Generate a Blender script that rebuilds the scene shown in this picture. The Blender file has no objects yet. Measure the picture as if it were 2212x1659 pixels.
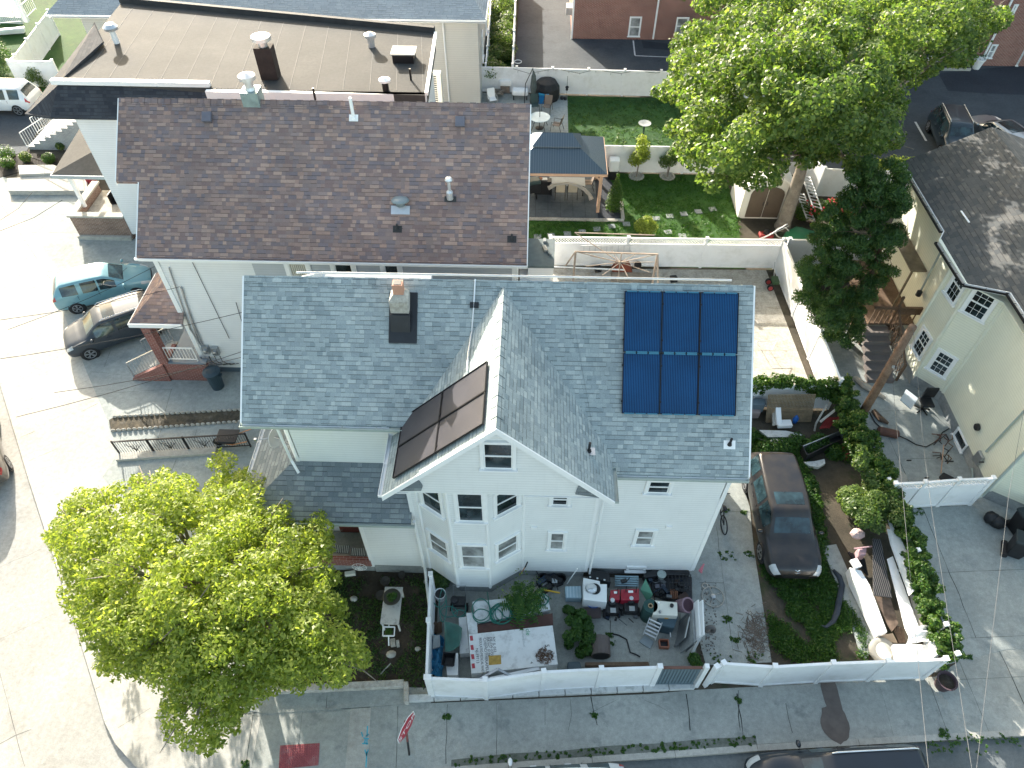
import bpy, bmesh, math, random
import numpy as np
from mathutils import Vector, Matrix, noise as mnoise
R = math.radians
random.seed(7); np.random.seed(7)
sc = bpy.context.scene
col = sc.collection

# ------------------------------------------------------------------ camera, sky, sun
CZ, PITCH, YAW, FPX, IW, IH = 22.6, 49.2, 1.7, 1533.0, 2212.0, 1659.0
cam_d = bpy.data.cameras.new('camera'); cam = bpy.data.objects.new('camera', cam_d); col.objects.link(cam)
cam.location = (0, 0, CZ); cam.rotation_euler = (R(90 - PITCH), 0, R(YAW))
cam_d.sensor_width = 36; cam_d.lens = FPX / IW * 36; cam_d.clip_start = 0.1; cam_d.clip_end = 2000
sc.camera = cam
SUN_EL, SUN_AZ = 21.0, 117.0            # azimuth measured counter-clockwise from +X, towards the sun
w = bpy.data.worlds.new('World'); sc.world = w; w.use_nodes = True
nt = w.node_tree; bg = nt.nodes['Background']
sky = nt.nodes.new('ShaderNodeTexSky'); sky.sky_type = 'NISHITA'; sky.sun_disc = False
sky.sun_elevation = R(SUN_EL); sky.sun_rotation = R(90 - SUN_AZ)
sky.air_density = 1.0; sky.dust_density = 3.0; sky.ozone_density = 0.6
wb = nt.nodes.new('ShaderNodeVectorMath'); wb.operation = 'MULTIPLY'; wb.inputs[1].default_value = (1.10, 1.05, 0.88)   # camera white balance set for open shade
nt.links.new(sky.outputs[0], wb.inputs[0]); nt.links.new(wb.outputs[0], bg.inputs[0]); bg.inputs[1].default_value = 0.15
sd = bpy.data.lights.new('sun', 'SUN'); so = bpy.data.objects.new('sun', sd); col.objects.link(so)
sd.energy = 4.3; sd.angle = R(0.5); sd.color = (1.0, 0.93, 0.82)
sv = Vector((math.cos(R(SUN_AZ)) * math.cos(R(SUN_EL)), math.sin(R(SUN_AZ)) * math.cos(R(SUN_EL)), math.sin(R(SUN_EL))))
so.rotation_euler = sv.to_track_quat('Z', 'Y').to_euler()
sc.view_settings.view_transform = 'Standard'; sc.view_settings.look = 'None'
sc.view_settings.exposure = 1.85; sc.view_settings.gamma = 1.0

# ------------------------------------------------------------------ helpers
_th, _ps = R(PITCH), R(YAW)
FWD = Vector((-math.sin(_ps) * math.cos(_th), math.cos(_ps) * math.cos(_th), -math.sin(_th)))
RGT = Vector((math.cos(_ps), math.sin(_ps), 0)); UPV = RGT.cross(FWD)
OFF = dict(A=(0,0),B=(700,0),C=(1450,0),D=(2172,0),E=(0,600),F=(700,750),G=(1450,600),H=(2172,600),I=(0,1200),J=(700,1400),K=(1450,1500),L=(2172,1200),M=(0,1629),N=(2172,1629),O=(700,1950))
OFF2 = dict(P=(1260,1680,460/1734),Q=(1700,1680,460/1734),S=(2240,1130,500/2212),T=(2500,300,572/1582),U=(1440,180,460/1526),V=(2440,1480,460/1272))
def dd(r, x, y):
    if r == 'Z': return x, y
    if r in OFF2:
        o = OFF2[r]; return (o[0] + x * o[2]) * .72005, (o[1] + y * o[2]) * .72005
    o = OFF[r]; s = 900 / 2212 * .72005
    return o[0] * .72005 + x * s, o[1] * .72005 + y * s
def ray(r, x, y):
    x, y = dd(r, x, y)
    return RGT * ((x - IW / 2) / FPX) + UPV * ((IH / 2 - y) / FPX) + FWD
C0 = Vector((0, 0, CZ))
def q(r, x, y, z=0.0):                  # the place at height z that the survey photo shows at this spot
    d = ray(r, x, y); return C0 + d * ((z - CZ) / d.z)
def qy(r, x, y, Y):
    d = ray(r, x, y); return C0 + d * (Y / d.y)
def qx(r, x, y, X):
    d = ray(r, x, y); return C0 + d * (X / d.x)
def V(*a): return Vector(a)
def rnd(a, b): return random.uniform(a, b)

OFFS = {}
def tag(o, label=None, cat=None, group=None, kind=None):
    if label: o['label'] = label
    if cat: o['category'] = cat
    if group: o['group'] = group
    if kind: o['kind'] = kind
    return o
def thing(name, label, cat, loc, rot=None, group=None):
    o = bpy.data.objects.new(name, None); col.objects.link(o); o.empty_display_size = .2
    o.location = loc
    if rot is None: OFFS[o.name] = Vector(loc)
    else:
        o.rotation_euler = (0, 0, rot); OFFS[o.name] = Vector((0, 0, 0))
    return tag(o, label, cat, group)

class MB:
    def __init__(s): s.v = []; s.f = []; s.m = []; s.cur = 0
    def poly(s, pts, m=None):
        i = len(s.v); s.v += [tuple(p) for p in pts]; s.f.append(tuple(range(i, i + len(pts)))); s.m.append(s.cur if m is None else m); return s
    def quads(s, vs, fs):
        i = len(s.v); s.v += [tuple(p) for p in vs]
        for f in fs: s.f.append(tuple(i + k for k in f)); s.m.append(s.cur)
        return s
    def hexa(s, p):                     # p: 4 bottom ccw, 4 top ccw
        return s.quads(p, [(3, 2, 1, 0), (4, 5, 6, 7), (0, 1, 5, 4), (1, 2, 6, 5), (2, 3, 7, 6), (3, 0, 4, 7)])
    def box(s, x0, y0, z0, x1, y1, z1):
        return s.hexa([(x0,y0,z0),(x1,y0,z0),(x1,y1,z0),(x0,y1,z0),(x0,y0,z1),(x1,y0,z1),(x1,y1,z1),(x0,y1,z1)])
    def cbox(s, c, sx, sy, sz, rz=0, tilt=None):   # centred box resting with its base centre at c
        m = Matrix.Rotation(rz, 4, 'Z')
        if tilt: m = m @ Matrix.Rotation(tilt[0], 4, 'X') @ Matrix.Rotation(tilt[1], 4, 'Y')
        P = []
        for z in (0, sz):
            for x, y in ((-1,-1),(1,-1),(1,1),(-1,1)): P.append(Vector(c) + m @ Vector((x*sx/2, y*sy/2, z)))
        return s.hexa(P)
    def obox(s, o, u, v, w):            # corner + three edge vectors
        o, u, v, w = map(Vector, (o, u, v, w))
        if u.cross(v).dot(w) < 0: u, v = v, u
        return s.hexa([o, o+u, o+u+v, o+v, o+w, o+u+w, o+u+v+w, o+v+w])
    def bar(s, a, b, wd, ht=None, up=(0,0,1)):
        a, b = Vector(a), Vector(b); ht = ht or wd; d = (b - a).normalized(); u = Vector(up)
        if abs(d.dot(u)) > .98: u = Vector((1, 0, 0))
        x = d.cross(u).normalized() * wd / 2; y = x.cross(d).normalized() * ht / 2
        return s.hexa([a-x-y, a+x-y, a+x+y, a-x+y, b-x-y, b+x-y, b+x+y, b-x+y][::1])
    def prism(s, pts, z0, z1):
        pts = [tuple(p[:2]) for p in pts]
        A = sum(pts[i][0]*pts[(i+1)%len(pts)][1] - pts[(i+1)%len(pts)][0]*pts[i][1] for i in range(len(pts)))
        if A < 0: pts = pts[::-1]
        n = len(pts)
        return s.quads([(x,y,z0) for x,y in pts] + [(x,y,z1) for x,y in pts],
            [tuple(range(n-1,-1,-1)), tuple(range(n,2*n))] + [(i,(i+1)%n,n+(i+1)%n,n+i) for i in range(n)])
    def tube(s, pts, r, n=8, cap=True, r1=None):
        pts = [Vector(p) for p in pts]; N = len(pts); vs = []; fs = []; pu = None
        for i, p in enumerate(pts):
            d = (pts[min(i+1,N-1)] - pts[max(i-1,0)]).normalized()
            if pu is None:
                u = Vector((0,0,1)) if abs(d.z) < .9 else Vector((1,0,0))
                pu = (u - d * u.dot(d)).normalized()
            else:
                pu = (pu - d * pu.dot(d)).normalized()
            b = d.cross(pu); rr = (r if r1 is None else r + (r1 - r) * i / (N-1)) if not isinstance(r, (list, tuple)) else r[i]
            for k in range(n):
                a = 2*math.pi*k/n; vs.append(p + (pu*math.cos(a) + b*math.sin(a)) * rr)
        for i in range(N-1):
            for k in range(n): fs.append((i*n+k, i*n+(k+1)%n, (i+1)*n+(k+1)%n, (i+1)*n+k))
        if cap: fs.append(tuple(range(n-1,-1,-1))); fs.append(tuple((N-1)*n+k for k in range(n)))
        return s.quads(vs, fs)
    def lathe(s, c, prof, n=16, mat=None, caps=True):
        c = Vector(c); m = mat or Matrix.Identity(3); vs = []; fs = []; N = len(prof)
        for r, z in prof:
            for k in range(n):
                a = 2*math.pi*k/n; vs.append(c + m @ Vector((r*math.cos(a), r*math.sin(a), z)))
        for i in range(N-1):
            for k in range(n): fs.append((i*n+k, i*n+(k+1)%n, (i+1)*n+(k+1)%n, (i+1)*n+k))
        if caps:
            fs.append(tuple(range(n-1,-1,-1))); fs.append(tuple((N-1)*n+k for k in range(n)))
        return s.quads(vs, fs)
    def blob(s, c, rx, ry, rz, n=12, m=8, jit=0.0, rotz=0):
        c = Vector(c); vs = []; fs = []; mr = Matrix.Rotation(rotz, 3, 'Z')
        for i in range(m+1):
            th = math.pi*i/m
            for k in range(n):
                a = 2*math.pi*k/n; j = 1 + rnd(-jit, jit)
                vs.append(c + mr @ Vector((rx*math.sin(th)*math.cos(a)*j, ry*math.sin(th)*math.sin(a)*j, -rz*math.cos(th)*j)))
        for i in range(m):
            for k in range(n): fs.append((i*n+k, i*n+(k+1)%n, (i+1)*n+(k+1)%n, (i+1)*n+k))
        return s.quads(vs, fs)
    def grid(s, P):                     # P[i][j] points
        n, m = len(P), len(P[0]); vs = [p for row in P for p in row]
        return s.quads(vs, [(i*m+j, i*m+j+1, (i+1)*m+j+1, (i+1)*m+j) for i in range(n-1) for j in range(m-1)])
    def obj(s, name, mats, parent=None, label=None, cat=None, group=None, kind=None, smooth=False, sub=0, bevel=0, solid=0, local=False):
        if not isinstance(mats, (list, tuple)): mats = [mats]
        me = bpy.data.meshes.new(name)
        if parent is not None: off = OFFS[parent.name]
        elif local: off = Vector((0,0,0))
        else:
            a = np.array(s.v); off = Vector((a[:,0].mean(), a[:,1].mean(), a[:,2].min()))
        vs = [(x-off.x, y-off.y, z-off.z) for x, y, z in s.v]
        me.from_pydata(vs, [], s.f)
        for m in mats: me.materials.append(m)
        if len(mats) > 1: me.polygons.foreach_set('material_index', s.m)
        uvl = me.uv_layers.new(name='UVMap'); Z = Vector((0,0,1))
        data = np.zeros(len(me.loops)*2)
        for p in me.polygons:           # metres along the level line (u) and up the slope (v)
            nrm = p.normal
            if abs(nrm.z) > .98: u = Vector((1,0,0)); v = Vector((0,1,0))
            else: u = Z.cross(nrm).normalized(); v = nrm.cross(u)
            for li in p.loop_indices:
                co = s.v[me.loops[li].vertex_index]; co = Vector(co)
                data[2*li] = co.dot(u); data[2*li+1] = co.dot(v)
        uvl.data.foreach_set('uv', data)
        if smooth: me.polygons.foreach_set('use_smooth', [True]*len(me.polygons))
        me.update()
        o = bpy.data.objects.new(name, me); col.objects.link(o)
        if parent is not None: o.parent = parent
        else: o.location = off
        OFFS[o.name] = off.copy()
        if bevel:
            b = o.modifiers.new('bevel', 'BEVEL'); b.width = bevel; b.segments = 2; b.limit_method = 'ANGLE'
        if solid:
            b = o.modifiers.new('solid', 'SOLIDIFY'); b.thickness = solid
        if sub:
            b = o.modifiers.new('sub', 'SUBSURF'); b.levels = sub; b.render_levels = sub
        return tag(o, label, cat, group, kind)

def kids(o): return [c for c in bpy.data.objects if c.parent == o]
def copy_tree(o, parent=None):
    c = o.copy(); col.objects.link(c); c.parent = parent; OFFS[c.name] = OFFS.get(o.name, Vector((0,0,0)))
    for ch in list(o.children): copy_tree(ch, c)
    return c
def text(name, body, size, mat, parent, org, u, v, ext=.002, align='LEFT', sx=1.0):
    c = bpy.data.curves.new(name, 'FONT'); c.body = body; c.size = size; c.extrude = ext; c.align_x = align; c.resolution_u = 3
    t = bpy.data.objects.new(name, c); col.objects.link(t)
    dg = bpy.context.evaluated_depsgraph_get(); dg.update()
    me = bpy.data.meshes.new_from_object(t.evaluated_get(dg)); bpy.data.objects.remove(t); bpy.data.curves.remove(c)
    u = Vector(u).normalized(); v = Vector(v).normalized(); n = u.cross(v); off = OFFS[parent.name]
    for k in me.vertices: k.co = Vector(org) - off + u*k.co.x*sx + v*k.co.y + n*k.co.z
    me.materials.clear(); me.materials.append(mat)
    o = bpy.data.objects.new(name, me); col.objects.link(o); o.parent = parent; OFFS[o.name] = off.copy(); return o

# ------------------------------------------------------------------ materials
def _n(nt, t, **k):
    n = nt.nodes.new('ShaderNode' + t)
    for a, b in k.items(): setattr(n, a, b)
    return n
def ramp(nt, stops):
    r = nt.nodes.new('ShaderNodeValToRGB'); e = r.color_ramp.elements
    while len(e) < len(stops): e.new(.5)
    for i, (p, c) in enumerate(stops): e[i].position = p; e[i].color = (*c, 1)
    return r
def base(name):
    m = bpy.data.materials.new(name); m.use_nodes = True; nt = m.node_tree; return m, nt, nt.nodes['Principled BSDF']
def setin(b, k, v):
    if k in b.inputs: b.inputs[k].default_value = v
def mix(nt, a, b, fac, mode='MIX'):
    x = nt.nodes.new('ShaderNodeMix'); x.data_type = 'RGBA'; x.blend_type = mode
    for sock, val in ((x.inputs[0], fac), (x.inputs[6], a), (x.inputs[7], b)):
        if hasattr(val, 'is_linked') or hasattr(val, 'links'): nt.links.new(val, sock)
        elif isinstance(val, (int, float)): sock.default_value = val
        else: sock.default_value = (*val, 1)
    return x.outputs[2]
def tc(nt, kind='pos', scale=1.0):
    if kind == 'uv': s = _n(nt, 'UVMap').outputs[0]
    else: s = _n(nt, 'NewGeometry').outputs['Position']
    if scale != 1.0:
        mp = _n(nt, 'Mapping'); nt.links.new(s, mp.inputs[0])
        mp.inputs['Scale'].default_value = scale if isinstance(scale, tuple) else (scale,)*3; s = mp.outputs[0]
    return s
def noise(nt, vec, scale, detail=4, rough=.6):
    n = _n(nt, 'TexNoise'); nt.links.new(vec, n.inputs['Vector']); n.inputs['Scale'].default_value = scale
    n.inputs['Detail'].default_value = detail; n.inputs['Roughness'].default_value = rough; return n.outputs[0]
def math_(nt, op, a, b=0.0, c=None):
    m = _n(nt, 'Math', operation=op)
    for i, v in enumerate((a, b) if c is None else (a, b, c)):
        if hasattr(v, 'links'): nt.links.new(v, m.inputs[i])
        else: m.inputs[i].default_value = v
    return m.outputs[0]
def bump(nt, b, h, strength=.3, dist=.02):
    n = _n(nt, 'Bump'); nt.links.new(h, n.inputs['Height']); n.inputs['Strength'].default_value = strength
    n.inputs['Distance'].default_value = dist; nt.links.new(n.outputs[0], b.inputs['Normal'])
_pc = {}
def plain(name, c, rough=.6, metal=0, var=.12, scale=3.0, coat=0, spec=.4, dirt=None, bmp=0):
    key = name
    if key in _pc: return _pc[key]
    m, nt, b = base(name); p = tc(nt)
    n = noise(nt, p, scale, 5)
    r = ramp(nt, [(.25, tuple(x*(1-var) for x in c)), (.75, tuple(min(1, x*(1+var)) for x in c))]); nt.links.new(n, r.inputs[0]); o = r.outputs[0]
    if dirt:
        n2 = noise(nt, p, dirt[1], 6, .7); r2 = ramp(nt, [(.5, (0,0,0)), (.68, (1,1,1))]); nt.links.new(n2, r2.inputs[0])
        f = math_(nt, 'MULTIPLY', r2.outputs[0], dirt[2]); o = mix(nt, o, dirt[0], f)
    nt.links.new(o, b.inputs['Base Color']); setin(b, 'Roughness', rough); setin(b, 'Metallic', metal)
    setin(b, 'Coat Weight', coat); setin(b, 'Coat Roughness', .04); setin(b, 'Specular IOR Level', spec)
    if bmp: bump(nt, b, noise(nt, p, 25, 4), .4, bmp)
    _pc[key] = m; return m
def shingles(name, cols, w=.17, h=.125, gap=.5, vert=1.0):
    m, nt, b = base(name); uv = tc(nt, 'uv'); sp = _n(nt, 'SeparateXYZ'); nt.links.new(uv, sp.inputs[0])
    v = math_(nt, 'DIVIDE', sp.outputs[1], h); row = math_(nt, 'FLOOR', v); fv = math_(nt, 'FRACT', v)
    wn = _n(nt, 'TexWhiteNoise', noise_dimensions='1D'); nt.links.new(row, wn.inputs['W'])
    u = math_(nt, 'ADD', math_(nt, 'DIVIDE', sp.outputs[0], w), math_(nt, 'MULTIPLY', wn.outputs[0], 7.3))
    # uneven tab widths
    u = math_(nt, 'ADD', u, math_(nt, 'MULTIPLY', math_(nt, 'SINE', math_(nt, 'MULTIPLY', u, 1.7)), .33))
    cu = math_(nt, 'FLOOR', u); fu = math_(nt, 'FRACT', u)
    cb = _n(nt, 'CombineXYZ'); nt.links.new(cu, cb.inputs[0]); nt.links.new(row, cb.inputs[1])
    w2 = _n(nt, 'TexWhiteNoise', noise_dimensions='2D'); nt.links.new(cb.outputs[0], w2.inputs['Vector'])
    k = len(cols); r = ramp(nt, [((i + .5) / k, c) for i, c in enumerate(cols)]); nt.links.new(w2.outputs[0], r.inputs[0])
    big = noise(nt, tc(nt), .7, 5); rr = ramp(nt, [(.3, (.86,.86,.86)), (.7, (1.1,1.1,1.1))]); nt.links.new(big, rr.inputs[0])
    c = mix(nt, r.outputs[0], rr.outputs[0], 1.0, 'MULTIPLY')
    gr = noise(nt, tc(nt), 60, 2); rg = ramp(nt, [(.3, (.8,.8,.8)), (.7, (1.18,1.18,1.18))]); nt.links.new(gr, rg.inputs[0])
    c = mix(nt, c, rg.outputs[0], 1.0, 'MULTIPLY')
    # butt edge of each course (thick tabs stand proud): shadow line painted dark
    tabh = math_(nt, 'GREATER_THAN', w2.outputs[0], gap)
    edge = math_(nt, 'LESS_THAN', fv, .16); e2 = math_(nt, 'MULTIPLY', edge, math_(nt, 'ADD', math_(nt, 'MULTIPLY', tabh, .45), .1))
    e3 = math_(nt, 'MULTIPLY', math_(nt, 'LESS_THAN', fu, .07), .22 * vert)
    c = mix(nt, c, (.02, .02, .022), math_(nt, 'MAXIMUM', e2, e3))
    nt.links.new(c, b.inputs['Base Color']); setin(b, 'Roughness', .92); setin(b, 'Specular IOR Level', .2)
    hh = math_(nt, 'ADD', math_(nt, 'SUBTRACT', 1.0, fv), math_(nt, 'MULTIPLY', tabh, .8)); bump(nt, b, hh, .5, .01)
    return m
def siding(name, c, h=.115, rough=.45, dirt=.0):
    m, nt, b = base(name); uv = tc(nt, 'uv'); sp = _n(nt, 'SeparateXYZ'); nt.links.new(uv, sp.inputs[0])
    fv = math_(nt, 'FRACT', math_(nt, 'DIVIDE', sp.outputs[1], h))
    n = noise(nt, tc(nt), 1.3, 6, .65); r = ramp(nt, [(.3, tuple(x*(.93) for x in c)), (.7, c)]); nt.links.new(n, r.inputs[0])
    cc = r.outputs[0]
    cc = mix(nt, cc, tuple(x*.55 for x in c), math_(nt, 'MULTIPLY', math_(nt, 'LESS_THAN', fv, .12), .45))
    if dirt:
        st = noise(nt, tc(nt, 'pos', (5, 5, .6)), 1.0, 6, .7); r3 = ramp(nt, [(.55, (0,0,0)), (.75, (1,1,1))]); nt.links.new(st, r3.inputs[0])
        cc = mix(nt, cc, tuple(x*.72 for x in c), math_(nt, 'MULTIPLY', r3.outputs[0], dirt))
    nt.links.new(cc, b.inputs['Base Color']); setin(b, 'Roughness', rough); bump(nt, b, math_(nt, 'SUBTRACT', 1.0, fv), .35, .012)
    return m
def brick(name, c1, c2, mortar, sc_=1.0, w=.22, h=.075):
    m, nt, b = base(name); uv = tc(nt, 'uv'); t = _n(nt, 'TexBrick'); nt.links.new(uv, t.inputs[0])
    t.inputs['Scale'].default_value = 1.0; t.inputs['Brick Width'].default_value = w*sc_; t.inputs['Row Height'].default_value = h*sc_
    t.inputs['Mortar Size'].default_value = .009*sc_; t.inputs['Color1'].default_value = (*c1,1); t.inputs['Color2'].default_value = (*c2,1); t.inputs['Mortar'].default_value = (*mortar,1)
    n = noise(nt, tc(nt), 1.1, 5); rr = ramp(nt, [(.3, (.82,.82,.82)), (.7, (1.12,1.12,1.12))]); nt.links.new(n, rr.inputs[0])
    c = mix(nt, t.outputs[0], rr.outputs[0], 1.0, 'MULTIPLY'); nt.links.new(c, b.inputs['Base Color']); setin(b, 'Roughness', .85)
    bump(nt, b, math_(nt, 'SUBTRACT', 1.0, t.outputs[1]), .5, .01); return m
def mottled(name, c, c2, s1=.5, s2=8, rough=.9, stain=None, bmp=.01, c3=None):
    m, nt, b = base(name); p = tc(nt)
    n = noise(nt, p, s1, 8, .65); r = ramp(nt, [(.32, c), (.68, c2)]); nt.links.new(n, r.inputs[0]); o = r.outputs[0]
    n2 = noise(nt, p, s2, 6, .7); r2 = ramp(nt, [(.3, (.82,.82,.82)), (.7, (1.15,1.15,1.15))]); nt.links.new(n2, r2.inputs[0]); o = mix(nt, o, r2.outputs[0], 1.0, 'MULTIPLY')
    sp = noise(nt, p, 45, 3, .8); r4 = ramp(nt, [(.3, (.8,.8,.8)), (.55, (1,1,1)), (.75, (1.12,1.12,1.12))]); nt.links.new(sp, r4.inputs[0]); o = mix(nt, o, r4.outputs[0], 1.0, 'MULTIPLY')
    if stain:
        n3 = noise(nt, p, stain[1], 7, .75); r3 = ramp(nt, [(.54, (0,0,0)), (.66, (1,1,1))]); nt.links.new(n3, r3.inputs[0])
        o = mix(nt, o, stain[0], math_(nt, 'MULTIPLY', r3.outputs[0], stain[2]))
    nt.links.new(o, b.inputs['Base Color']); setin(b, 'Roughness', rough); setin(b, 'Specular IOR Level', .25)
    bump(nt, b, noise(nt, p, 30, 4), .5, bmp); return m
def leafmat(name, c1, c2, c3, trans=.5, clump=.9):
    m, nt, b = base(name); g = _n(nt, 'NewGeometry')
    r = ramp(nt, [(.0, c1), (.5, c2), (1, c3)]); 
    n = noise(nt, tc(nt), clump, 4); f = math_(nt, 'ADD', math_(nt, 'MULTIPLY', g.outputs['Random Per Island'], .6), math_(nt, 'MULTIPLY', n, .45)); nt.links.new(f, r.inputs[0])
    nt.links.new(r.outputs[0], b.inputs['Base Color']); setin(b, 'Roughness', .45); setin(b, 'Specular IOR Level', .35)
    t = _n(nt, 'BsdfTranslucent'); tcx = mix(nt, r.outputs[0], (1.0, 1.0, .25), .35, 'MIX'); tcc = mix(nt, r.outputs[0], (1.75, 1.8, .75), 1.0, 'MULTIPLY'); nt.links.new(tcc, t.inputs[0])
    ms = _n(nt, 'MixShader'); ms.inputs[0].default_value = trans; out = nt.nodes['Material Output']
    nt.links.new(b.outputs[0], ms.inputs[1]); nt.links.new(t.outputs[0], ms.inputs[2]); nt.links.new(ms.outputs[0], out.inputs[0]); return m
def glass(name, c=(.02,.03,.035), rough=.04, spec=.6, var=.5):
    m, nt, b = base(name); n = noise(nt, tc(nt), 1.7, 3); r = ramp(nt, [(.4, tuple(x*(1-var) for x in c)), (.65, tuple(x*(1+var*2) for x in c))]); nt.links.new(n, r.inputs[0]); nt.links.new(r.outputs[0], b.inputs['Base Color'])
    setin(b, 'Roughness', rough); setin(b, 'Specular IOR Level', spec); return m
def paint(name, c, c2=None, metal=.3, rough=.35, coat=1.0):
    m, nt, b = base(name); n = noise(nt, tc(nt), 2, 5); c2 = c2 or tuple(x*.9 for x in c)
    r = ramp(nt, [(.35, c2), (.65, c)]); nt.links.new(n, r.inputs[0]); nt.links.new(r.outputs[0], b.inputs['Base Color'])
    setin(b, 'Metallic', metal); setin(b, 'Roughness', rough); setin(b, 'Coat Weight', coat); setin(b, 'Coat Roughness', .05); return m

MT = dict(
 white=siding('white_siding', (.80,.82,.82), .115, .42, .25), whiteN=siding('white_siding_clean', (.78,.79,.80), .11, .45, .1), greige=siding('greige_siding', (.55,.54,.50), .13, .6, .1), bluegrey_sid=siding('bluegrey_siding', (.46,.49,.53), .12, .5, .1),
 yellow=siding('pale_yellow_siding', (.80,.80,.66), .11, .5, .15), trim=plain('white_trim', (.82,.83,.83), .4, var=.04), vinyl=plain('white_vinyl', (.80,.81,.82), .35, var=.04, dirt=((.45,.45,.40), 1.4, .28)),
 main_sh=shingles('slate_blue_shingles', [(0.265,0.312,0.327),(0.315,0.364,0.370),(0.347,0.396,0.400),(0.290,0.339,0.351),(0.412,0.459,0.455),(0.238,0.287,0.301)], .175, .125, .35, .7),
 main_sh2=shingles('darker_slate_shingles', [(.15,.18,.20),(.18,.21,.23),(.20,.23,.25),(.235,.27,.28)], .21, .15, .35, .9),
 brown_sh=shingles('brown_shingles', [(0.201,0.144,0.137),(0.234,0.179,0.166),(0.168,0.139,0.149),(0.319,0.218,0.181),(0.218,0.160,0.149),(0.376,0.267,0.221),(0.184,0.155,0.166)], .20, .14, .5, .3),
 grey_sh=shingles('light_grey_shingles', [(.25,.29,.32),(.28,.32,.35),(.30,.34,.37)], .3, .14, .6, 1.2),
 dark_sh=shingles('charcoal_shingles', [(.035,.04,.05),(.05,.055,.065),(.06,.065,.075),(.045,.05,.06)], .24, .15, .4, .8),
 yel_sh=shingles('weathered_brown_shingles', [(.075,.08,.083),(.10,.102,.10),(.088,.09,.09),(.12,.118,.112)], .26, .16, .45, .9),
 brickred=brick('red_brick', (.20,.065,.045), (.26,.10,.07), (.42,.34,.30)), brickbrown=brick('brown_brick', (.16,.09,.065), (.24,.15,.11), (.33,.28,.25)), brickporch=brick('porch_brick', (.18,.045,.035), (.23,.07,.055), (.33,.24,.22)),
 concw=mottled('sidewalk_concrete', (.275,.288,.27), (.39,.40,.372), .45, 6, .9, ((.10,.12,.125), 1.1, .45)), conc=mottled('driveway_concrete', (.25,.275,.27), (.36,.385,.37), .5, 5, .88, ((.14,.165,.175), .7, .5)),
 concl=mottled('pale_concrete', (.36,.35,.32), (.46,.45,.41), .35, 6, .9, ((.26,.24,.21), 1.3, .3)), road=mottled('road_concrete', (.30,.297,.28), (.385,.38,.36), .3, 7, .9, ((.15,.14,.12), .8, .3)),
 asphalt=mottled('asphalt', (.045,.055,.068), (.075,.088,.10), .35, 6, .85, ((.03,.035,.045), .6, .6)), asph2=mottled('street_asphalt', (.10,.115,.12), (.15,.165,.17), .6, 8, .9),
 asphnew=mottled('fresh_asphalt_patch', (.028,.034,.045), (.04,.047,.06), .5, 8, .85),
 dirt=mottled('yard_dirt', (.05,.045,.035), (.10,.085,.065), .8, 7, .95, ((.03,.05,.02), .9, .7), .03), soil=mottled('garden_soil', (.035,.03,.024), (.075,.06,.045), 1.5, 9, .95, ((.12,.11,.09), 2.5, .5), .05),
 lawn=mottled('lawn_grass', (.016,.055,.014), (.035,.10,.02), .7, 14, .9, ((.06,.11,.025), .9, .5), .03), lawn2=mottled('yellower_lawn_grass', (.022,.07,.012), (.045,.115,.02), .8, 14, .9, ((.09,.13,.03), .9, .5), .03),  # lawn2: lighter, yellower green than lawn
 roofroll=mottled('rolled_roofing', (.050,.050,.048), (.074,.073,.070), .4, 7, .85, ((.085,.082,.075), .8, .35)), dkroll=plain('dark_flashing', (.035,.037,.04), .8, var=.3), tar=plain('roofing_tar', (.016,.018,.022), .45, var=.3, bmp=.02),
 joint=plain('joint_dirt', (.03,.033,.03), .95, var=.4), metal=plain('galvanised_metal', (.42,.44,.46), .35, .8, var=.15), alum=plain('bare_aluminium', (.62,.64,.66), .38, .7, var=.1), blackm=plain('black_iron', (.018,.018,.02), .45, .3), blackp=plain('black_plastic', (.016,.017,.02), .5, var=.3),  # joint: dark dirt colour of paving joints and cracks
 gutter=plain('grey_green_gutter', (.36,.42,.40), .5, var=.15), found=mottled('grey_foundation', (.22,.24,.25), (.34,.36,.36), 1.2, 6, .9), foundblue=plain('slate_foundation_paint', (.10,.14,.18), .7),
 glass=glass('window_glass'), glassc=glass('curtained_glass', (.22,.23,.23), .1, .5, .35), carglass=glass('car_glass', (.016,.034,.042), .03, .7, .5), 
 wood=mottled('weathered_wood', (.10,.065,.045), (.17,.12,.085), 2, 14, .9), woodp=plain('cedar_timber', (.50,.32,.22), .7, var=.15), bark=mottled('tree_bark', (.17,.145,.12), (.30,.265,.225), 3, 18, .95, None, .05), pole=mottled('pole_wood', (.14,.085,.055), (.25,.17,.12), 4, 16, .95, None, .04),
 terracotta=plain('terracotta', (.45,.20,.12), .8), stucco=mottled('weathered_stucco', (.33,.31,.27), (.52,.50,.46), 2.5, 10, .95), ivory=plain('ivory_plastic', (.70,.68,.60), .5, var=.05), rubber=plain('tyre_rubber', (.018,.018,.02), .8, var=.2), rimm=plain('wheel_alloy', (.42,.43,.45), .3, .8, var=.1),
 solar=None)
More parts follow.
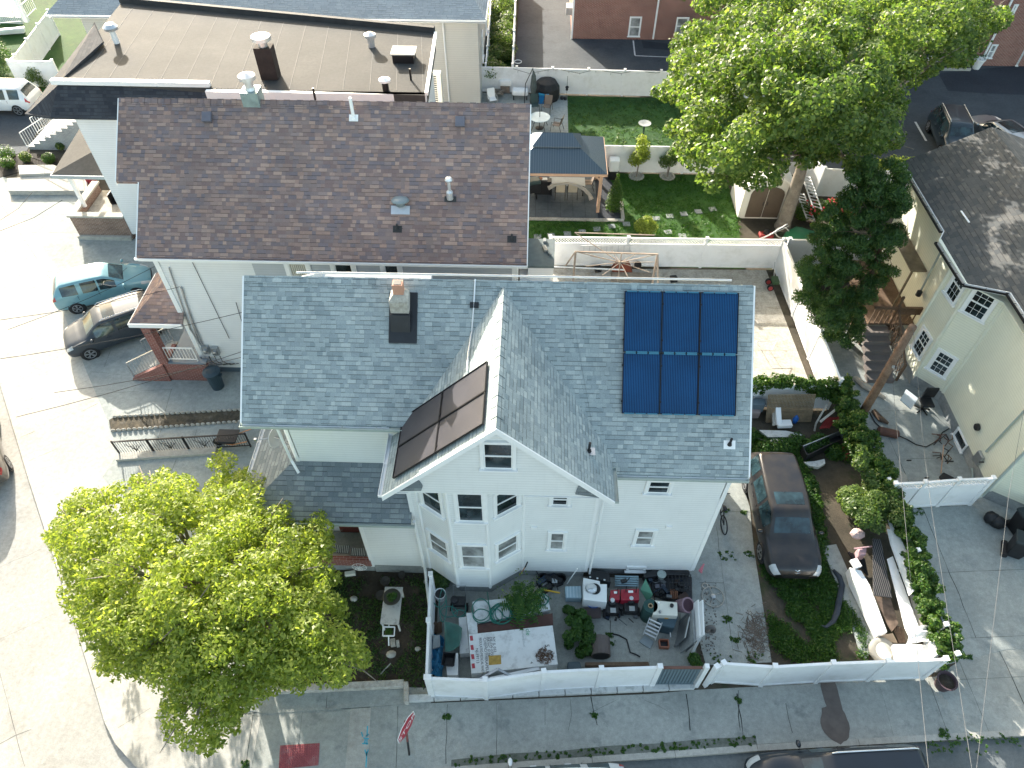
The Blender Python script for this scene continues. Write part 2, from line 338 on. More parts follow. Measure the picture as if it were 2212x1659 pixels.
# ------------------------------------------------------------------ ground, streets, paving
def crack(mb, a, b, wd=.03, amp=.06, n=None, z=.004, seed=0):
    a, b = Vector((a[0], a[1], 0)), Vector((b[0], b[1], 0)); L = (b-a).length; n = n or max(2, int(L/.35)); d = (b-a).normalized(); s = Vector((-d.y, d.x, 0))
    P = []
    for i in range(n+1):
        t = i/n; o = (mnoise.noise(Vector((seed*3.1+t*L*1.3, seed, 0)))) * amp; ww = wd*(.12+.5*abs(mnoise.noise(Vector((t*L*2.2, seed*2.7, 5)))))
        p = a + (b-a)*t + s*o; P.append([(p.x-s.x*ww, p.y-s.y*ww, z), (p.x+s.x*ww, p.y+s.y*ww, z)])
    for i in range(n): mb.poly([P[i][0], P[i+1][0], P[i+1][1], P[i][1]], 1)
def sheet(name, pts, z, mat, lines=(), kind='structure', thick=None, z0=None, lw=.02, amp=.01):
    mb = MB()
    if thick: mb.prism([(p[0], p[1]) for p in pts], z-thick, z)
    else:
        pts = [(p[0], p[1]) for p in pts]
        A = sum(pts[i][0]*pts[(i+1)%len(pts)][1] - pts[(i+1)%len(pts)][0]*pts[i][1] for i in range(len(pts)))
        if A < 0: pts = pts[::-1]
        mb.poly([(p[0], p[1], z) for p in pts])
    for i, l in enumerate(lines):
        crack(mb, l[0], l[1], l[2] if len(l) > 2 else lw, l[3] if len(l) > 3 else amp, z=z+.003, seed=i+len(name))
    return mb.obj(name, [mat, MT['joint']], kind=kind, bevel=0)
sheet('ground', [(-300,-200),(300,-200),(300,400),(-300,400)], -.16, MT['asph2'])
kl = [q('Z',0,830),q('Z',60,1030),q('Z',105,1170),q('Z',150,1310),q('M',700,1080),q('M',770,1320),q('M',850,1480),q('M',1000,1650)]
k = kl[0]-kl[1]; kfar = kl[0] + k.normalized()*60
kerb = [(kfar.x,kfar.y)] + [(p.x,p.y) for p in kl] + [(-9.4,3.9),(-7.5,4.25),(7.0,5.62),(16,6.35),(60,9.9)]
sheet('street_left', [(-60,-20),(-6,-20),(-6,6.2),(-11,12),(kfar.x+3,kfar.y+2),(kfar.x-30,kfar.y+2),(-120,40)], -.130, MT['road'],
      [(q('M',0,960,-.13),q('M',180,1650,-.13),.02,.02),(q('M',0,1490,-.13),q('M',230,1370,-.13),.02,.12),(q('M',0,175,-.13),q('M',300,45,-.13),.015,.1),(q('M',0,710,-.13),q('M',400,520,-.13),.01,.08)])
sheet('street_front', [(-6.2,-20),(90,-20),(90,14),(60,9.95),(16,6.6),(-6.2,4.6)], -.134, MT['asph2'])
blk = kerb + [(60,120),(kfar.x+20,120)]
sheet('block_ground', blk, -.012, MT['dirt'], thick=.146)
sheet('verge', [(-1.9,4.94),(1,5.22),(4,5.5),(7,5.79),(7,6.0),(5.5,5.9),(4.2,5.74),(2.6,5.62),(1.2,5.44),(-.2,5.34),(-1.9,5.12)], .006, mottled('mossy_verge',(.11,.12,.10),(.20,.21,.19),1.6,9,.95,((.03,.05,.02),2,.5)))
# kerb stones along both streets
mb = MB()
for i in range(len(kerb)-1):
    a, b = Vector((*kerb[i],0)), Vector((*kerb[i+1],0)); n = max(1, int((b-a).length/2.4)); d = (b-a).normalized(); s = Vector((-d.y,d.x,0))
    for j in range(n):
        p0 = a+(b-a)*(j/n)+d*.006; p1 = a+(b-a)*((j+1)/n)-d*.006
        mb.hexa([(p0.x,p0.y,-.15),(p1.x,p1.y,-.15),(p1.x+s.x*.17,p1.y+s.y*.17,-.15),(p0.x+s.x*.17,p0.y+s.y*.17,-.15),(p0.x,p0.y,.006),(p1.x,p1.y,.006),(p1.x+s.x*.17,p1.y+s.y*.17,.006),(p0.x+s.x*.17,p0.y+s.y*.17,.006)])
mb.obj('kerb', MT['concl'], kind='structure')
inn = [q('Z',0,380),q('Z',62,495),q('Z',140,600),q('E',450,790),q('E',640,1270),q('E',790,1620),q('I',850,420),q('I',760,560),(-12.6,11.5),(-10.6,8.2),(-9.2,6.35)]
inn = [(p[0],p[1]) for p in inn]
far = Vector((*inn[0],0)) + (Vector((*inn[0],0))-Vector((*inn[1],0))).normalized()*40
def along(P, Q, n):
    return [((P[i]),(Q[i])) for i in range(n)]
ll = []
for (a, b) in ((q('E',120,60),q('E',270,430)),):
    pass
ln = [(q('E',0,20),q('E',270,430)),(q('E',200,665),q('E',390,590)),(q('E',80,470),q('E',290,400)),(q('E',130,560),q('E',330,500)),(q('I',200,455),q('I',430,355)),(q('E',580,1360),q('E',690,1310)),(q('E',600,1560),q('E',720,1500)),
      (q('I',140,280),q('I',260,230)),(q('M',870,1360),q('M',1110,1215),.010,.1),(q('M',1440,1480),q('M',1430,1659),.02,.02),(q('E',0,1170),q('E',400,1110),.015,.03),(q('E',0,1290),q('E',260,1190),.015,.05)]
sheet('corner_pavement', [(-11.6,5.2),(-9.4,4.3),(-2.5,4.9),(-2.7,7.2),(-9.2,8.0),(-12,10)], -.006, MT['concw'])
sheet('sidewalk_left', [(far.x,far.y)] + inn + [(-7.7,6.1),(-7.6,4.3),(-9.4,4.06)] + [(p.x+.15,p.y+.06) for p in kl[::-1]] + [(kfar.x+.2,kfar.y+.1)], .0, MT['concl'], ln, thick=.01)
fs = [(q('O',0,470),),]
yj = [(q('O',145,480),q('O',90,870),.025),(q('O',510,440),q('O',485,690)),(q('O',1215,415),q('O',1200,870),.03,.04),(q('O',1575,400),q('O',1570,840),.035,.06),(q('O',1940,390),q('O',1945,800),.02,.04),
      (q('K',455,1490),q('K',455,1659),.012),(q('K',640,1470),q('K',630,1700),.03,.1),(q('K',795,1450),q('K',840,1659),.05,.1),(q('K',1500,1430),q('K',1530,1700),.06,.1),(q('K',1870,1400),q('K',1900,1700),.05,.08),(q('K',1230,1000),q('K',1230,1240),.012),
      (q('N',90,1110),q('N',150,1480),.05,.12),(q('N',450,1180),q('N',505,1400),.03,.08),(q('N',1150,1060),q('N',1250,1420),.012,.05),(q('N',1510,1020),q('N',1650,1400),.03),(q('N',1730,860),q('N',1960,1410),.016),
      (q('N',1990,700),q('N',2212,1190),.04,.06),(q('N',1690,1010),q('N',2212,985),.016),(q('O',0,470),q('O',1010,420),.03,.05),(q('O',200,455),q('O',700,430),.03,.07),(q('K',1190,1480),q('K',1400,1560),.012,.2),(q('K',800,1560),q('K',1000,1470),.01,.2)]
sheet('sidewalk_front', [(-7.6,6.1),(-7.6,4.36),(7.0,5.8),(16,6.5),(60,10.1),(60,16),(14.2,8.6),(12.9,7.9),(5.4,7.28),(4.0,7.12),(-3.2,6.62)], .0, MT['concw'], yj, thick=.01, lw=.016)
# driveway of the left houses
dl = [(q('E',200,240),q('E',680,240)),(q('E',160,110),q('E',600,110)),(q('E',280,400),q('E',420,350),.012,.05),(q('E',770,1230),q('E',815,1110)),(q('E',660,1265),q('E',1030,1300),.012,.06),(q('E',700,1430),q('E',1260,1395),.015,.02),(q('E',1215,1570),q('E',1265,1395),.03,.02),
      (q('I',880,320),q('I',900,240)),(q('I',1160,300),q('I',1190,215)),(q('I',1430,300),q('I',1455,200)),(q('I',1710,260),q('I',1725,185)),(q('I',1250,570),q('I',1300,440),.02),(q('E',340,560),q('E',470,640),.015,.3),(q('E',350,530),q('E',480,530),.03,.1)]
sheet('driveway_left', inn[:8] + [(-8.0,14.2),(-8.0,24),(-13.5,28.6),(-20,28.8),(-24.2,32.5),(-28.6,33.6)], .004, MT['conc'], dl, thick=.008)
sheet('front_walk', [q('O',320,330),q('O',840,300),q('O',1260,290),q('O',1260,400),(-7.5,6.2),(-9.2,6.4)], .006, MT['concw'], [(q('O',690,340),q('O',685,430),.02,.05)], thick=.01)
mb = MB(); 
for a, b in ((q('O',310,330),q('O',1260,285)),):
    d = (b-a).normalized(); s = V(-d.y,d.x,0); mb.prism([(a.x,a.y),(b.x,b.y),(b.x+s.x*.22,b.y+s.y*.22),(a.x+s.x*.22,a.y+s.y*.22)], -.01, .20)
a, b = q('O',1278,250), q('O',1282,405); mb.prism([(a.x-.07,a.y),(b.x-.07,b.y),(b.x+.07,b.y),(a.x+.07,a.y)], -.01, .25)
tag(mb.obj('border_wall', MT['stucco'], bevel=.02), 'low concrete border wall between the front walk and the garden soil', 'wall')
sheet('garden_soil', [(-8.2,7.15),(-2.8,7.1),(-2.8,10.9),(-7.2,10.9),(-8.6,9.3)], .01, MT['soil'], thick=.02, kind='structure')
sheet('junk_yard_ground', [(-2.6,6.95),(4.2,7.3),(5.5,7.35),(5.8,10.9),(-2.8,10.9)], .012, MT['concw'], [(q('K',940,890),q('K',930,1080),.05,.1),(q('K',1235,1090),q('K',1220,1240),.012)], thick=.02)
drv = [(5.7,10.9),(5.7,18.6),(8.1,18.6),(8.15,15.2),q('L',190,790),q('L',220,1100),q('L',300,1600),q('N',350,880),q('K',1640,1220),q('K',1560,900)]
sheet('side_driveway', drv, .014, MT['conc'], [(q('K',1720,200),q('K',1750,440),.03,.06),(q('K',1590,610),q('K',1770,612),.02),(q('K',1750,440),q('K',1840,1130),.016,.03),(q('K',1640,895),q('K',1800,890),.01,.02),(q('L',0,820),q('L',190,830),.03,.08)], thick=.02)
# neighbour's paving on the right
sheet('driveway_right', [q('N',1700,830),(13.1,8.2),(15.4,8.8),(40,11),(40,15.3),(13.9,15.3)], .006, MT['conc'], [(q('L',1470,810),q('N',1860,700),.035,.05),(q('L',1520,1275),q('L',2212,1250),.02,.02),(q('N',1700,705),q('N',2212,685),.02,.03)], thick=.012)
sheet('side_path_right', [(13.3,15.3),(17,15.3),(17,22),(16,24),(13.3,24)], .008, MT['conc'], [(q('L',1215,280),q('L',1360,600),.03,.03),(q('L',1180,440),q('L',1560,430),.02,.02),(q('L',1080,90),q('L',1340,75),.02,.02)], thick=.01)
# back gardens
sheet('patio_main_house', [(-.4,22.6),(-.4,27.0),(11.6,27.2),(12.0,18.8),(6.0,18.8),(6.0,20)], .01, MT['stucco'], [(q('H',220,797),q('H',430,800)),(q('H',200,1110),q('H',560,1108)),(q('G',940,500),q('G',945,600)),(q('G',1325,530),q('G',1325,600))], thick=.02)
sheet('lawn_garden', [(-.5,27.3),(10.6,27.3),(10.9,31.2),(11.0,35.4),(-.5,35.4)], .012, MT['lawn2'], thick=.02)
sheet('lawn_back', [q('C',608,1010),(2.25,44.2),(14.5,44.1),(14.5,35.7),(2.0,35.7)], .012, MT['lawn'], thick=.02)
sheet('patio_neighbour', [(-4,35.7),(2.2,35.7),(2.27,44.3),(-4,44.5)], .016, MT['conc'], [(q('C',490,875),q('C',605,880))], thick=.02)
sheet('patio_gazebo', [(-1,31.15),(4.75,31.05),(4.9,33.6),(4.2,35.2),(-1,35.2)], .05, MT['asphnew'], thick=.06)
mb = MB(); mb.box(-1,30.86,0,4.95,31.05,.09); mb.box(4.82,31.05,0,5.0,32.6,.09); mb.obj('patio_edging', MT['stucco'], kind='structure')
mb = MB()
for i in range(9):
    for j in range(6):
        x = -1+i*.66; y = 31.12+j*.66
        if x+.6 > 4.15: continue
        mb.box(x,y,.05,x+.645,y+.645,.058+rnd(0,.006))
mb.obj('patio_slabs', mottled('bluestone_slabs',(.085,.10,.115),(.13,.15,.165),1.3,8), kind='structure')
sheet('parking_lot', [(-1.2,44.7),(14.95,44.3),(15.2,35.7),(90,35.7),(90,90),(-1.2,90)], .004, MT['asphalt'], [(q('C',945,380),q('C',960,490),.03,.1),(q('C',330,340),q('C',650,280),.02,.15)], thick=.01)
sheet('fresh_patch', [q('C',1165,300),q('C',1430,330),q('C',1420,375),q('C',1180,355)], .01, MT['asphnew'])
sheet('fresh_patch_entrance', [q('D',1580,540),q('D',2212,480),q('D',2212,700),q('D',1960,690),q('D',1650,670)], .011, MT['asphnew'])
mb = MB()
def stripe(mb, a, b, w=.1, z=.016):
    a, b = V(a.x,a.y,0), V(b.x,b.y,0); d=(b-a).normalized(); s = V(-d.y,d.x,0)*w/2
    mb.poly([(a.x-s.x,a.y-s.y,z),(b.x-s.x,b.y-s.y,z),(b.x+s.x,b.y+s.y,z),(a.x+s.x,a.y+s.y,z)])
stripe(mb,q('C',1105,300),q('C',1118,410)); stripe(mb,q('C',1118,412),q('C',1400,424)); stripe(mb,q('D',1410,900),q('D',1490,1040),.13)
tag(mb.obj('parking_lines', plain('worn_line_paint',(.55,.56,.57),.8,var=.3)), kind='structure')
sheet('neighbour_driveway', [q('A',0,640),q('A',380,640),q('A',380,760),q('A',200,1110),q('A',0,1180),(-60,50),(-60,60)], .006, MT['asphalt'], thick=.01)
sheet('flower_bed', [q('A',0,1310),q('A',180,1260),q('A',440,1240),q('A',430,1170),q('A',210,1120),q('A',0,1190)], .02, plain('dark_mulch',(.02,.017,.014),.95,var=.5,scale=20), thick=.03)
sheet('far_grass', [(-48,47),(-30,42),(-24,62),(-45,75)], .01, MT['lawn'])
sheet('weed_strip', [(-3.4,44.7),(-1.3,44.7),(-1.3,60),(-3.4,60)], .01, MT['lawn'])
# planting strip with scalloped edging at the left driveway
st = [q('I',805,150),q('I',860,120),q('I',1790,70),q('I',1790,160),q('I',820,235)]
sheet('planting_strip', st, .03, mottled('strip_soil',(.035,.035,.03),(.12,.10,.07),2.5,10,.95,((.17,.16,.15),3.5,.4),.04), thick=.04)
mb = MB()
for a, b in ((q('I',830,130),q('I',1790,75)),(q('I',820,232),q('I',1790,162))):
    n = int((b-a).length/.2)
    for i in range(n): p = a+(b-a)*((i+.5)/n); mb.blob((p.x,p.y,.04),.10,.05,.09,8,5,.05)
mb.obj('strip_edging', MT['stucco'], kind='structure')
pad = MB(); P = [q('O',345,705),q('O',637,687),q('O',628,850),q('O',335,880)]
pad.prism([(p.x,p.y) for p in P], -.01, .012)
a,b,c,d = P
for i in range(17):
    for j in range(9):
        u=(i+.5)/17; v=(j+.5)/9; p=(a*(1-u)+b*u)*(1-v)+(d*(1-u)+c*u)*v; pad.lathe((p.x,p.y,.01),[(.026,0),(.016,.012)],6)
tag(pad.obj('tactile_paving', plain('red_tactile',(.30,.075,.085),.8,var=.25,scale=2,dirt=((.3,.27,.26),2,.5))), kind='structure')
mb = MB(); P=[q('O',865,435),q('O',1015,425),q('O',990,870),q('O',825,870)]; mb.poly([(p.x,p.y,.006) for p in P])
mb.obj('new_slab', MT['concl'], kind='structure')
mb = MB(); cy = plain('spray_paint_marking',(.06,.38,.50),.7,var=.3)
for seg in (((990,560),(985,640)),((945,605),(955,640)),((960,650),(1000,655)),((975,660),(965,690)),((950,690),(995,690)),((985,660),(985,700)),((970,735),(985,780)),((995,735),(980,780)),((985,750),(978,865)),((975,640),(1000,620))):
    a,b = q('O',*seg[0]),q('O',*seg[1]); stripe(mb,a,b,.035,.011)
mb.obj('paint_marking', cy, kind='structure')
mb = MB()
for p in ((q('N',790,1120),.25,.9),(q('N',820,1330),.42,.55)):
    c,rx,ry = p; mb.poly([(c.x+rx*math.cos(t*math.pi/12)*(1+rnd(-.1,.1)), c.y+ry*math.sin(t*math.pi/12)*(1+rnd(-.1,.1)), .0075 if rx<.3 else .0095) for t in range(24)])
mb.obj('oil_stain', plain('brown_stain',(.13,.11,.10),.9,var=.2), kind='structure')

# ------------------------------------------------------------------ building helpers
def pl(r, x, y, p0, n):                 # where the sight line meets a given plane
    d = ray(r, x, y); n = Vector(n); return C0 + d * ((Vector(p0) - C0).dot(n) / d.dot(n))
def window(par, o, u, w, h, style='double', cas=.09, lites=(1,1), glassm='glass', name='window', cm='trim', curtain=False):
    """sash window: o = lower left corner on the wall, u = level direction"""
    o, u = Vector(o), Vector(u).normalized(); z = V(0,0,1); n = u.cross(z)
    mb = MB(); d = .05
    mb.obox(o-u*cas+n*.002, u*cas, n*d, z*h); mb.obox(o+u*w+n*.002, u*cas, n*d, z*h)
    mb.obox(o-u*(cas+.003)+z*h+n*.002, u*(w+2*cas+.006), n*(d+.012), z*cas); mb.obox(o-u*(cas+.04)-z*.06+n*.002, u*(w+2*cas+.08), n*(d+.05), z*.06)
    wob = mb.obj(name, MT[cm], par, bevel=.006)
    fr = MB(); t = .035
    for (zz0, zz1, dep) in (((0, h*.5, .012), (h*.5, h, .026)) if style == 'double' else ((0, h, .02),)):
        fr.obox(o+n*.004+z*zz0, u*w, n*dep, z*t); fr.obox(o+n*.004+z*(zz1-t), u*w, n*dep, z*t)
        fr.obox(o+n*.004+z*(zz0+t), u*t, n*dep, z*(zz1-zz0-2*t)); fr.obox(o+u*(w-t)+n*.004+z*(zz0+t), u*t, n*dep, z*(zz1-zz0-2*t))
        nx, nz = lites
        for i in range(1, nx): fr.obox(o+u*(w*i/nx-.006)+n*.006+z*(zz0+t), u*.012, n*(dep-.003), z*(zz1-zz0-2*t))
        for j in range(1, nz): fr.obox(o+u*t+n*.0065+z*(zz0+(zz1-zz0)*j/nz-.006), u*(w-2*t), n*(dep-.005), z*.012)
    fr.obj('sash', MT[cm], wob)
    g = MB(); g.obox(o+n*.001, u*w, n*.008, z*h); g.obj('pane', MT[glassm], wob)
    if curtain:
        c = MB()
        for i in range(9): c.obox(o+u*(w*(i+.08)/9)+n*.0095+z*(h*.02), u*(w/9*.8), n*.003, z*h*.96)
        c.obj('curtain', plain('cream_curtain',(.55,.52,.45),.9), wob)
    return wob
def gutter(par, a, b, out, mat='trim', r=.065, straps=.9):
    """open half-round eaves gutter from a to b, out = outward unit direction"""
    a, b, out = Vector(a), Vector(b), Vector(out); d = (b-a).normalized(); z = V(0,0,1); mb = MB()
    mb.obox(a, b-a, out*.10, z*.012); mb.obox(a+out*.10, b-a, out*.012, z*.09)
    mb.obox(a+z*.012, d*.01, out*.10, z*.075); mb.obox(b-d*.01+z*.012, d*.01, out*.10, z*.075)
    L = (b-a).length; n = int(L/straps)
    for i in range(1, n): mb.obox(a+d*(L*i/n)+z*.07, d*.02, out*.105, z*.01)
    return mb.obj('gutter', MT[mat], par)
def slab(mb, pts, t=.09):               # roof slab: polygon with thickness measured straight down
    pts = [Vector(p) for p in pts]
    n = (pts[1]-pts[0]).cross(pts[2]-pts[1])
    if n.z < 0: pts = pts[::-1]
    k = len(pts); lo = [p - V(0,0,t) for p in pts]
    mb.quads(pts + lo, [tuple(range(k)), tuple(range(2*k-1, k-1, -1))] + [(i, k+i, k+(i+1)%k, (i+1)%k) for i in range(k)]); return mb

# ------------------------------------------------------------------ the white corner house
H = thing('white_house', 'white sided house with slate blue shingle roof, front cross gable and solar panels', 'house', (-1, 12, 0))
RY, RZ, SL = 14.85, 9.7, .89; XL, XR = -7.85, 6.15
mz = lambda y: RZ - SL*(RY-y)           # height of the main front slope at depth y
EYr, EYl = 10.95, 11.82
GX, GZ, GF = -.66, 9.60, 9.87          # gable ridge line
hw = 3.06; GE = GZ-hw
def gv(x): return RY - (RZ-(GZ-abs(x-GX)))/SL     # valley depth at x
wl = MB()
wl.box(-6.85,12.1,.02,-3.2,18.1,mz(12.1)-.1)      # left wing
wl.box(-3.3,10.85,.45,2.14,18.1,GE-.1)              # gable block
wl.box(2.14,11.0,.45,5.72,18.1,mz(11.0)-.12)
wl.box(-5.0,10.82,.62,-3.3,12.1,3.75)             # enclosed porch
# end walls under the main roof
for x in (-6.85, 5.72):
    s = .02 if x > 0 else -.02
    y0 = 11.0 if x > 0 else 12.1
    P = [(x,y0,5),(x,18.1,5),(x,18.1,mz(y0)-.1),(x,RY,RZ-.14),(x,y0,mz(y0)-.12)]
    wl.quads([(a-s*4,b,c) for a,b,c in P]+[(a,b,c) for a,b,c in P], [(0,1,2,3,4),(9,8,7,6,5)]+[(i,(i+1)%5,5+(i+1)%5,5+i) for i in range(5)])
# gable face
gy = GF+.17
P = [(GX-hw+.22,gy,GE-.07),(GX-hw+.22,gy,GE+.08),(GX,gy,GZ-.14),(GX+hw-.22,gy,GE+.08),(GX+hw-.22,gy,GE-.07)]
wl.quads([(a,b,c) for a,b,c in P]+[(a,b+1.2,c) for a,b,c in P], [(0,1,2,3,4),(9,8,7,6,5)]+[(i,5+i,5+(i+1)%5,(i+1)%5) for i in range(5)])
wall = wl.obj('wall', MT['white'], H)
# two storey bay
bay = [(-3.08,10.86),(-2.09,10.20),(-1.02,10.20),(.02,10.86)]
mb = MB(); mb.prism(bay, .5, GE-.06); bw = mb.obj('bay', MT['white'], H)
for (x, y) in bay: mb = MB(); mb.tube([(x,y,.5),(x,y,GE-.07)], .055, 8); mb.obj('corner_board', MT['trim'], H)
for x, y in ((2.14,10.85),(-3.3,10.85),(2.2,10.99),(5.72,11.0),(-6.85,12.1),(-5.0,10.82)): mb = MB(); mb.box(x-.06,y-.012,.5,x+.06,y+.06,GE-.15 if x>-4 and x<5 else 6.0 if x>-4 else (3.7 if x>-6 else mz(12.1)-.2)); mb.obj('corner_board', MT['trim'], H)
mb = MB(); mb.prism([(x*.97,y+.06) for x,y in bay], 0.0, .5); mb.box(-3.25,10.9,0,2.1,11.2,.46); mb.box(2.1,11.05,0,5.68,11.3,.46); mb.box(-4.97,10.87,0,-3.25,12,.63); mb.box(5.5,11.2,0,5.69,18.0,.46); mb.box(-6.83,12.13,0,-3.3,12.2,.6)
mb.obj('foundation', MT['found'], H)
# roofs
r = MB()
gl, gr = GX-hw, GX+hw
xl = GX - (GZ - mz(EYl)); yr_ = gv(gr)
slab(r, [(XL,EYl,mz(EYl)),(xl,EYl,mz(EYl)),(GX,gv(GX),GZ),(GX,RY,RZ),(XL,RY,RZ)])
slab(r, [(GX,RY,RZ),(GX,gv(GX),GZ),(gr,yr_,GE),(gr,EYr,mz(EYr)),(XR,EYr,mz(EYr)),(XR,RY,RZ)])
slab(r, [(XL,RY,RZ),(XR,RY,RZ),(XR,18.6,RZ-SL*(18.6-RY)),(XL,18.6,RZ-SL*(18.6-RY))])
roof = r.obj('roof', MT['main_sh'], H)
r = MB()
slab(r, [(gl,GF,GE),(GX,GF,GZ),(GX,gv(GX),GZ),(xl,EYl,GZ-(GX-xl)),(gl,EYl,GE)])
slab(r, [(GX,GF,GZ),(gr,GF,GE),(gr,yr_,GE),(GX,gv(GX),GZ)])
groof = r.obj('gable_roof', MT['main_sh'], H)
# ridge caps, hip strip
mb = MB()
n = int((XR-XL)/.3)
for i in range(n):
    x = XL+.01+i*(XR-XL-.02)/n; wd=(XR-XL-.02)/n
    for s in (1,-1): mb.obox((x,RY,RZ+.008+.01*(i%2)), (wd-.006,0,0), (0,-.16*s,-.16*SL), (0,.006,.012))
for i in range(15):
    y = GF+.01+i*(gv(GX)-GF)/15
    for s in (1,-1): mb.obox((GX,y,GZ+.01+.006*(i%2)), (0,.3,0), (-.15*s,0,-.15), (0,0,.012))
a, b = pl('G',660,640,(0,RY,RZ),(0,-SL,1)), pl('G',840,1659,(0,RY,RZ),(0,-SL,1)); d=(b-a)
sd_ = V(1,0,0)
for i in range(19):
    p = a+d*(i/18.2); mb.obox(p+V(-.14,0,.006+.004*(i%2)), (.30,-.02,-.0178), d/18.2*.985, (0,0,.012))
mb.obj('ridge_cap', MT['main_sh'], roof)
# rake and fascia boards
mb = MB(); t=.16
def rake(a, b, wdir, hh=.17, w=.04): mb.obox(Vector(a)-V(0,0,hh-.012), Vector(b)-Vector(a), wdir, (0,0,hh))
rake((XL,EYl,mz(EYl)),(XL,RY,RZ),(-.045,0,0)); rake((XR,EYr,mz(EYr)),(XR,RY,RZ),(.045,0,0)); rake((XR,18.6,RZ-SL*(18.6-RY)),(XR,RY,RZ),(.045,0,0))
rake((gl,GF,GE),(GX,GF,GZ),(0,-.045,0),.2); rake((GX,GF,GZ),(gr,GF,GE),(0,-.045,0),.2)
mb.box(XL,EYl-.03,mz(EYl)-.2,xl-.5,EYl-.003,mz(EYl)-.06); mb.box(gr+.1,EYr-.03,mz(EYr)-.2,XR,EYr-.003,mz(EYr)-.06); mb.box(-7.6,11.85,mz(EYl)-.22,-3.8,12.1,mz(EYl)-.19); mb.box(2.2,10.97,mz(EYr)-.22,5.75,11.0,mz(EYr)-.1)
mb.obj('fascia', MT['trim'], H)
mb = MB()
for x0, x1 in ((gl+.03,-3.06),(.02,gr-.03)):   # grey returns under the gable eaves
    mb = MB(); mb.box(x0,gy-.02,GE-.12,x1,10.86,GE-.09); mb.obj('soffit', MT['trim'], H)
for pts in ([('J',1135,174),('J',1385,172),('J',1397,140),('J',1372,105),('J',1312,80),('J',1200,148)],[('Z',1243,1066),('Z',1318,1077),('Z',1284,1050),('Z',1262,1045),('Z',1249,1050)]):
    pts=[qy(*p_,gy-.01) for p_ in pts]; k_=len(pts); mb = MB(); q_=[tuple(p_-V(0,.03,0)) for p_ in pts]+[tuple(p_+V(0,.03,0)) for p_ in pts]
    mb.quads(q_,[tuple(range(k_)),tuple(range(2*k_-1,k_-1,-1))]+[(i,k_+i,k_+(i+1)%k_,(i+1)%k_) for i in range(k_)]); mb.obj('eave_return', MT['main_sh2'], H)
gutter(H,(XL-.04,EYl-.03,mz(EYl)-.09),(xl+.1,EYl-.03,mz(EYl)-.09),(0,-1,0),'gutter')
gutter(H,(gl+.0,GF+.0,GE-.09),(gl,EYl+.1,GE-.09),(-1,0,0),'trim',.06,.7)
gutter(H,(gr+.06,EYr-.03,mz(EYr)-.09),(XR,EYr-.03,mz(EYr)-.09),(0,-1,0),'gutter')
gutter(H,(gr,GF+.0,GE-.09),(gr,EYr,GE-.09),(1,0,0),'gutter')
# porch roof (hipped at the corner) and enclosed porch
pz, pzt, py0, py1 = 3.93, 4.78, 10.55, 12.1
def prz(y): return pz + (pzt-pz)*(y-py0)/(py1-py0)
r = MB(); hx0 = -8.55; hx1 = -7.0
slab(r,[(hx0,py0,pz),(-3.32,py0,pz),(-3.32,py1,pzt),(hx1,py1,pzt)],.08)
slab(r,[(hx0,py0,pz),(hx1,py1,pzt),(hx1,14.2,pzt),(hx0,14.2,pz)],.08)
pr = r.obj('porch_roof', MT['main_sh2'], H)
gutter(H,(hx0,py0-.01,pz-.08),(-3.2,py0-.01,pz-.08),(0,-1,0),'gutter',.06,3)
gutter(H,(hx0-.01,py0,pz-.08),(hx0-.01,14.1,pz-.08),(-1,0,0),'trim',.06,.7)
for P_,r_ in (([(-7.02,11.98,mz(11.9)-.15),(-6.98,11.98,pzt+.2),(-6.75,11.7,pzt-.05)],.045),([(-3.25,10.66,3.85),(-3.22,10.7,.6),(-3.2,10.5,.12),(-3.0,9.6,.08)],.05),([(2.48,10.9,6),(2.3,10.78,5.8),(2.27,10.78,.5)],.035)): mb = MB(); mb.tube(P_,r_,6); mb.obj('downpipe', MT['trim'], H)
mb = MB(); mb.box(-8.3,10.9,0,-5.0,12.1,.55); mb.obj('porch_deck', MT['found'], H)
mb = MB(); mb.box(-8.3,10.80,.55,-5.02,10.95,.95); mb.box(-8.35,10.8,0,-8.15,13.9,.95); mb.obj('porch_brick_rail', MT['brickporch'], H)
mb = MB(); mb.box(-6.3,12.02,.6,-5.2,12.08,2.7); mb.obj('porch_door', plain('maroon_door',(.10,.025,.02),.5), H)
for x in (-8.2,): 
    mb = MB(); mb.box(x-.1,10.85,.95,x+.1,11.05,pz-.1); mb.obj('porch_post', MT['trim'], H)
# windows
def W(r, x0, y0, x1, y1, Y, **k):
    a, b = qy(r,x0,y1,Y), qy(r,x1,y0,Y); return window(H,(min(a.x,b.x),Y,a.z),(1,0,0),abs(b.x-a.x),b.z-a.z,**k)
W('F',1850,1425,2060,1605,gy)
for zz in ((770+0),): pass
W('J',1665,195,1835,395,10.2); W('J',1692,580,1850,735,10.2,glassm='glassc')
for (x0,x1,z0,z1) in ((.3,.72,3.72,5.15),(.3,.72,1.45,2.75)):
    pass
def bayw(a, b, r, top, bot, t0, t1, **k):
    a, b = V(*a,0), V(*b,0); u=(b-a).normalized(); n = V(u.y,-u.x,0); T=pl(r,*top,a,n); B=pl(r,*bot,a,n); L=(b-a).length
    return window(H, a+u*(L*t0)+V(0,0,B.z), u, L*(t1-t0), T.z-B.z, **k)
bayw(bay[0],bay[1],'J',(1480,145),(1485,325),.22,.80); bayw(bay[0],bay[1],'J',(1520,520),(1525,640),.22,.80,glassm='glassc')
bayw(bay[2],bay[3],'J',(2020,160),(2020,320),.25,.82); bayw(bay[2],bay[3],'J',(2020,530),(2020,650),.25,.82,glassm='glassc')
W('K',505,-45,628,32,10.85); W('K',487,240,600,358,10.85,glassm='glassc')
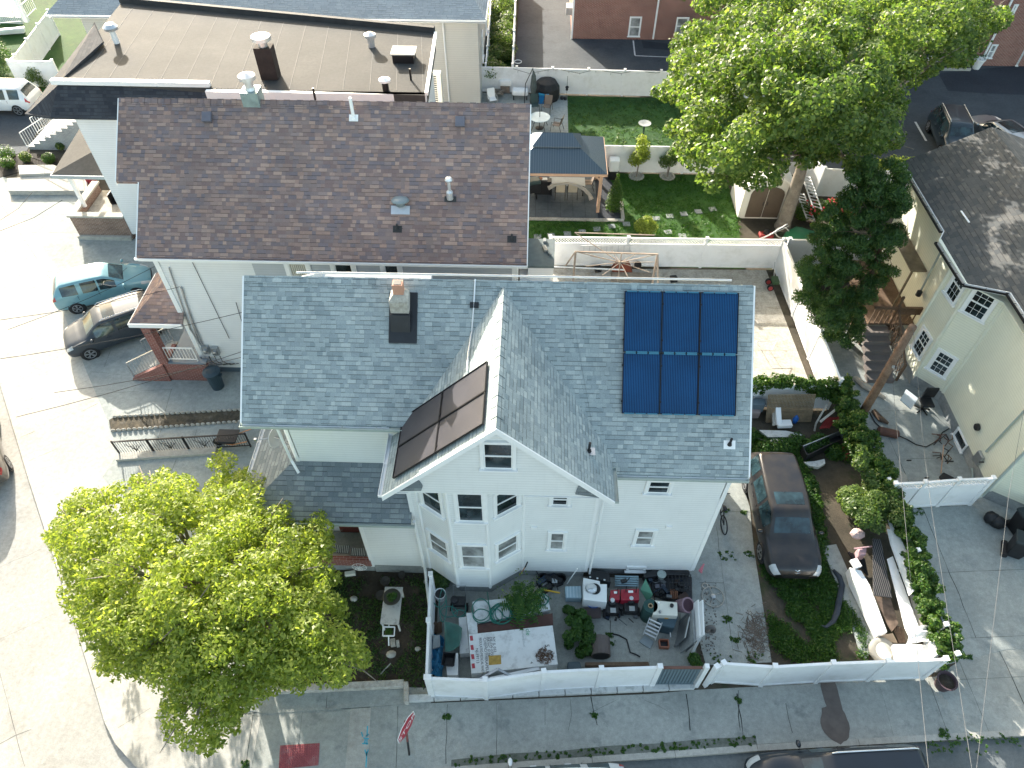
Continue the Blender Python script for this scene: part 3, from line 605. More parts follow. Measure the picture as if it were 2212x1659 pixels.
W('K',1205,-140,1385,-58,11.0); W('K',1115,225,1265,325,11.0,glassm='glassc')
W('K',1060,490,1190,515,11.02,style='single',cas=.05)
mb = MB()
for r_,x,y,Y in (('K',373,200,10.85),('K',838,175,11.0),('K',1368,195,11.0)):
    p = qy(r_,x,y,Y); mb.box(p.x-.09,Y-.05,p.z-.06,p.x+.09,Y-.003,p.z+.06)
mb.obj('wall_vent', MT['trim'], H)
# solar panels on the main slope and on the gable
MT['solar'] = None
def solarmat(name, c1, c2, freq=22, rough=.12):
    m, nt, b = base(name); uv=tc(nt,'uv'); sp=_n(nt,'SeparateXYZ'); nt.links.new(uv,sp.inputs[0])
    f=math_(nt,'FRACT',math_(nt,'MULTIPLY',sp.outputs[0],freq)); l=math_(nt,'LESS_THAN',f,.3)
    n=noise(nt,tc(nt),.8,3); rr=ramp(nt,[(.3,(.8,.8,.8)),(.7,(1.15,1.15,1.15))]); nt.links.new(n,rr.inputs[0])
    c=mix(nt,c1,c2,l); c=mix(nt,c,rr.outputs[0],1.0,'MULTIPLY'); nt.links.new(c,b.inputs['Base Color']); setin(b,'Roughness',rough); setin(b,'Specular IOR Level',.25); return m
sol = solarmat('blue_solar_cells',(.003,.026,.088),(.009,.095,.23),22,.3)
solg = solarmat('dark_solar_cells',(.02,.022,.036),(.12,.11,.105),30,.5)  # tan stripe tone raised to put sun glare into the cell colour
def panel(par, A, B, C, D, n, m, bars='both', lift=.08, fm=None):
    A,B,C,D=[Vector(p)+Vector(n)*lift for p in (A,B,C,D)]; n=Vector(n)
    mb=MB(); mb.hexa([A-n*.035,B-n*.035,C-n*.035,D-n*.035,A,B,C,D]) if (B-A).cross(C-B).dot(n)>0 else mb.hexa([A-n*.035,D-n*.035,C-n*.035,B-n*.035,A,D,C,B])
    p=mb.obj('solar_panel', m, par)
    fr=MB(); w=.022
    for a,b in ((A,B),(B,C),(C,D),(D,A)): fr.bar(a+n*.003,b+n*.003,w*.6,.05,n)
    fr.obj('panel_frame', fm or MT['blackm'], p)
    cl=MB()
    for a,b in ((A,B),(D,C)):
        dd_=(b-a)
        for i in range(3): cl.bar(a+dd_*(.06+i*.31)+n*.004,a+dd_*(.06+i*.31+.27)+n*.004,.035,.07,n)
    if m is sol: cl.obj('cell_busbar', plain('pale_blue_bar',(.04,.17,.26),.4,var=.1), p)
    for s in (A,D): pass
    ft=MB()
    for s_ in (.2,.8): e=A+(D-A)*s_; ft.bar(e-n*(lift+.01),e+n*.02,.05,.05); 
    ft.obj('mount', MT['blackm'], p); return p
nM = V(0,-SL,1).normalized()
cs = [[pl('G',x,y,(0,RY,RZ),nM) for x,y in row] for row in (((1040,675),(1315,680),(1323,680),(1597,683),(1607,684),(1880,690)),((1026,1120),(1300,1125),(1310,1125),(1580,1130),(1590,1132),(1865,1138)),((1025,1132),(1295,1137),(1305,1137),(1578,1142),(1587,1143),(1862,1150)),((1010,1570),(1278,1575),(1290,1576),(1565,1582),(1572,1583),(1842,1590)))]
# use one regular grid on the roof plane
e0=cs[0][0]; ex=V(1,0,0); ey=-(V(0,1,SL).normalized()); wd=(cs[0][5].x-cs[0][0].x-.06)/3; ht=((cs[3][0]-cs[0][0]).length-.04)/2
for i in range(3):
    for j in range(2):
        A=e0+ex*(i*(wd+.022))+ey*(j*(ht+.04)); panel(H,A+ey*ht,A+ex*wd+ey*ht,A+ex*wd,A,nM,sol)
nG = V(-1,0,1).normalized(); g0=(GX,GF,GZ)
A,B,C_,D_ = pl('F',1205,1635,g0,nG),pl('F',1862,1295,g0,nG),pl('F',1895,835,g0,nG),pl('F',1265,1195,g0,nG)
# regular grid: along the ridge (y) and up the slope
us=V(1,0,1).normalized(); o=V(A.x,10.12,GZ-(GX-A.x)); wy=1.0; 
Lu=(B-A).length; y0=min(A.y,B.y)+.02; Ly=((D_-A).length)
print('gable panels', A,B,C_,D_)
uu=Lu/2; ny=2; wyy=(C_.y-B.y-.03)/2
for i in range(2):
    for j in range(ny):
        a=V(A.x,y0,GZ-(GX-A.x))+us*(i*(uu)) + V(0,1,0)*(j*(wyy+.03)); panel(H,a,a+us*(uu-.03),a+us*(uu-.03)+V(0,wyy,0),a+V(0,wyy,0),nG,solg)
mb=MB(); 
pp=[pl('F',1785,215,(0,RY,RZ),nM),pl('F',1775,395,(0,RY,RZ),nM),pl('F',1760,600,(0,RY,RZ),nM)]
mb.tube([p+nM*.05 for p in pp]+[pl('F',1745,760,g0,nG)+nG*.06,pl('F',1735,900,g0,nG)+nG*.06],.022,6); mb.obj('conduit', MT['alum'], H)
mb=MB(); p=pl('F',1778,407,(0,RY,RZ),nM); mb.obox(p-V(.12,0,0)-ey*.08,(.24,0,0),ey*.16,nM*.07); mb.obj('roof_vent', MT['blackp'], roof)
mb=MB(); mb.tube([(XL+1.4,RY+.22,RZ-.02),(XL+6,RY+.25,RZ-.02),(5.6,RY+.25,RZ-.02)],.03,6); mb.obj('ridge_conduit', MT['alum'], roof)
# chimney with tarred base
cb=pl('F',1235,640,(0,RY,RZ),nM); ct=pl('F',1165,505,(0,RY,RZ),nM); x0=ct.x-.0; y0=pl('F',1215,510,(0,RY,RZ),nM).y
zc=mz(y0); mb=MB(); cx0=x0; cw=.52
mb.hexa([(cx0,y0,zc-.3),(cx0+cw,y0,zc-.3),(cx0+cw,y0+.5,zc-.3),(cx0,y0+.5,zc-.3),(cx0+.01,y0,zc+.62),(cx0+cw-.01,y0,zc+.62),(cx0+cw-.01,y0+.5,zc+.62),(cx0+.01,y0+.5,zc+.62)])
ch=mb.obj('chimney', MT['stucco'], roof, bevel=.02)
mb=MB(); mb.obox((cx0-.06,y0-.50,mz(y0-.50)+.01),(cw+.26,0,0),(0,1.05,1.05*SL),nM*.03); mb.hexa([(cx0,y0-.34,mz(y0-.34)),(cx0+cw+.03,y0-.34,mz(y0-.34)),(cx0+cw+.03,y0+.5,zc-.1),(cx0,y0+.5,zc-.1),(cx0,y0-.08,zc+.22),(cx0+cw+.03,y0-.08,zc+.22),(cx0+cw+.03,y0+.5,zc+.22),(cx0,y0+.5,zc+.22)])
mb.obj('tar_flashing', MT['tar'], ch, bevel=.03)
mb=MB(); c0=V(cx0+.26,y0+.25,zc+.62); mb.hexa([c0+V(-.26,-.25,0),c0+V(.26,-.25,0),c0+V(.26,.25,0),c0+V(-.26,.25,0),c0+V(-.15,-.14,.16),c0+V(.17,-.14,.16),c0+V(.17,.14,.16),c0+V(-.15,.14,.16)]); mb.obj('chimney_crown', MT['stucco'], ch, bevel=.02)
mb=MB(); mb.box(c0.x-.13,c0.y-.12,c0.z+.15,c0.x+.15,c0.y+.13,c0.z+.48); mb.obj('flue', plain('clay_flue',(.50,.27,.19),.8), ch, bevel=.01)
mb=MB(); mb.box(c0.x-.09,c0.y-.08,c0.z+.482,c0.x+.11,c0.y+.09,c0.z+.492); mb.obj('flue_opening', MT['blackp'], ch)
def pipevent(par, p, h, r=.04, mat='blackp', cap=None, flash='metal', n=(0,-SL,1)):
    p=Vector(p); n=Vector(n).normalized(); mb=MB(); u=V(1,0,0); v=n.cross(u).normalized()
    mb.obox(p-u*.16-v*.12,u*.32,v*.24,n*.012); vv=mb.obj('vent_pipe', MT[flash], par)
    mb=MB(); mb.tube([p-V(0,0,.05),p+V(0,0,h)],r,10); mb.lathe(p+n*.01,[(r*1.9,0),(r*1.2,.09)],10); mb.obj('stack', MT[mat], vv)
    if cap: mb=MB(); mb.lathe(p+V(0,0,h),[(cap,0),(cap*1.05,.04),(cap*.3,.1)],12); mb.obj('cap', MT[mat], vv)
    return vv
p=pl('Z',1272,975,(GX,GF,GZ),(1,0,1)); pipevent(groof,p,.38,.035,n=(1,0,1)); p=pl('L',40,330,(0,RY,RZ),nM); pipevent(roof,p,.28,.035,flash='trim')
# satellite dish on the porch roof
dsh=thing('satellite_dish','grey satellite dish on a bracket above the porch roof corner','satellite dish',q('F',320,1440,4.6))
b0=q('F',345,1500,4.35); mb=MB(); c=q('F',300,1380,5.2); mt=Matrix.Rotation(R(75),3,'Y')@Matrix.Rotation(R(20),3,'X')
mb.lathe(c,[(.0,0),(.15,.01),(.27,.05),(.33,.09),(.325,.10),(.26,.062),(.15,.022),(0,.012)],20,mt,caps=False); mb.obj('dish', plain('dish_grey',(.50,.53,.53),.5), dsh, smooth=True)
mb=MB(); mb.tube([c,c+V(.22,0,-.1),b0+V(.25,0,.2),b0+V(.3,0,-.1)],.02,6); mb.tube([c+V(.1,0,-.05),b0+V(.7,.1,.1)],.012,5); mb.tube([c,c+V(-.55,-.05,-.1)],.014,5); mb.cbox(c+V(-.58,-.05,-.13),.08,.07,.09); mb.obj('bracket', MT['metal'], dsh)
# ------------------------------------------------------------------ brown-roofed house
B = thing('brown_roof_house','white two storey house with long brown shingle roof and small brick porch','house',(-7,20,0))
bs=.83; by0,bz0=19.5,6.48; bRY,bRZ=23.85,bz0+bs*4.35; bz=lambda y: bz0+bs*(y-by0)
bXL,bXm,bXR=-14.75,-13.92,-.06
wl=MB(); wl.box(-13.48,19.78,.35,-.45,27.6,bz0-.12)
for x in (-13.48,-.45):
    P=[(x,19.78,5.8),(x,27.6,5.8),(x,27.6,bz0),(x,bRY,bRZ-.15),(x,19.78,bz0)]
    s=.08 if x<-5 else -.08
    wl.quads([(a+s,b_,c) for a,b_,c in P]+P,[(0,1,2,3,4),(9,8,7,6,5)]+[(i,(i+1)%5,5+(i+1)%5,5+i) for i in range(5)])
wl.obj('wall',MT['whiteN'],B)
wl=MB(); wl.box(-10.0,19.765,3.0,-.5,19.779,6.3); wl.obj('rear_siding',MT['bluegrey_sid'],B)
mb=MB(); mb.box(-13.42,19.84,0,-.5,27.5,.36); mb.obj('foundation',MT['foundblue'],B)
for x in (-13.5,-.5):
    mb=MB(); mb.box(x-.09,19.74,.35,x+.09,19.9,bz0-.15); mb.obj('corner_board',MT['trim'],B)
r=MB(); ym=21.55
slab(r,[(bXm,by0,bz(by0)),(bXR,by0,bz(by0)),(bXR,bRY,bRZ),(bXL,bRY,bRZ),(bXL,ym,bz(ym)),(bXm,ym,bz(ym))])
slab(r,[(bXL,bRY,bRZ),(bXR,bRY,bRZ),(bXR,28.2,bRZ-bs*4.35),(bXL,28.2,bRZ-bs*4.35)])
br=r.obj('roof',MT['brown_sh'],B)
mb=MB(); n=62; wd=(bXR-bXL)/n
for i in range(n):
    for s in (1,-1): mb.obox((bXL+i*wd,bRY,bRZ+.006+.012*(i%2)),(wd*.93,0,0),(0,-.17*s,-.17*bs),(0,.006,.014))
mb.obj('ridge_cap',MT['brown_sh'],br)
mb=MB(); mb.obox((bXm-.04,by0-.02,bz(by0)-.17),(0,ym-by0,(ym-by0)*bs),(.035,0,0),(0,0,.17)); mb.obox((bXL-.04,ym,bz(ym)-.17),(0,bRY-ym,(bRY-ym)*bs),(.035,0,0),(0,0,.17)); mb.obox((bXR,by0-.02,bz(by0)-.17),(0,bRY-by0,(bRY-by0)*bs),(.035,0,0),(0,0,.17)); mb.box(bXm,by0-.03,bz0-.2,bXR,by0-.002,bz0-.08); mb.box(bXm,by0,bz0-.2,bXR,19.8,bz0-.17); mb.obj('fascia',MT['trim'],B)
gutter(B,(bXm-.05,by0-.03,bz0-.09),(bXR+.03,by0-.03,bz0-.09),(0,-1,0),'trim',straps=20)
nB=V(0,-bs,1).normalized(); b0p=(0,bRY,bRZ)
for x0,x1 in ((395,525),(735,862),(1105,1205)):
    a=qy('F',x0,75,19.76); b_=qy('F',x1,75,19.76); zt=a.z; window(B,(a.x,19.765,zt-1.5),(1,0,0),b_.x-a.x,1.5,cas=.16,curtain=(x0==395))
for x,y in ((1530,870),(2975-700*0-0,0)):
    if y: p=pl('A',x,y,b0p,nB)
def boxvent(p):
    mb=MB(); mb.obox(p-V(.17,0,0)-nB.cross(V(1,0,0))*.0+nB*.01,(.34,0,0),V(0,1,bs).normalized()*.36,nB*.13); return mb.obj('roof_vent',plain('vent_brown_grey',(.12,.12,.15),.5),br,bevel=.02)
boxvent(pl('A',1530,905,b0p,nB)); boxvent(pl('B',1672,940,b0p,nB))
pipevent(br,pl('B',887,870,b0p,nB),.75,.06,'trim',flash='trim',n=nB)
p=pl('B',1232,1560,b0p,nB); mb=MB(); v=V(0,1,bs).normalized(); mb.obox(p-V(.33,0,0)-v*.1,(.66,0,0),v*.3,nB*.02); vv=mb.obj('fan_vent',MT['alum'],br)
mb=MB(); mt=Matrix(((1,0,0),(0,v.y,nB.y),(0,v.z,nB.z))); mb.lathe(p+v*.22+V(0,0,.0),[(.16,0),(.16,.14),(.30,.15),(.32,.19),(.26,.25),(.1,.285),(.001,.29)],24,Matrix.Rotation(R(-12),3,'X')@Matrix.Identity(3)); mb.obj('vent_dome',plain('dome_grey',(.20,.25,.27),.4),vv,smooth=True)
p=pl('B',1598,1490,b0p,nB); mb=MB(); mb.obox(p-V(.2,0,0),(.42,0,0),v*.2,nB*.015); fl=mb.obj('flue_flashing',MT['dkroll'],br)
mb=MB(); mb.tube([p+v*.1,p+v*.1+V(0,0,.75)],.055,10); mb.lathe(p+v*.1+V(0,0,.02),[(.12,0),(.12,.28),(.07,.34)],10); mb.lathe(p+v*.1+V(0,0,.75),[(.12,0),(.14,.05),(.1,.12),(.001,.14)],12); mb.obj('flue_pipe',MT['alum'],fl)
pipevent(br,pl('B',1210,1690,b0p,nB),.22,.035,'dkroll',flash='dkroll',n=nB); pipevent(br,pl('G',210,290,b0p,nB),.22,.035,'dkroll',flash='dkroll',n=nB)
# metal chimney at the ridge
p=V(qy('B',130,780,23.6).x,23.95,bRZ-.2); mb=MB(); mb.box(p.x-.3,p.y-.3,p.z,p.x+.3,p.y+.3,p.z+.55); c1=mb.obj('chimney',plain('verdigris_metal',(.25,.33,.34),.4,.4,var=.3),br)
mb=MB(); mb.lathe((p.x,p.y,p.z+.55),[(.2,0),(.16,.1),(.16,.35),(.3,.38),(.3,.5),(.05,.6)],14); mb.obj('chimney_cap',MT['alum'],c1)
# brown house: porch
Pz=3.3; r=MB(); e=[(-15.45,19.35,Pz),(-13.35,19.35,Pz),(-13.45,22.3,Pz),(-15.45,22.3,Pz)]; ap=(-13.5,21.9,4.75)
for t in ((0,1,ap),(3,0,ap)): slab(r,[e[t[0]],e[t[1]],ap],.06)
pr=r.obj('porch_roof',MT['brown_sh'],B)
mb=MB(); mb.box(-15.5,19.28,Pz-.2,-13.4,19.36,Pz-.02); mb.box(-15.5,19.37,Pz-.2,-15.42,22.3,Pz-.02); mb.box(-15.42,19.37,Pz-.16,-13.5,22.2,Pz-.12); mb.obj('porch_fascia',MT['trim'],B)
mb=MB(); mb.box(-14.95,19.3,0,-13.2,19.5,1.05); mb.box(-14.95,19.5,0,-14.78,20.4,1.05); mb.obj('porch_wall',MT['brickporch'],B)
mb=MB(); mb.box(-15.05,19.25,1.05,-14.7,19.6,Pz-.21); mb.obj('brick_pillar',MT['brickporch'],B)
mb=MB(); mb.box(-14.75,19.5,.9,-13.5,22,1.0); mb.box(-15.0,19.26,1.052,-13.15,19.54,1.12) ; mb.obj('porch_floor',plain('blue_grey_deck_paint',(.16,.20,.24),.5),B)
mb=MB()
for i in range(7): mb.box(-15.05-i*.25,19.4,.0,-14.8-i*.25,20.6,1.0-i*.14)
mb.obj('steps',MT['concl'],B)
mb=MB(); mb.hexa([(-16.6,19.22,0),(-14.96,19.22,0),(-14.96,19.39,0),(-16.6,19.39,0),(-16.55,19.22,.12),(-14.96,19.22,1.0),(-14.96,19.39,1.0),(-16.55,19.39,.12)]); mb.obj('stair_wall',MT['brickporch'],B)
def railing(par,a,b,h,n,mat,name='railing',r=.016):
    a,b=Vector(a),Vector(b); mb=MB(); z=V(0,0,1)
    mb.bar(a+z*h,b+z*h,.05,.04); mb.bar(a+z*.1,b+z*.1,.03,.03)
    for i in range(n+1): p=a+(b-a)*(i/n); mb.bar(p+z*(.0 if i in(0,n) else .1),p+z*h,r*(2.2 if i in (0,n) else 1))
    return mb.obj(name,mat,par)
railing(B,(-14.7,19.4,1.12),(-13.5,19.4,1.12),.75,9,MT['trim'])
railing(B,(-16.5,19.3,.15),(-15.0,19.3,1.0),.85,10,MT['metal']); railing(B,(-16.4,20.6,.15),(-14.95,20.6,1.0),.85,10,MT['metal'])
# meters and service pipes on the wall
mb=MB()
for pts in (((1245,500),(1400,950),(1490,1080)),((1330,640),(1420,900),(1500,1080)),((1340,650),(1400,860),(1470,1060))):
    mb.tube([qy('E',x,y,19.72) for x,y in pts],.03,6)
mb.obj('service_conduit',MT['metal'],B)
for x,y in ((1520,1100),(1590,1110)):
    p=qy('E',x,y,19.7); mb=MB(); mb.box(p.x-.13,19.6,p.z-.2,p.x+.13,19.775,p.z+.2); mb.lathe((p.x,19.6,p.z),[(.09,0),(.09,.08),(.04,.1)],12,Matrix.Rotation(R(90),3,'X')); mb.obj('electric_meter',MT['metal'],B)
mb=MB()
for k in range(3): mb.tube([qy('E',1540+40*k,1150,19.74),qy('E',1560+40*k,1190,19.6),qy('E',1600+50*k,1215,19.6),qy('E',1700+30*k,1205,19.72)],.015,5)
for (a,b_) in (((1740,755),(1820,1020)),((1400,420),(1690,1020))): mb.tube([qy('E',*a,19.74),qy('E',*b_,19.74)],.012,5)
mb.obj('cable',MT['blackp'],B)

# ------------------------------------------------------------------ flat-roofed house
Fh=thing('flat_roof_house','flat tan roofed white house with charcoal shingle mansard behind the brown roof','house',(-12.5,32,0))
fz=7.85
roofp=[(-20.6,29.35),(-4.55,28.75),(-4.75,34.9),(-21.15,38.0)]
mb=MB(); mb.prism([(-20.15,28.72),(-4.75,28.72),(-4.95,34.6),(-20.9,37.6)],.3,7.0); mb.obj('wall',MT['whiteN'],Fh)
mb=MB(); mb.prism(roofp,7.0,fz); fr=mb.obj('flat_roof',MT['roofroll'],Fh)
mb=MB()
for i in range(14):      # roofing seams
    x0=-20.2+i*1.15; mb.bar((x0+.6,29.1,fz+.004),(x0-.1-(i*.0),37.2-(x0+20)*.18,fz+.004),.025,.008)
mb.obj('roofing_seam',plain('seam_grey',(.10,.098,.092),.8,var=.3),fr)
def wallseg(a,b_,h,t,z0): 
    a,b_=V(*a,z0),V(*b_,z0); return a,b_
mb=MB(); mb.bar((-21.2,38.0,fz+.12),(-4.75,34.9,fz+.12),.22,.28); mb.obj('parapet',MT['dkroll'],Fh)
mb=MB(); mb.bar((-4.68,34.75,fz+.03),(-4.48,28.8,fz+.03),.14,.14); mb.obj('edge_trim',MT['trim'],Fh)
r=MB(); slab(r,[(-21.0,28.45,6.75),(-13.9,28.45,6.75),(-13.9,29.3,fz+.05),(-20.5,29.35,fz+.05)],.08)
slab(r,[(-22.5,29.0,6.6),(-21.0,28.45,6.75),(-20.5,29.4,fz+.05),(-19.9,32.9,fz+.25),(-21.2,35.0,fz+.25),(-22.3,35.2,6.9)],.08); mn=r.obj('mansard_roof',MT['dark_sh'],Fh)
mb=MB(); mb.bar((-20.75,29.3,fz+.1),(-13.85,29.25,fz+.1),.22,.2); mb.box(-13.95,28.8,fz-.35,-4.5,29.0,fz+.0); mb.obj('white_coping',MT['trim'],Fh)
def fv(r_,x,y,zz=fz+.01): return q(r_,x,y,zz)
p=fv('A',862,318); mb=MB(); mb.tube([p,p+V(0,0,.7)],.13,12); v1=mb.obj('round_vent',MT['trim'],fr); mb=MB(); mb.lathe(p+V(0,0,.62),[(.30,0),(.33,.12),(.2,.25),(.01,.3)],14); mb.obj('vent_cap',MT['alum'],v1)
p=fv('B',1020,345); mb=MB(); mb.tube([p,p+V(0,0,.45)],.16,12); v1=mb.obj('round_vent',MT['alum'],fr); mb=MB(); mb.lathe(p+V(0,0,.45),[(.27,0),(.27,.12),(.05,.22),(.01,.22)],16); mb.obj('vent_cap',MT['alum'],v1)
p=fv('B',1125,665); mb=MB(); mb.tube([p,p+V(0,0,.4)],.14,12); v1=mb.obj('round_vent',MT['blackm'],fr); mb=MB(); mb.lathe(p+V(0,0,.4),[(.25,0),(.25,.08),(.05,.16)],14); mb.obj('vent_cap',MT['trim'],v1)
for x,y in ((605,735),(1310,590)): p=fv('B',x,y); mb=MB(); mb.tube([p,p+V(0,0,.5)],.05,8); mb.obj('stack_pipe',MT['blackm'],fr)
p=fv('B',280,570); mb=MB(); mb.cbox(p,.75,.55,1.35); v1=mb.obj('chimney',plain('soot_brick',(.03,.022,.02),.9,var=.4),fr,bevel=.02); mb=MB(); mb.lathe(p+V(0,0,1.35),[(.2,0),(.2,.25),(.42,.27),(.4,.42),(.05,.5)],14); mb.obj('chimney_cap',MT['alum'],v1)
p=fv('B',1262,440); mb=MB(); mb.cbox(p,.95,.75,.35); v1=mb.obj('hatch_curb',MT['blackm'],fr); mb=MB(); mb.cbox(p+V(0,.05,.35),1.1,.85,.06); mb.obj('hatch_lid',plain('weathered_lid',(.45,.43,.38),.6),v1)
# flat house: corner porch
r=MB(); e0,e1,e2=(-23.2,29.5,3.2),(-20.2,29.5,3.2),(-23.3,33.2,3.5); ap=(-20.3,31.8,4.0)
slab(r,[e0,e1,ap],.07); slab(r,[e0,ap,e2],.07); r.obj('porch_roof',MT['roofroll'],Fh)
mb=MB(); mb.box(-23.25,29.42,3.0,-20.2,29.5,3.18); mb.box(-23.28,29.5,3.0,-23.2,33.2,3.18); mb.obj('porch_fascia',plain('grey_fascia',(.35,.40,.42),.5),Fh)
mb=MB(); mb.tube([(-22.6,29.75,1.2),(-22.6,29.75,3.1)],.11,12); mb.obj('porch_column',MT['trim'],Fh)
mb=MB(); mb.box(-22.9,28.7,0,-20.15,28.95,1.3); mb.box(-22.9,28.95,0,-22.65,31.6,1.3); mb.obj('porch_wall',MT['brickbrown'],Fh)
mb=MB(); mb.box(-22.98,28.64,1.3,-20.16,29.0,1.4); mb.box(-22.98,29.0,1.3,-22.6,31.7,1.4); mb.obj('porch_coping',MT['concl'],Fh)
mb=MB(); mb.box(-22.6,28.96,.8,-20.2,31.6,.9); mb.obj('porch_floor',MT['stucco'],Fh)
mb=MB(); mb.box(-22.95,28.55,0,-20.2,28.69,.22); mb.obj('plinth',MT['concl'],Fh)
mb=MB(); mb.cbox((-21.35,30.6,.9),.5,.5,.06); mb.cbox((-21.35,30.85,.9),.5,.06,.95); mb.cbox((-21.6,30.6,.95),.05,.5,.5); mb.cbox((-21.1,30.6,.95),.05,.5,.5)
tag(mb.obj('porch_chair',MT['blackp']),'dark armchair on the brick walled porch of the flat roofed house','chair')
mb=MB(); p=q('A',670,1325,.3); mb.cbox((p.x,p.y,0),.4,.4,.5); tag(mb.obj('red_bin',plain('red_plastic',(.35,.03,.04),.5),bevel=.04),'small red bin beside the white porch column','bin')
# white planter/steps at far left
mb=MB(); mb.prism([q('A',70,1345)[:2],q('A',660,1310)[:2],q('A',660,1440)[:2],q('A',80,1440)[:2]],0,.28); mb.prism([q('A',160,1265)[:2],q('A',420,1262)[:2],q('A',560,1320)[:2],q('A',170,1335)[:2]],0,.42)
tag(mb.obj('front_steps',MT['concl'],bevel=.02),'wide pale concrete steps leading up to the brick walled porch','steps')
# brick-sided stair with white railing, left
a,b_,c_,d_=q('A',200,1110),q('A',500,1110),q('A',600,950,.5),q('A',490,820,1.8)
S=thing('brick_stair','grey painted brick stair with white balusters beside the asphalt drive','stairs',(a.x,a.y,0))
mb=MB(); x0,y0_=a.x+.0,a.y
for i in range(9): mb.box(x0+.1+i*.42,y0_+.1,0,x0+.1+(i+1)*.42+(.0 if i<8 else 2.0),y0_+3.6,.2+i*.2)
mb.obj('stair_body',brick('grey_brick',(.27,.28,.29),(.36,.37,.37),(.45,.45,.44)),S)
railing(S,q('A',205,1090,.2),q('A',420,950,1.1),.95,13,MT['trim']); railing(S,q('A',280,985,.9),q('A',480,850,1.9),.95,13,MT['trim'])

# ------------------------------------------------------------------ grey-roofed house at the back
G_=thing('grey_roof_house','long beige sided house with pale grey roof at the top of the picture','house',(-15,46,0))
mb=MB(); mb.box(-26.5,42.5,0,-3.25,52,5.6); mb.obj('wall',MT['greige'],G_)
r=MB(); slab(r,[(-28.1,42.0,5.6),(-2.75,42.0,5.6),(-5.6,47.3,7.9),(-25.3,47.3,7.9)]); slab(r,[(-2.75,42.0,5.6),(-2.75,52.6,5.6),(-5.6,47.3,7.9)]); slab(r,[(-28.1,42.0,5.6),(-25.3,47.3,7.9),(-28.1,52.6,5.6)]); slab(r,[(-2.75,52.6,5.6),(-28.1,52.6,5.6),(-25.3,47.3,7.9),(-5.6,47.3,7.9)])
r.obj('roof',MT['grey_sh'],G_); gutter(G_,(-28.1,41.98,5.5),(-2.7,41.98,5.5),(0,-1,0),'trim',straps=30); mb=MB(); mb.box(-2.74,42,5.42,-2.70,52.6,5.6); mb.box(-28,42.0,5.38,-2.75,42.5,5.41); mb.obj('fascia',MT['trim'],G_)
mb=MB(); x=qy('B',1545,170,42.45).x; mb.tube([(x,42.0,5.5),(x,42.4,5.2),(x+.05,42.44,.4)],.05,6); mb.obj('downpipe',MT['trim'],G_)
for x0,x1 in ((635,720),(1010,1095)):
    a=qy('B',x0,148,42.48); b_=qy('B',x1,148,42.48); window(G_,(a.x,42.49,a.z-1.25),(1,0,0),b_.x-a.x,1.25)
for yy in (45.0,49): window(G_,(-3.24,yy,1.8),(0,1,0),.9,1.5)
# outdoor unit behind the flat roofed house
ac=thing('air_conditioner','tall white outdoor air conditioner with slotted grille beside the beige wall','air conditioner',q('B',1500,780,3.0)); 
a=q('B',1500,780,3.0); mb=MB(); mb.cbox((a.x,a.y,3.0),.75,.4,1.9); mb.obj('casing',MT['ivory'],ac,bevel=.02)
mb=MB()
for i in range(14): mb.box(a.x-.22,a.y-.212,3.15+i*.12,a.x+.12,a.y-.203,3.21+i*.12)
mb.obj('grille',MT['blackp'],ac); mb=MB(); mb.box(a.x-.35,a.y-.15,0,a.x-.28,a.y+.15,3.0); mb.box(a.x+.28,a.y-.15,0,a.x+.35,a.y+.15,3.0); mb.obj('stand',MT['metal'],ac)

# ------------------------------------------------------------------ brick apartment block
A_=thing('brick_apartments','red brick apartment block with white windows beside the parking lot','apartment block',(16,54,0))
mb=MB(); mb.box(2.75,52.7,0,14.0,66,9); mb.box(2.76,66.01,0,60,70,9); mb.obj('wall',MT['brickred'],A_)
mb=MB(); mb.box(14.0,52.0,0,25.5,66,9); mb.box(25.5,50.6,0,27.1,66,9); mb.box(27.1,51.8,0,28.9,66,9); mb.box(28.9,49.3,0,50,66,9); w2=mb.obj('wing_wall',MT['brickred'],A_)
def AW(r_,x0,y0,x1,y1,Y,**k):
    a,b_=qy(r_,x0,y1,Y),qy(r_,x1,y0,Y); return window(A_,(a.x,Y-.002,a.z),(1,0,0),b_.x-a.x,b_.z-a.z,cas=.08,glassm='glassc',**k)
AW('C',1072,130,1162,265,52.7); AW('C',1415,135,1510,250,52.0); AW('D',1935,335,2010,425,49.3); AW('D',1400,330,1450,410,50.6); AW('D',1820,0,1880,60,49.3); AW('D',2110,40,2160,110,49.3); AW('D',2160,340,2230,480,49.3)
for r_,x,y0,y1,Y in (('C',1250,-20,290,52.65),('D',1900,300,440,49.25)):
    a,b_=qy(r_,x,y1,Y),qy(r_,x,y0,Y); mb=MB(); mb.box(a.x-.06,Y-.1,0.1,a.x+.06,Y,9); mb.obj('downpipe',MT['trim'],A_)
mb=MB(); mb.box(2.70,52.66,0,2.82,52.76,9); mb.obj('corner_trim',MT['trim'],A_)
for zz in (1.3,3.6): mb=MB(); mb.box(2.3,53.5,zz,2.745,54.4,zz+.5); mb.obj('window_air_unit',MT['metal'],A_)
mb=MB(); mb.box(27.12,49.2,3.0,28.88,51.9,3.15); mb.obj('entrance_canopy',MT['trim'],A_)
mb=MB(); mb.box(27.2,51.75,.2,28.8,51.79,2.6); mb.obj('entrance_door',MT['blackp'],A_)
a=[q('D',x,y)for x,y in((1565,520),(1815,525),(1780,460),(1600,430))]
mb=MB(); mb.prism([(p.x,p.y) for p in a],0,.18); e=tag(mb.obj('entrance_step',MT['concl']),'concrete entrance step with black mat at the brick building','step')
mb=MB(); mb.prism([(p.x*.95+28*.05,p.y*.95+49.6*.05) for p in a],.18,.21); mb.obj('door_mat',MT['blackp'],e)
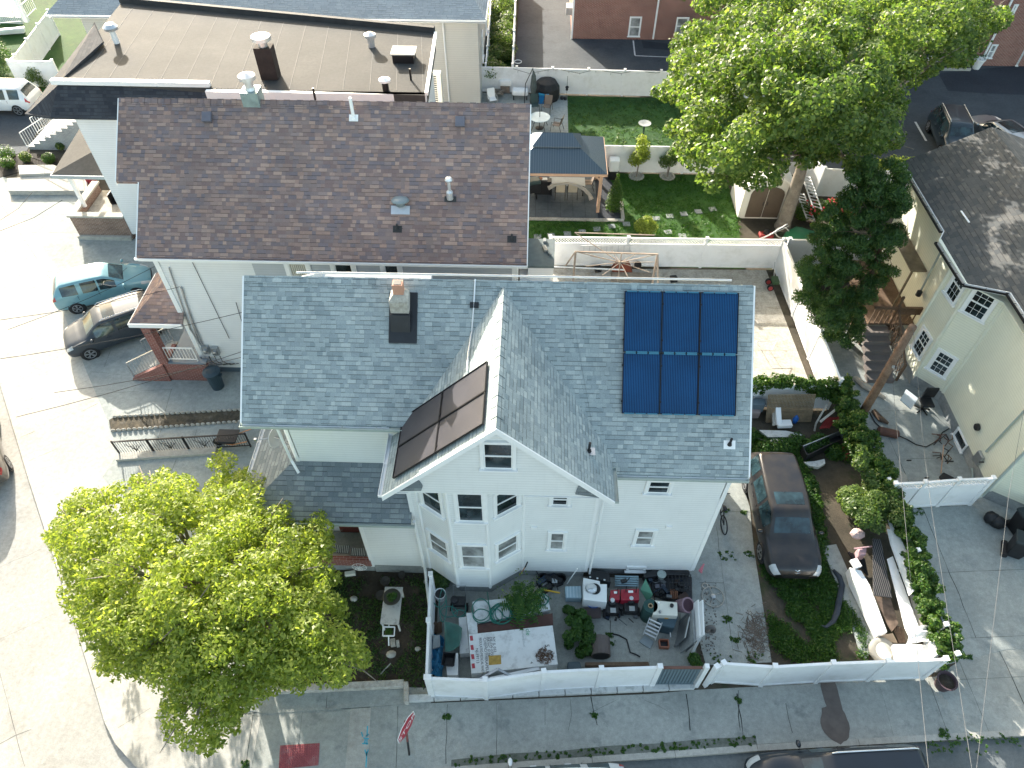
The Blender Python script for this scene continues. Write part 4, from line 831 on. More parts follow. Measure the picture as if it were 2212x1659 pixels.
for i,(x,y,l) in enumerate(((1515,500,'white flower tub to the left of the entrance step'),(1855,505,'white tub with green plant to the right of the entrance step'))):
    p=q('D',x,y); t=thing('flower_tub',l,'planter',p,group='tubs at the brick building entrance'); mb=MB(); mb.lathe(p,[(.22,0),(.34,.6),(.37,.6),(.37,.68),(.3,.68)],14); mb.obj('tub',MT['trim'],t)
    OFFS['_']=V(0,0,0); mb=MB()
    for k in range(70): c=p+V(rnd(-.33,.33),rnd(-.33,.33),rnd(.65,1.0)); mb.poly([c,c+V(rnd(-.1,.1),rnd(-.1,.1),.05),c+V(rnd(-.1,.1),rnd(-.1,.1),-.03)])
    mb.obj('plant',plain('pot_foliage',(.03,.09,.04),.6,var=.4),t)

# ------------------------------------------------------------------ yellow house
Y_=thing('yellow_house','pale yellow sided house with corner bay and weathered brown roof','house',(18,19,0))
foot=[(16.95,14.45),(16.95,19.1),(16.12,20.0),(16.02,21.36),(16.6,21.95),(16.6,27.2),(30,27.2),(30,10),(24.5,10)]
mb=MB(); mb.prism(foot,.55,5.82); mb.obj('wall',MT['yellow'],Y_)
mb=MB(); cx=20; mb.prism([(x+(cx-x)*.006,y+(19-y)*.006) for x,y in foot],0,.55); mb.obj('foundation',MT['found'],Y_)
for x,y in foot[:6]:
    mb=MB(); mb.tube([(x,y,.55),(x,y,5.8)],.07,8); mb.obj('corner_board',plain('cream_trim',(.72,.73,.62),.5,var=.05),Y_)
r=MB(); ez=5.8; s5=.5; AX,AZ=19.1,7.2
AX,s5=18.9,.555; yz=lambda x: ez+s5*(x-15.95); AZ=yz(AX)
Bp=V(19,24,7.2)
ev=[(15.95,22.75,ez),(15.66,22.3,0),(15.72,19.85,0),(16.62,18.85,0),(16.66,14.0,0),(24.4,9.6,ez),(31,9.6,ez)]
ev=[V(x,y,yz(x)) for x,y,z in ev]
slab(r,[(15.95,27.6,ez)]+[tuple(p) for p in ev[:5]]+[(AX,14.0,AZ),(AX,27.6,AZ)],.1)
slab(r,[(AX,27.6,AZ),(AX,14.0,AZ),(26,14.0,ez-.6),(26,27.6,ez-.6)],.1)
yr=r.obj('roof',MT['yel_sh'],Y_)
a,b_=pl('D',1745,1560,(15.95,20,ez),(-s5,0,1)),pl('D',1805,1645,(15.95,20,ez),(-s5,0,1)); mb=MB(); mb.bar(a+V(0,0,.03),b_+V(0,0,.03),.06,.03); mb.obj('roof_lath',MT['trim'],yr)
mb=MB()
for a,b_ in [((15.95,27.6,ez),(15.95,22.75,ez))]+[(tuple(ev[i]),tuple(ev[i+1])) for i in range(0,5)]:
    a,b_=Vector(a),Vector(b_); mb.bar(a-V(.0,0,.09),b_-V(0,0,.09),.05,.17)
mb.obj('fascia',MT['trim'],Y_)
for a,b_ in [((15.9,27.6,ez-.1),(15.9,22.75,ez-.1))]+[(tuple(ev[i]-V(.05,0,.1)),tuple(ev[i+1]-V(.05,0,.1))) for i in (1,2,3)]:
    d=(Vector(b_)-Vector(a)).normalized(); o=V(d.y,-d.x,0); o = -o if o.x>0 else o
    gutter(Y_,a,b_,o,'blackm',.06,.5)
mb=MB(); mb.prism([(15.95,22.8),(15.62,22.3),(15.7,19.85),(16.62,18.85),(16.65,14.2),(17,14.45),(17,19.1),(16.2,20),(16.1,21.4),(16.6,22),(16.6,22.8)],ez-.16,ez-.11); mb.obj('soffit',plain('cream_trim2',(.70,.71,.60),.6,var=.05),Y_)
def YW(a,b_,r_,tl,tr_,bl,lites=(3,2),**k):
    a,b_=V(*a,0),V(*b_,0); u=(b_-a).normalized(); n=V(u.y,-u.x,0); T=pl(r_,*tl,a,n); T2=pl(r_,*tr_,a,n); w_=(T2-T).dot(u); zt=(T.z+T2.z)/2; h=zt-pl(r_,*bl,a,n).z; print('yw',w_,h)
    return window(Y_,V(T.x,T.y,zt-h),u,w_,h,lites=lites,cas=.12,**k)
fA,fB,fC,fD=(16.02,21.36),(16.12,20.0),(16.95,19.1),(16.95,14.45)
YW(fA,fB,'H',(1755,490),(1812,575),(1635,680)); YW(fB,fC,'H',(1880,640),(2015,720),(1765,818))
YW(fA,fB,'H',(1478,945),(1525,1030),(1398,1090)); YW(fB,fC,'H',(1600,1105),(1700,1180),(1502,1235))
mb=MB(); p=V(16.93,17.5,.1); window(Y_,(16.96,17.3,.08),(0,-1,0),.8,.4,'single',cas=.06)
u=V(24.5-16.95,10-14.45,0).normalized(); window(Y_,V(16.95,14.45,1.6)+u*1.0,u,1.1,1.5,cas=.12)
p=qx('L',1875,200,16.93); mb=MB(); mb.lathe(p,[(.14,0),(.13,.1),(.001,.1)],14,Matrix.Rotation(R(-90),3,'Y')); mb.obj('round_wall_vent',MT['blackp'],Y_)
p=qx('L',1890,425,16.93); mb=MB(); mb.box(p.x-.12,p.y-.18,p.z-.28,p.x,p.y+.18,p.z+.22); mb.obj('meter_box',MT['metal'],Y_,bevel=.02)
mb=MB(); mb.tube([qx('L',1930,380,16.9),qx('L',2212,80,16.9)],.035,6); mb.tube([qx('L',1830,500,16.9),qx('L',1835,590,16.9)],.03,6); mb.obj('meter_conduit',MT['gutter'],Y_)
mb=MB(); mb.tube([qx('H',1640,300,16.5),qx('H',1440,690,16.5)],.045,6); mb.tube([(16.88,14.4,5.6),(16.8,14.38,.3),(16.5,14.3,.1)],.05,6); mb.obj('downpipe',MT['gutter'],Y_)
p=qx('H',1437,690,16.4); mb=MB(); mb.lathe(p,[(.11,-.1),(.11,.12),(.02,.14)],10); mb.obj('wall_lamp',MT['blackp'],Y_)
# wooden deck, trellis and stair behind the evergreen
Dk=thing('wooden_deck','weathered timber deck with trellis sides and stair beside the yellow house','deck',(15.3,23,0))
mb=MB(); mb.box(14.6,22.3,1.2,16.55,26.5,1.3)
for i in range(5): mb.bar((14.7+i*.45,22.3,1.0),(14.7+i*.45,22.3,0),.1)
mb.obj('deck_boards',MT['wood'],Dk)
mb=MB()
for i in range(6): mb.box(14.35,20.0+i*.37,0+i*.19,15.45,20.4+i*.37,.2+i*.19)
mb.obj('stair',plain('grey_wood_steps',(.16,.14,.13),.8),Dk)
for x in (15.5,):
    mb=MB(); a=V(x,20.0,.2); b_=V(x,22.3,1.3)
    for i in range(11):
        t=i/11; p=a+(b_-a)*t; mb.bar(p,p+V(0,.35,.95),.02); mb.bar(p+V(0,.35,.16),p+V(0,0,.8),.02)
    mb.bar(a+V(0,0,.95),b_+V(0,0,.95),.07); mb.bar(a,a+V(0,0,1.0),.08); mb.bar(b_,b_+V(0,0,1.5),.09); mb.obj('trellis_rail',MT['wood'],Dk)
mb=MB(); 
for i in range(9): mb.bar((14.6+i*.22,22.25,1.3),(14.6+i*.22,22.25,2.2),.04)
mb.bar((14.5,22.25,2.22),(16.5,22.25,2.22),.1); mb.box(15.6,22.2,1.9,16.5,22.24,2.2); mb.obj('balustrade',MT['wood'],Dk)
mb=MB(); mb.box(15.9,23.3,3.3,16.55,26.3,3.36); mb.bar((15.95,23.3,1.3),(15.95,23.3,3.3),.07); mb.obj('awning',plain('murky_plastic_roof',(.16,.13,.09),.4,var=.4),Dk)

# ------------------------------------------------------------------ gazebo and shed
Gz=thing('gazebo','cedar framed gazebo with two tier dark metal hipped roof','gazebo',(1.3,33.1,.06))
def hipr(mb,x0,x1,y0,y1,z0,x2,x3,y2,y3,z1,t=.05):
    for P in (((x0,y0),(x1,y0),(x3,y2),(x2,y2)),((x1,y0),(x1,y1),(x3,y3),(x3,y2)),((x1,y1),(x0,y1),(x2,y3),(x3,y3)),((x0,y1),(x0,y0),(x2,y2),(x2,y3))):
        slab(mb,[(P[0][0],P[0][1],z0),(P[1][0],P[1][1],z0),(P[2][0],P[2][1],z1),(P[3][0],P[3][1],z1)],t)
m_,nt_,b__=base('ribbed_dark_metal'); uv_=tc(nt_,'uv'); sp_=_n(nt_,'SeparateXYZ'); nt_.links.new(uv_,sp_.inputs[0]); f_=math_(nt_,'FRACT',math_(nt_,'MULTIPLY',sp_.outputs[0],8)); l_=math_(nt_,'LESS_THAN',f_,.15)
nt_.links.new(mix(nt_,(.075,.11,.145),(.15,.19,.23),l_),b__.inputs['Base Color']); setin(b__,'Roughness',.4); setin(b__,'Metallic',.3); bump(nt_,b__,l_,.4,.01); MT['ribbed']=m_
mb=MB(); hipr(mb,-1.25,3.85,31.4,34.95,2.5,.35,2.25,32.7,33.5,3.4); mb.obj('lower_roof',MT['ribbed'],Gz)
mb=MB(); hipr(mb,.05,2.55,32.45,33.75,3.35,.55,2.05,33.08,33.12,3.75); mb.obj('upper_roof',MT['ribbed'],Gz)
for (a,b_) in (((-1.25,31.42,2.42),(3.85,31.42,2.42)),((-1.25,34.93,2.42),(3.85,34.93,2.42)),((3.83,31.4,2.42),(3.83,34.95,2.42)),((-1.23,31.4,2.42),(-1.23,34.95,2.42))):
    mb=MB(); mb.bar(a,b_,.12,.13); mb.obj('beam',MT['woodp'],Gz)
for x,y in ((3.6,31.65),(3.6,34.7),(-1.0,31.65),(-1.0,34.7)):
    mb=MB(); mb.bar((x,y,.06),(x,y,2.42),.16); 
    s=-1 if x>1 else 1; mb.bar((x,y,1.95),(x+.5*s,y,2.4),.09); mb.obj('post',MT['woodp'],Gz)
Sh=thing('garden_shed','pale resin garden shed with arched brown double doors below the big tree','shed',(12.1,32,0))
mb=MB(); mb.box(10.95,31.4,0,13.35,33.6,1.95); mb.quads([(10.95,31.4,1.95),(13.35,31.4,1.95),(12.15,31.4,2.75),(10.95,33.6,1.95),(13.35,33.6,1.95),(12.15,33.6,2.75)],[(0,1,2),(5,4,3),(0,2,5,3),(1,4,5,2)]); mb.obj('wall',plain('pale_resin',(.66,.64,.58),.5,var=.05),Sh)
r=MB(); slab(r,[(10.8,31.25,1.88),(12.15,31.25,2.83),(12.15,33.7,2.83),(10.8,33.7,1.88)],.06); slab(r,[(13.5,31.25,1.88),(12.15,31.25,2.83),(12.15,33.7,2.83),(13.5,33.7,1.88)],.06); r.obj('roof',plain('resin_roof',(.66,.65,.61),.5,var=.06),Sh)
for s in (-1,1):
    mb=MB(); pts=[(12.15+s*.02,.1)]+[(12.15+s*.85,.1),(12.15+s*.85,1.5)]+[(12.15+s*(.02+.83*math.cos(t)),1.5+.45*math.sin(t)) for t in (.4,.8,1.2,1.57)]
    k=len(pts); mb.quads([(x,31.36,z) for x,z in pts]+[(x,31.395,z) for x,z in pts],[tuple(range(k)),tuple(range(2*k-1,k-1,-1))]+[(i,k+i,k+(i+1)%k,(i+1)%k) for i in range(k)]); d=mb.obj('door',plain('brown_resin_door',(.10,.075,.055),.5),Sh)
    mb=MB(); mb.box(12.15+s*.1-.02,31.33,.85,12.15+s*.1+.02,31.36,1.05); mb.obj('handle',MT['blackp'],d)

# ------------------------------------------------------------------ fences
def vfence(name,label,pts,h=1.75,step=2.4,lattice=False,mat='vinyl',group=None,cap=True,sag=0,posts=True):
    pts=[V(p[0],p[1],0) for p in pts]; T=thing(name,label,'fence',pts[0],group=group); z=V(0,0,1); first=True
    for a,b_ in zip(pts,pts[1:]):
        L=(b_-a).length; n=max(1,round(L/step)); d=(b_-a).normalized(); s=V(-d.y,d.x,0)
        for i in range(n):
            p0=a+d*(L*i/n+.055); w_=L/n-.11; top=h-.08-(.32 if lattice else 0); mb=MB(); ln_=rnd(-sag,sag)
            mb.obox(p0-s*.02+z*.08,d*w_,s*.04,z*(top-.16)); mb.obox(p0-s*.04+z*.05,d*w_,s*.08,z*.1); mb.obox(p0-s*.04+z*(top-.1),d*w_,s*.08,z*.1)
            if ln_:
                mb.v=[tuple(Vector(v)+s*(ln_*(v[2]/h)*math.sin(math.pi*min(1,max(0,(Vector(v)-p0).dot(d)/w_))))) for v in mb.v]
            pn=mb.obj('panel',MT[mat],T)
            if lattice:
                mb=MB(); k=int(w_/.13)
                for j in range(k):
                    q0=p0+d*(j*w_/k)+z*top; q1=p0+d*((j+1)*w_/k)
                    mb.bar(q0,q0+d*(min(.26,w_-j*w_/k))+z*.26,.025,.02,s); mb.bar(q0+z*.26,q0+d*(min(.26,w_-j*w_/k)),.025,.015,s)
                mb.obox(p0-s*.04+z*(h-.12),d*w_,s*.08,z*.07); mb.obj('lattice',MT[mat],T)
            if posts:
                for t in ((i,i+1) if (first and i==0) else (i+1,)):
                    c=a+d*(L*t/n); mb=MB(); mb.cbox(c,.12,.12,h,math.atan2(d.y,d.x)); mb.cbox(c+z*h,.15,.15,.03,math.atan2(d.y,d.x)); mb.obj('post',MT[mat],T)
        first=False
    return T
vfence('white_fence','long white vinyl fence with string lights between lawn and parking lot',[(-3.3,44.6),(14.9,44.1)],1.75)
vfence('white_fence','white vinyl fence dividing the two lawns behind the gazebo',[(3.9,35.5),(15.5,35.5)],1.75)
vfence('white_fence','white fence panel beside the weeds and the asphalt lot',[(-1.3,44.8),(-1.45,62)],1.8)
vfence('white_fence','white fence beside the dark alley of the beige house',[(-3.0,44.8),(-3.3,62)],1.8)
vfence('lattice_fence','white fence with lattice top behind the rusty swing frame',[(1.0,27.25),(12.1,27.35)],1.8,3.3,lattice=True)
vfence('white_fence','sunlit white fence running along the right side of the concrete patio',[(12.0,27.35),(12.15,24.0),(12.3,18.6)],1.8,2.9)
vfence('white_fence','low white wall fence overgrown with ivy above the rusty mesh',[(6.2,18.55),(12.3,18.55)],1.5,3)
vfence('white_fence','short white fence behind the conifer next to the shed ladders',[(12.3,27.4),(15.9,27.4)],1.8,2)
vfence('white_fence','white fence along the parking lot above the yellow house',[(14.9,35.6),(15.5,33.5),(22,33.2)],1.8,2.2)
vfence('white_fence','white fence in the far left garden beside the porch railing',[q('A',350,70,1.8),q('A',100,400,1.8),q('A',50,440,1.8),q('A',380,440,1.8)],1.8,2.2)
ft=[q('O',1440,200,1.7),q('P',735,1350,1.7),q('P',1400,1255,1.7),q('Q',395,1222,1.7),q('Q',1060,1200,1.7)]
vfence('front_fence','white vinyl fence in front of the junk yard with leaning panels',ft,1.7,9,sag=.08)
ft2=[q('Q',1700,1200,1.7),q('N',0,880,1.7),q('N',380,905,1.7),q('N',810,880,1.7),q('N',1215,865,1.7),q('N',1640,850,1.7)]
vfence('front_fence','white vinyl fence in front of the weedy driveway with crooked posts',ft2,1.7,9,sag=.05)
vfence('side_fence','narrow white fence between garden soil and junk yard seen edge on',[q('J',1455,800,1.5),q('J',1440,1140,1.5),q('J',1422,1550,1.6)],1.6,9,sag=.1)
t=vfence('vinyl_gate','white double gate with lattice top and black hinges by the yellow house',[q('L',1270,610,1.8),q('L',1490,600,1.8),q('L',1740,580,1.8),q('L',1990,570,1.8)],1.8,3,lattice=True)
for x,y in ((1450,665),(1735,655),(1740,605),(1965,600),(1585,795),(1805,785)):
    p=q('L',x,y,1.2 if y<700 else .1); mb=MB(); mb.cbox(V(p.x,15.2,p.z),.16,.03,.05); mb.obj('hinge',MT['blackm'],t)
mb=MB(); a,b_=q('O',1290,390,.0),q('K',1560,1400,0)
n=11
W_=thing('block_edging','row of whitewashed concrete blocks below the front fence','edging',a)
for i in range(n):
    p0=a+(b_-a)*(i/n); p1=a+(b_-a)*((i+.97)/n); mb=MB(); d=(p1-p0); s=V(-d.y,d.x,0).normalized(); mb.obox(p0-V(0,0,.02),d,s*.2,(0,0,.16)); mb.obj('block',plain('whitewashed_block',(.55,.56,.55),.8,var=.25,dirt=((.12,.13,.12),3,.7)),W_,bevel=.015)
# pedestrian gate of grey metal slats
a,b_=q('Q',1085,1215,1.6),q('Q',1540,1215,1.6); a.z=b_.z=0
g=thing('metal_gate','grey slatted metal gate with rusty top rail between two white posts','gate',a); d=(b_-a); mb=MB()
for i in range(12): p=a+d*((i+.5)/12); mb.obox(p+V(-.045,0,.12),(.075,0,0),(0,.02,0),(0,0,1.4))
mb.obj('slats',plain('dark_slate_metal',(.12,.17,.20),.5),g); mb=MB(); mb.bar(a+V(0,.01,1.55),b_+V(0,.01,1.55),.07,.07); mb.obj('top_rail',plain('rusty_rail',(.14,.07,.055),.8),g); mb=MB(); mb.bar(a+V(0,.02,.12),b_+V(0,.02,.12),.06,.08); mb.obox(a+V(0,.035,.15),d,(0,.01,0),(0,0,1.35)); mb.obj('frame',plain('slate_metal',(.16,.21,.24),.5),g)
for nm,p in (('tall white end post left of the grey gate',a-V(.1,0,0)),('white post right of the grey gate',b_+V(.1,0,0))):
    mb=MB(); mb.cbox(p,.13,.13,1.75); tag(mb.obj('gate_post',MT['vinyl']),nm,'post')
# black iron railing at the entrance walk
a,b_=q('I',890,405),q('I',1850,345); R_=thing('iron_railing','black iron railing with leaf ornaments above the pale concrete ledge','railing',a); railing(R_,a,b_,.85,52,MT['blackm'],r=.012)
for t in (.14,.4,.66):
    p=a+(b_-a)*t; mb=MB()
    for k in (-2,-1,0,1,2): mb.tube([p+V(0,0,.2),p+V(k*.08,0,.45),p+V(k*.16,0,.6)],.012,4)
    mb.obj('ornament',MT['blackm'],R_)
for t in (0,.26,.53,1):
    p=a+(b_-a)*t; mb=MB(); mb.bar(p,p+V(0,0,.9),.05); mb.obj('post',MT['blackm'],R_)
mb=MB(); a,b_=q('I',870,430),q('I',1600,378); mb.bar(a,b_,.35,.25); tag(mb.obj('concrete_ledge',MT['concl'],bevel=.02),'low concrete ledge under the black iron railing','ledge')
sheet('lower_walk',[q('I',870,440),q('I',1700,390),q('I',1700,600),(-8.6,11.5),(-12.6,11.5),q('I',760,570)],.008,MT['conc'],[(q('I',1250,570),q('I',1300,440),.02)],thick=.01)
# ------------------------------------------------------------------ vehicles (x forward, origin on the ground under the centre)
def cr(a, b, c, d, t): return .5*((2*b)+(-a+c)*t+(2*a-5*b+4*c-d)*t*t+(-a+3*b-3*c+d)*t**3)
def dens(keys, k):
    out=[]; n=len(keys)
    for i in range(n-1):
        for j in range(k):
            t=j/k; P=[keys[max(0,min(n-1,i+o))] for o in (-1,0,1,2)]
            out.append((i+t,[cr(P[0][m],P[1][m],P[2][m],P[3][m],t) for m in range(len(keys[0]))]))
    out.append((n-1.0,list(keys[-1]))); return out
def car(name,label,cat,loc,rot,st,W,pm,rimr=.22,wr=.33,wb=(-1.3,1.35),doors=4,sunroof=False,rails=False,head=None,tail=None,group=None,emblem=False,splits=None,dims=None,glassm='carglass'):
    """st: stations (x, zbottom, halfwidth, zbelt, halfwidth belt, ztop, halfwidth top)"""
    T=thing(name,label,cat,loc,rot,group)
    K=3; S=dens(st,5); rows=[]
    for si,(x,zb,w_,zbe,wbe,zt,wt) in S:
        ct=[(0,zb),(w_*.86,zb),(w_,zb+.16),(w_*1.005,(zb+zbe)*.55),(wbe,zbe),(wbe*.35+wt*.65,zbe*.35+(zt-.05)*.65),(wt,zt-.045),(wt*.72,zt-.004),(0,zt+.018)]
        R_=dens(ct,K); rows.append([(x,y,z) for _,(y,z) in R_])
    nr=len(rows[0]); mb=MB()
    full=[r+[(x,-y,z) for x,y,z in r[-2:0:-1]] for r in rows]; m=len(full[0]); vs=[p for r in full for p in r]
    fs=[(i*m+j,(i+1)*m+j,(i+1)*m+(j+1)%m,i*m+(j+1)%m) for i in range(len(full)-1) for j in range(m)]
    fs+= [tuple(range(m)), tuple((len(full)-1)*m+j for j in range(m-1,-1,-1))]
    mb.quads(vs,[tuple(f[::-1]) for f in fs]); body=mb.obj('body',pm,T,smooth=True)
    def patch(nm,s0,s1,r0,r1,mat,side,par=T,off=.007):
        """cut a curved patch out of the body skin: station range s0..s1, ring range r0..r1"""
        ii=[i for i,(si,_) in enumerate(S) if s0-1e-6<=si<=s1+1e-6]; jj=[j for j in range(nr) if r0-1e-6<=j/K<=r1+1e-6]
        if len(ii)<2 or len(jj)<2: return
        P=[]
        for i in ii:
            row=[]
            for j in jj:
                a=Vector(rows[i][j]); i2=min(i+1,len(rows)-1); j2=min(j+1,nr-1); i1=i2-1; j1=j2-1
                n=(Vector(rows[i2][j])-Vector(rows[i1][j])).cross(Vector(rows[i][j2])-Vector(rows[i][j1]))
                n=n.normalized() if n.length>1e-9 else V(0,0,1)
                c=Vector((a.x,a.y,a.z-.9)); 
                if n.dot(V(0,a.y,max(.2,a.z-.7)))<0: n=-n
                p=a+n*off; row.append((p.x,p.y*side,p.z))
            P.append(row)
        if side==0: pass
        b2=MB(); b2.grid(P); return b2.obj(nm,mat,par,smooth=True)
    def both(nm,s0,s1,r0,mat,par=T,off=.007):
        ii=[i for i,(si,_) in enumerate(S) if s0-1e-6<=si<=s1+1e-6]; jj=[j for j in range(nr) if j/K>=r0-1e-6]; P=[]
        for i in ii:
            row=[]
            for j in jj:
                a=Vector(rows[i][j]); i2=min(i+1,len(rows)-1); n=(Vector(rows[i2][nr-1])-Vector(rows[i2-1][nr-1])); n=V(-n.z,0,n.x).normalized()
                if n.z<0: n=-n
                row.append(a+n*off)
            P.append(row+[V(p.x,-p.y,p.z) for p in row[-2::-1]])
        b2=MB(); b2.grid(P); return b2.obj(nm,mat,par,smooth=True)
    g=MT[glassm]; sp=splits
    both('windshield',sp['ws'][0],sp['ws'][1],6.34,g); both('rear_window',sp['rw'][0],sp['rw'][1],6.34,g)
    for side in (1,-1):
        for a,b_ in sp['side']: patch('side_window',a,b_,4.0,5.99,g,side,off=.006)
        for x in wb:
            wy=st[2][2] if x<0 else st[-3][2]; wy=max(s[2] for s in st)
            h=bpy.data.objects.new('wheel',None); mb=MB()
            rt=Matrix.Rotation(R(90),3,'X')
            y=side*(wy-.09)
            mb.lathe((x,side*(wy-.015),wr),[(wr+.055,-.012),(wr+.055,.022)],24,rt); mb.obj('wheel_arch',MT['blackp'],T)
            mb=MB(); mb.lathe((x,y,wr),[(wr*.7,-.11),(wr*.97,-.11),(wr,-.07),(wr,.07),(wr*.97,.125),(wr*.72,.125)],28,rt); ty=mb.obj('wheel',MT['rubber'],T,smooth=False)
            mb=MB(); yo=side*(wy+.032)
            mb.lathe((x,yo,wr),[(rimr*1.06,-.006),(rimr*1.06,.006),(rimr*.93,.006),(rimr*.93,-.006)],24,rt,caps=False)
            for kk in range(5):
                a=kk*2*math.pi/5+.3; 
                for da in (-.16,.16): mb.bar((x+math.cos(a)*.03,yo,wr+math.sin(a)*.03),(x+math.cos(a+da)*rimr,yo,wr+math.sin(a+da)*rimr),.035,.015,(0,1,0))
            mb.lathe((x,yo,wr),[(.05,-.01),(.05,.01)],10,rt); mb.obj('rim',MT['rimm'],ty)
            mb=MB(); mb.lathe((x,side*(wy+.012),wr),[(rimr,-.005),(rimr,.005)],20,rt); mb.obj('wheel_backing',plain('dark_wheel_well',(.03,.03,.032),.6),ty)  # plain dark disc filling the wheel behind the spokes
        hz=head; patch('headlight',hz[0],hz[1],hz[2],hz[3],MT.get('lamp') or MT['glassc'],side,off=.009)
        patch('tail_light',tail[0],tail[1],tail[2],tail[3],plain('red_lamp',(.35,.02,.02),.25,coat=1),side,off=.009)
        mx=dims['mirror']; mb=MB(); mb.blob((mx[0],side*(mx[1]+.1),mx[2]),.07,.11,.075,10,6); mb.obj('mirror',pm,T,smooth=True)
        for a in sp['seams']: patch('door_seam',a,a+.21,1.6,4.0,MT['blackp'],side,off=.0045) if False else None
        for x in dims['handles']: mb=MB(); mb.bar((x-.09,side*(dims['hw']+.012),dims['hz']),(x+.09,side*(dims['hw']+.012),dims['hz']),.03,.03); mb.obj('door_handle',pm,T)
        for x in dims['seams']: mb=MB(); mb.bar((x,side*(dims['hw']+.004),.38),(x,side*(dims['hw']+.004),dims['hz']+.12),.014,.012); mb.obj('door_seam',MT['blackp'],T)
        if rails:
            mb=MB(); rp=dims['rail']; mb.tube([(rp[0],side*rp[2],rp[3]-.06),(rp[0]+.12,side*rp[2],rp[3]),(rp[1]-.12,side*rp[2],rp[3]),(rp[1],side*rp[2],rp[3]-.06)],.02,6); mb.obj('roof_rail',MT['alum'],T)
    if sunroof: both('sunroof',sunroof[0],sunroof[1],6.7,g,off=.006)
    xf=st[-1][0]; mb=MB(); mb.box(xf-.02,-.42,.42,xf+.012,.42,.60); mb.obj('grille',MT['blackp'],T)
    mb=MB(); mb.box(st[0][0]-.018,-.17,.55,st[0][0]+.01,.17,.66); mb.obj('number_plate',MT['trim'],T)
    mb=MB(); mb.tube([(dims['ws'][0],.3,dims['ws'][1]),(dims['ws'][0]-.25,-.25,dims['ws'][1]+.16)],.01,4); mb.obj('wiper',MT['blackp'],T)
    return T
MT['lamp']=plain('headlamp_lens',(.45,.47,.47),.15,coat=1,var=.2)
# stations rear -> front; indices used by the window splits
def suv(L=4.7,W=.93,H=1.62,hood=1.02):
    h=L/2
    return [(-h,.45,W*.80,.72,W*.74,.80,W*.66),(-h+.07,.34,W*.93,.90,W*.88,1.02,W*.80),(-h+.42,.30,W*.99,1.02,W*.93,H-.10,W*.66),(-h+.75,.28,W,1.03,W*.94,H-.02,W*.70),(-.55,.27,W,1.01,W*.95,H,W*.74),(.15,.27,W,.99,W*.95,H-.02,W*.73),(.55,.27,W,.97,W*.95,H-.09,W*.70),(1.22,.27,W,.95,W*.94,hood+.02,W*.80),(h-.55,.28,W*.99,.88,W*.92,hood-.07,W*.76),(h-.16,.32,W*.92,.74,W*.82,.84,W*.66),(h,.40,W*.78,.58,W*.66,.66,W*.5)]
SP=dict(ws=(6.2,6.99),rw=(1.2,1.99),side=((2.2,3.4),(3.6,4.6),(4.8,6.4)),seams=())
def dm(L,W,H): return dict(mirror=(.98,W,1.02),handles=(-.62,.35),hw=W*.985,hz=.84,seams=(-1.0,-.12,.95),rail=(-L/2+.5,.4,W*.66,H+.04),ws=(1.2,1.03))
bronze=paint('dusty_bronze_black',(.030,.025,.021),(.012,.012,.015),.0,.3,.3)
T=car('parked_wagon','dusty bronze and black crossover parked on the weedy side driveway','car',(9.12,13.22,.02),R(-90),suv(4.75,.93,1.62),.93,bronze,head=(8.6,9.8,3.3,5.4),tail=(.4,1.4,3.6,5.2),wb=(-1.42,1.41),wr=.35,rimr=.24,splits=SP,dims=dm(4.75,.93,1.62),sunroof=(4.4,5.2))
# winged oval emblem on the bonnet nose
c=V(2.3,0,.76); mt_=Matrix.Rotation(R(50),3,'Y'); mb=MB(); N=20; ring=[c+mt_@V(.075*math.cos(t*2*math.pi/N),.10*math.sin(t*2*math.pi/N),.0) for t in range(N+1)]; mb.tube(ring,.012,6,False); mb.tube([c+mt_@V(-.045,-.08,.01),c+mt_@V(-.03,-.03,.01),c+mt_@V(.02,0,.012),c+mt_@V(-.03,.03,.01),c+mt_@V(-.045,.08,.01)],.012,6); mb.obj('emblem',plain('chrome',(.75,.76,.78),.15,.9),T)
teal=paint('light_teal_paint',(.16,.33,.38),(.13,.29,.34),.1,.3,.6)
def hatch(L=4.15,W=.85,H=1.53):
    h=L/2
    return [(-h,.45,W*.82,.75,W*.76,.84,W*.66),(-h+.06,.34,W*.94,.92,W*.88,1.02,W*.78),(-h+.40,.28,W*.99,1.02,W*.92,H-.12,W*.62),(-h+.8,.26,W,1.00,W*.93,H-.02,W*.68),(-.4,.25,W,.97,W*.94,H,W*.71),(.05,.25,W,.95,W*.94,H-.03,W*.70),(.35,.25,W,.93,W*.94,H-.10,W*.68),(1.15,.25,W,.90,W*.92,.98,W*.78),(h-.5,.26,W*.98,.80,W*.88,.84,W*.70),(h-.15,.3,W*.88,.66,W*.76,.72,W*.6),(h,.38,W*.7,.52,W*.6,.6,W*.45)]
a=V(-20.57,23.26,0); hd=R(24); ce=a+V(math.cos(hd),math.sin(hd),0)*1.27+V(-math.sin(hd),math.cos(hd),0)*.80
car('parked_hatchback','light teal hatchback parked on the concrete driveway beside the grey crossover','car',ce,hd,hatch(),.85,teal,head=(8.2,9.6,3.6,5.4),tail=(.3,1.5,3.6,5.0),wb=(-1.27,1.30),wr=.31,rimr=.2,splits=SP,dims=dm(4.15,.85,1.53))
grey=paint('dark_slate_paint',(.026,.036,.050),(.020,.029,.040),.0,.55,.1)
a=V(-18.79,20.45,0); hd=R(212); ce=a-V(math.cos(hd),math.sin(hd),0)*1.32+V(math.sin(hd),-math.cos(hd),0)*.82
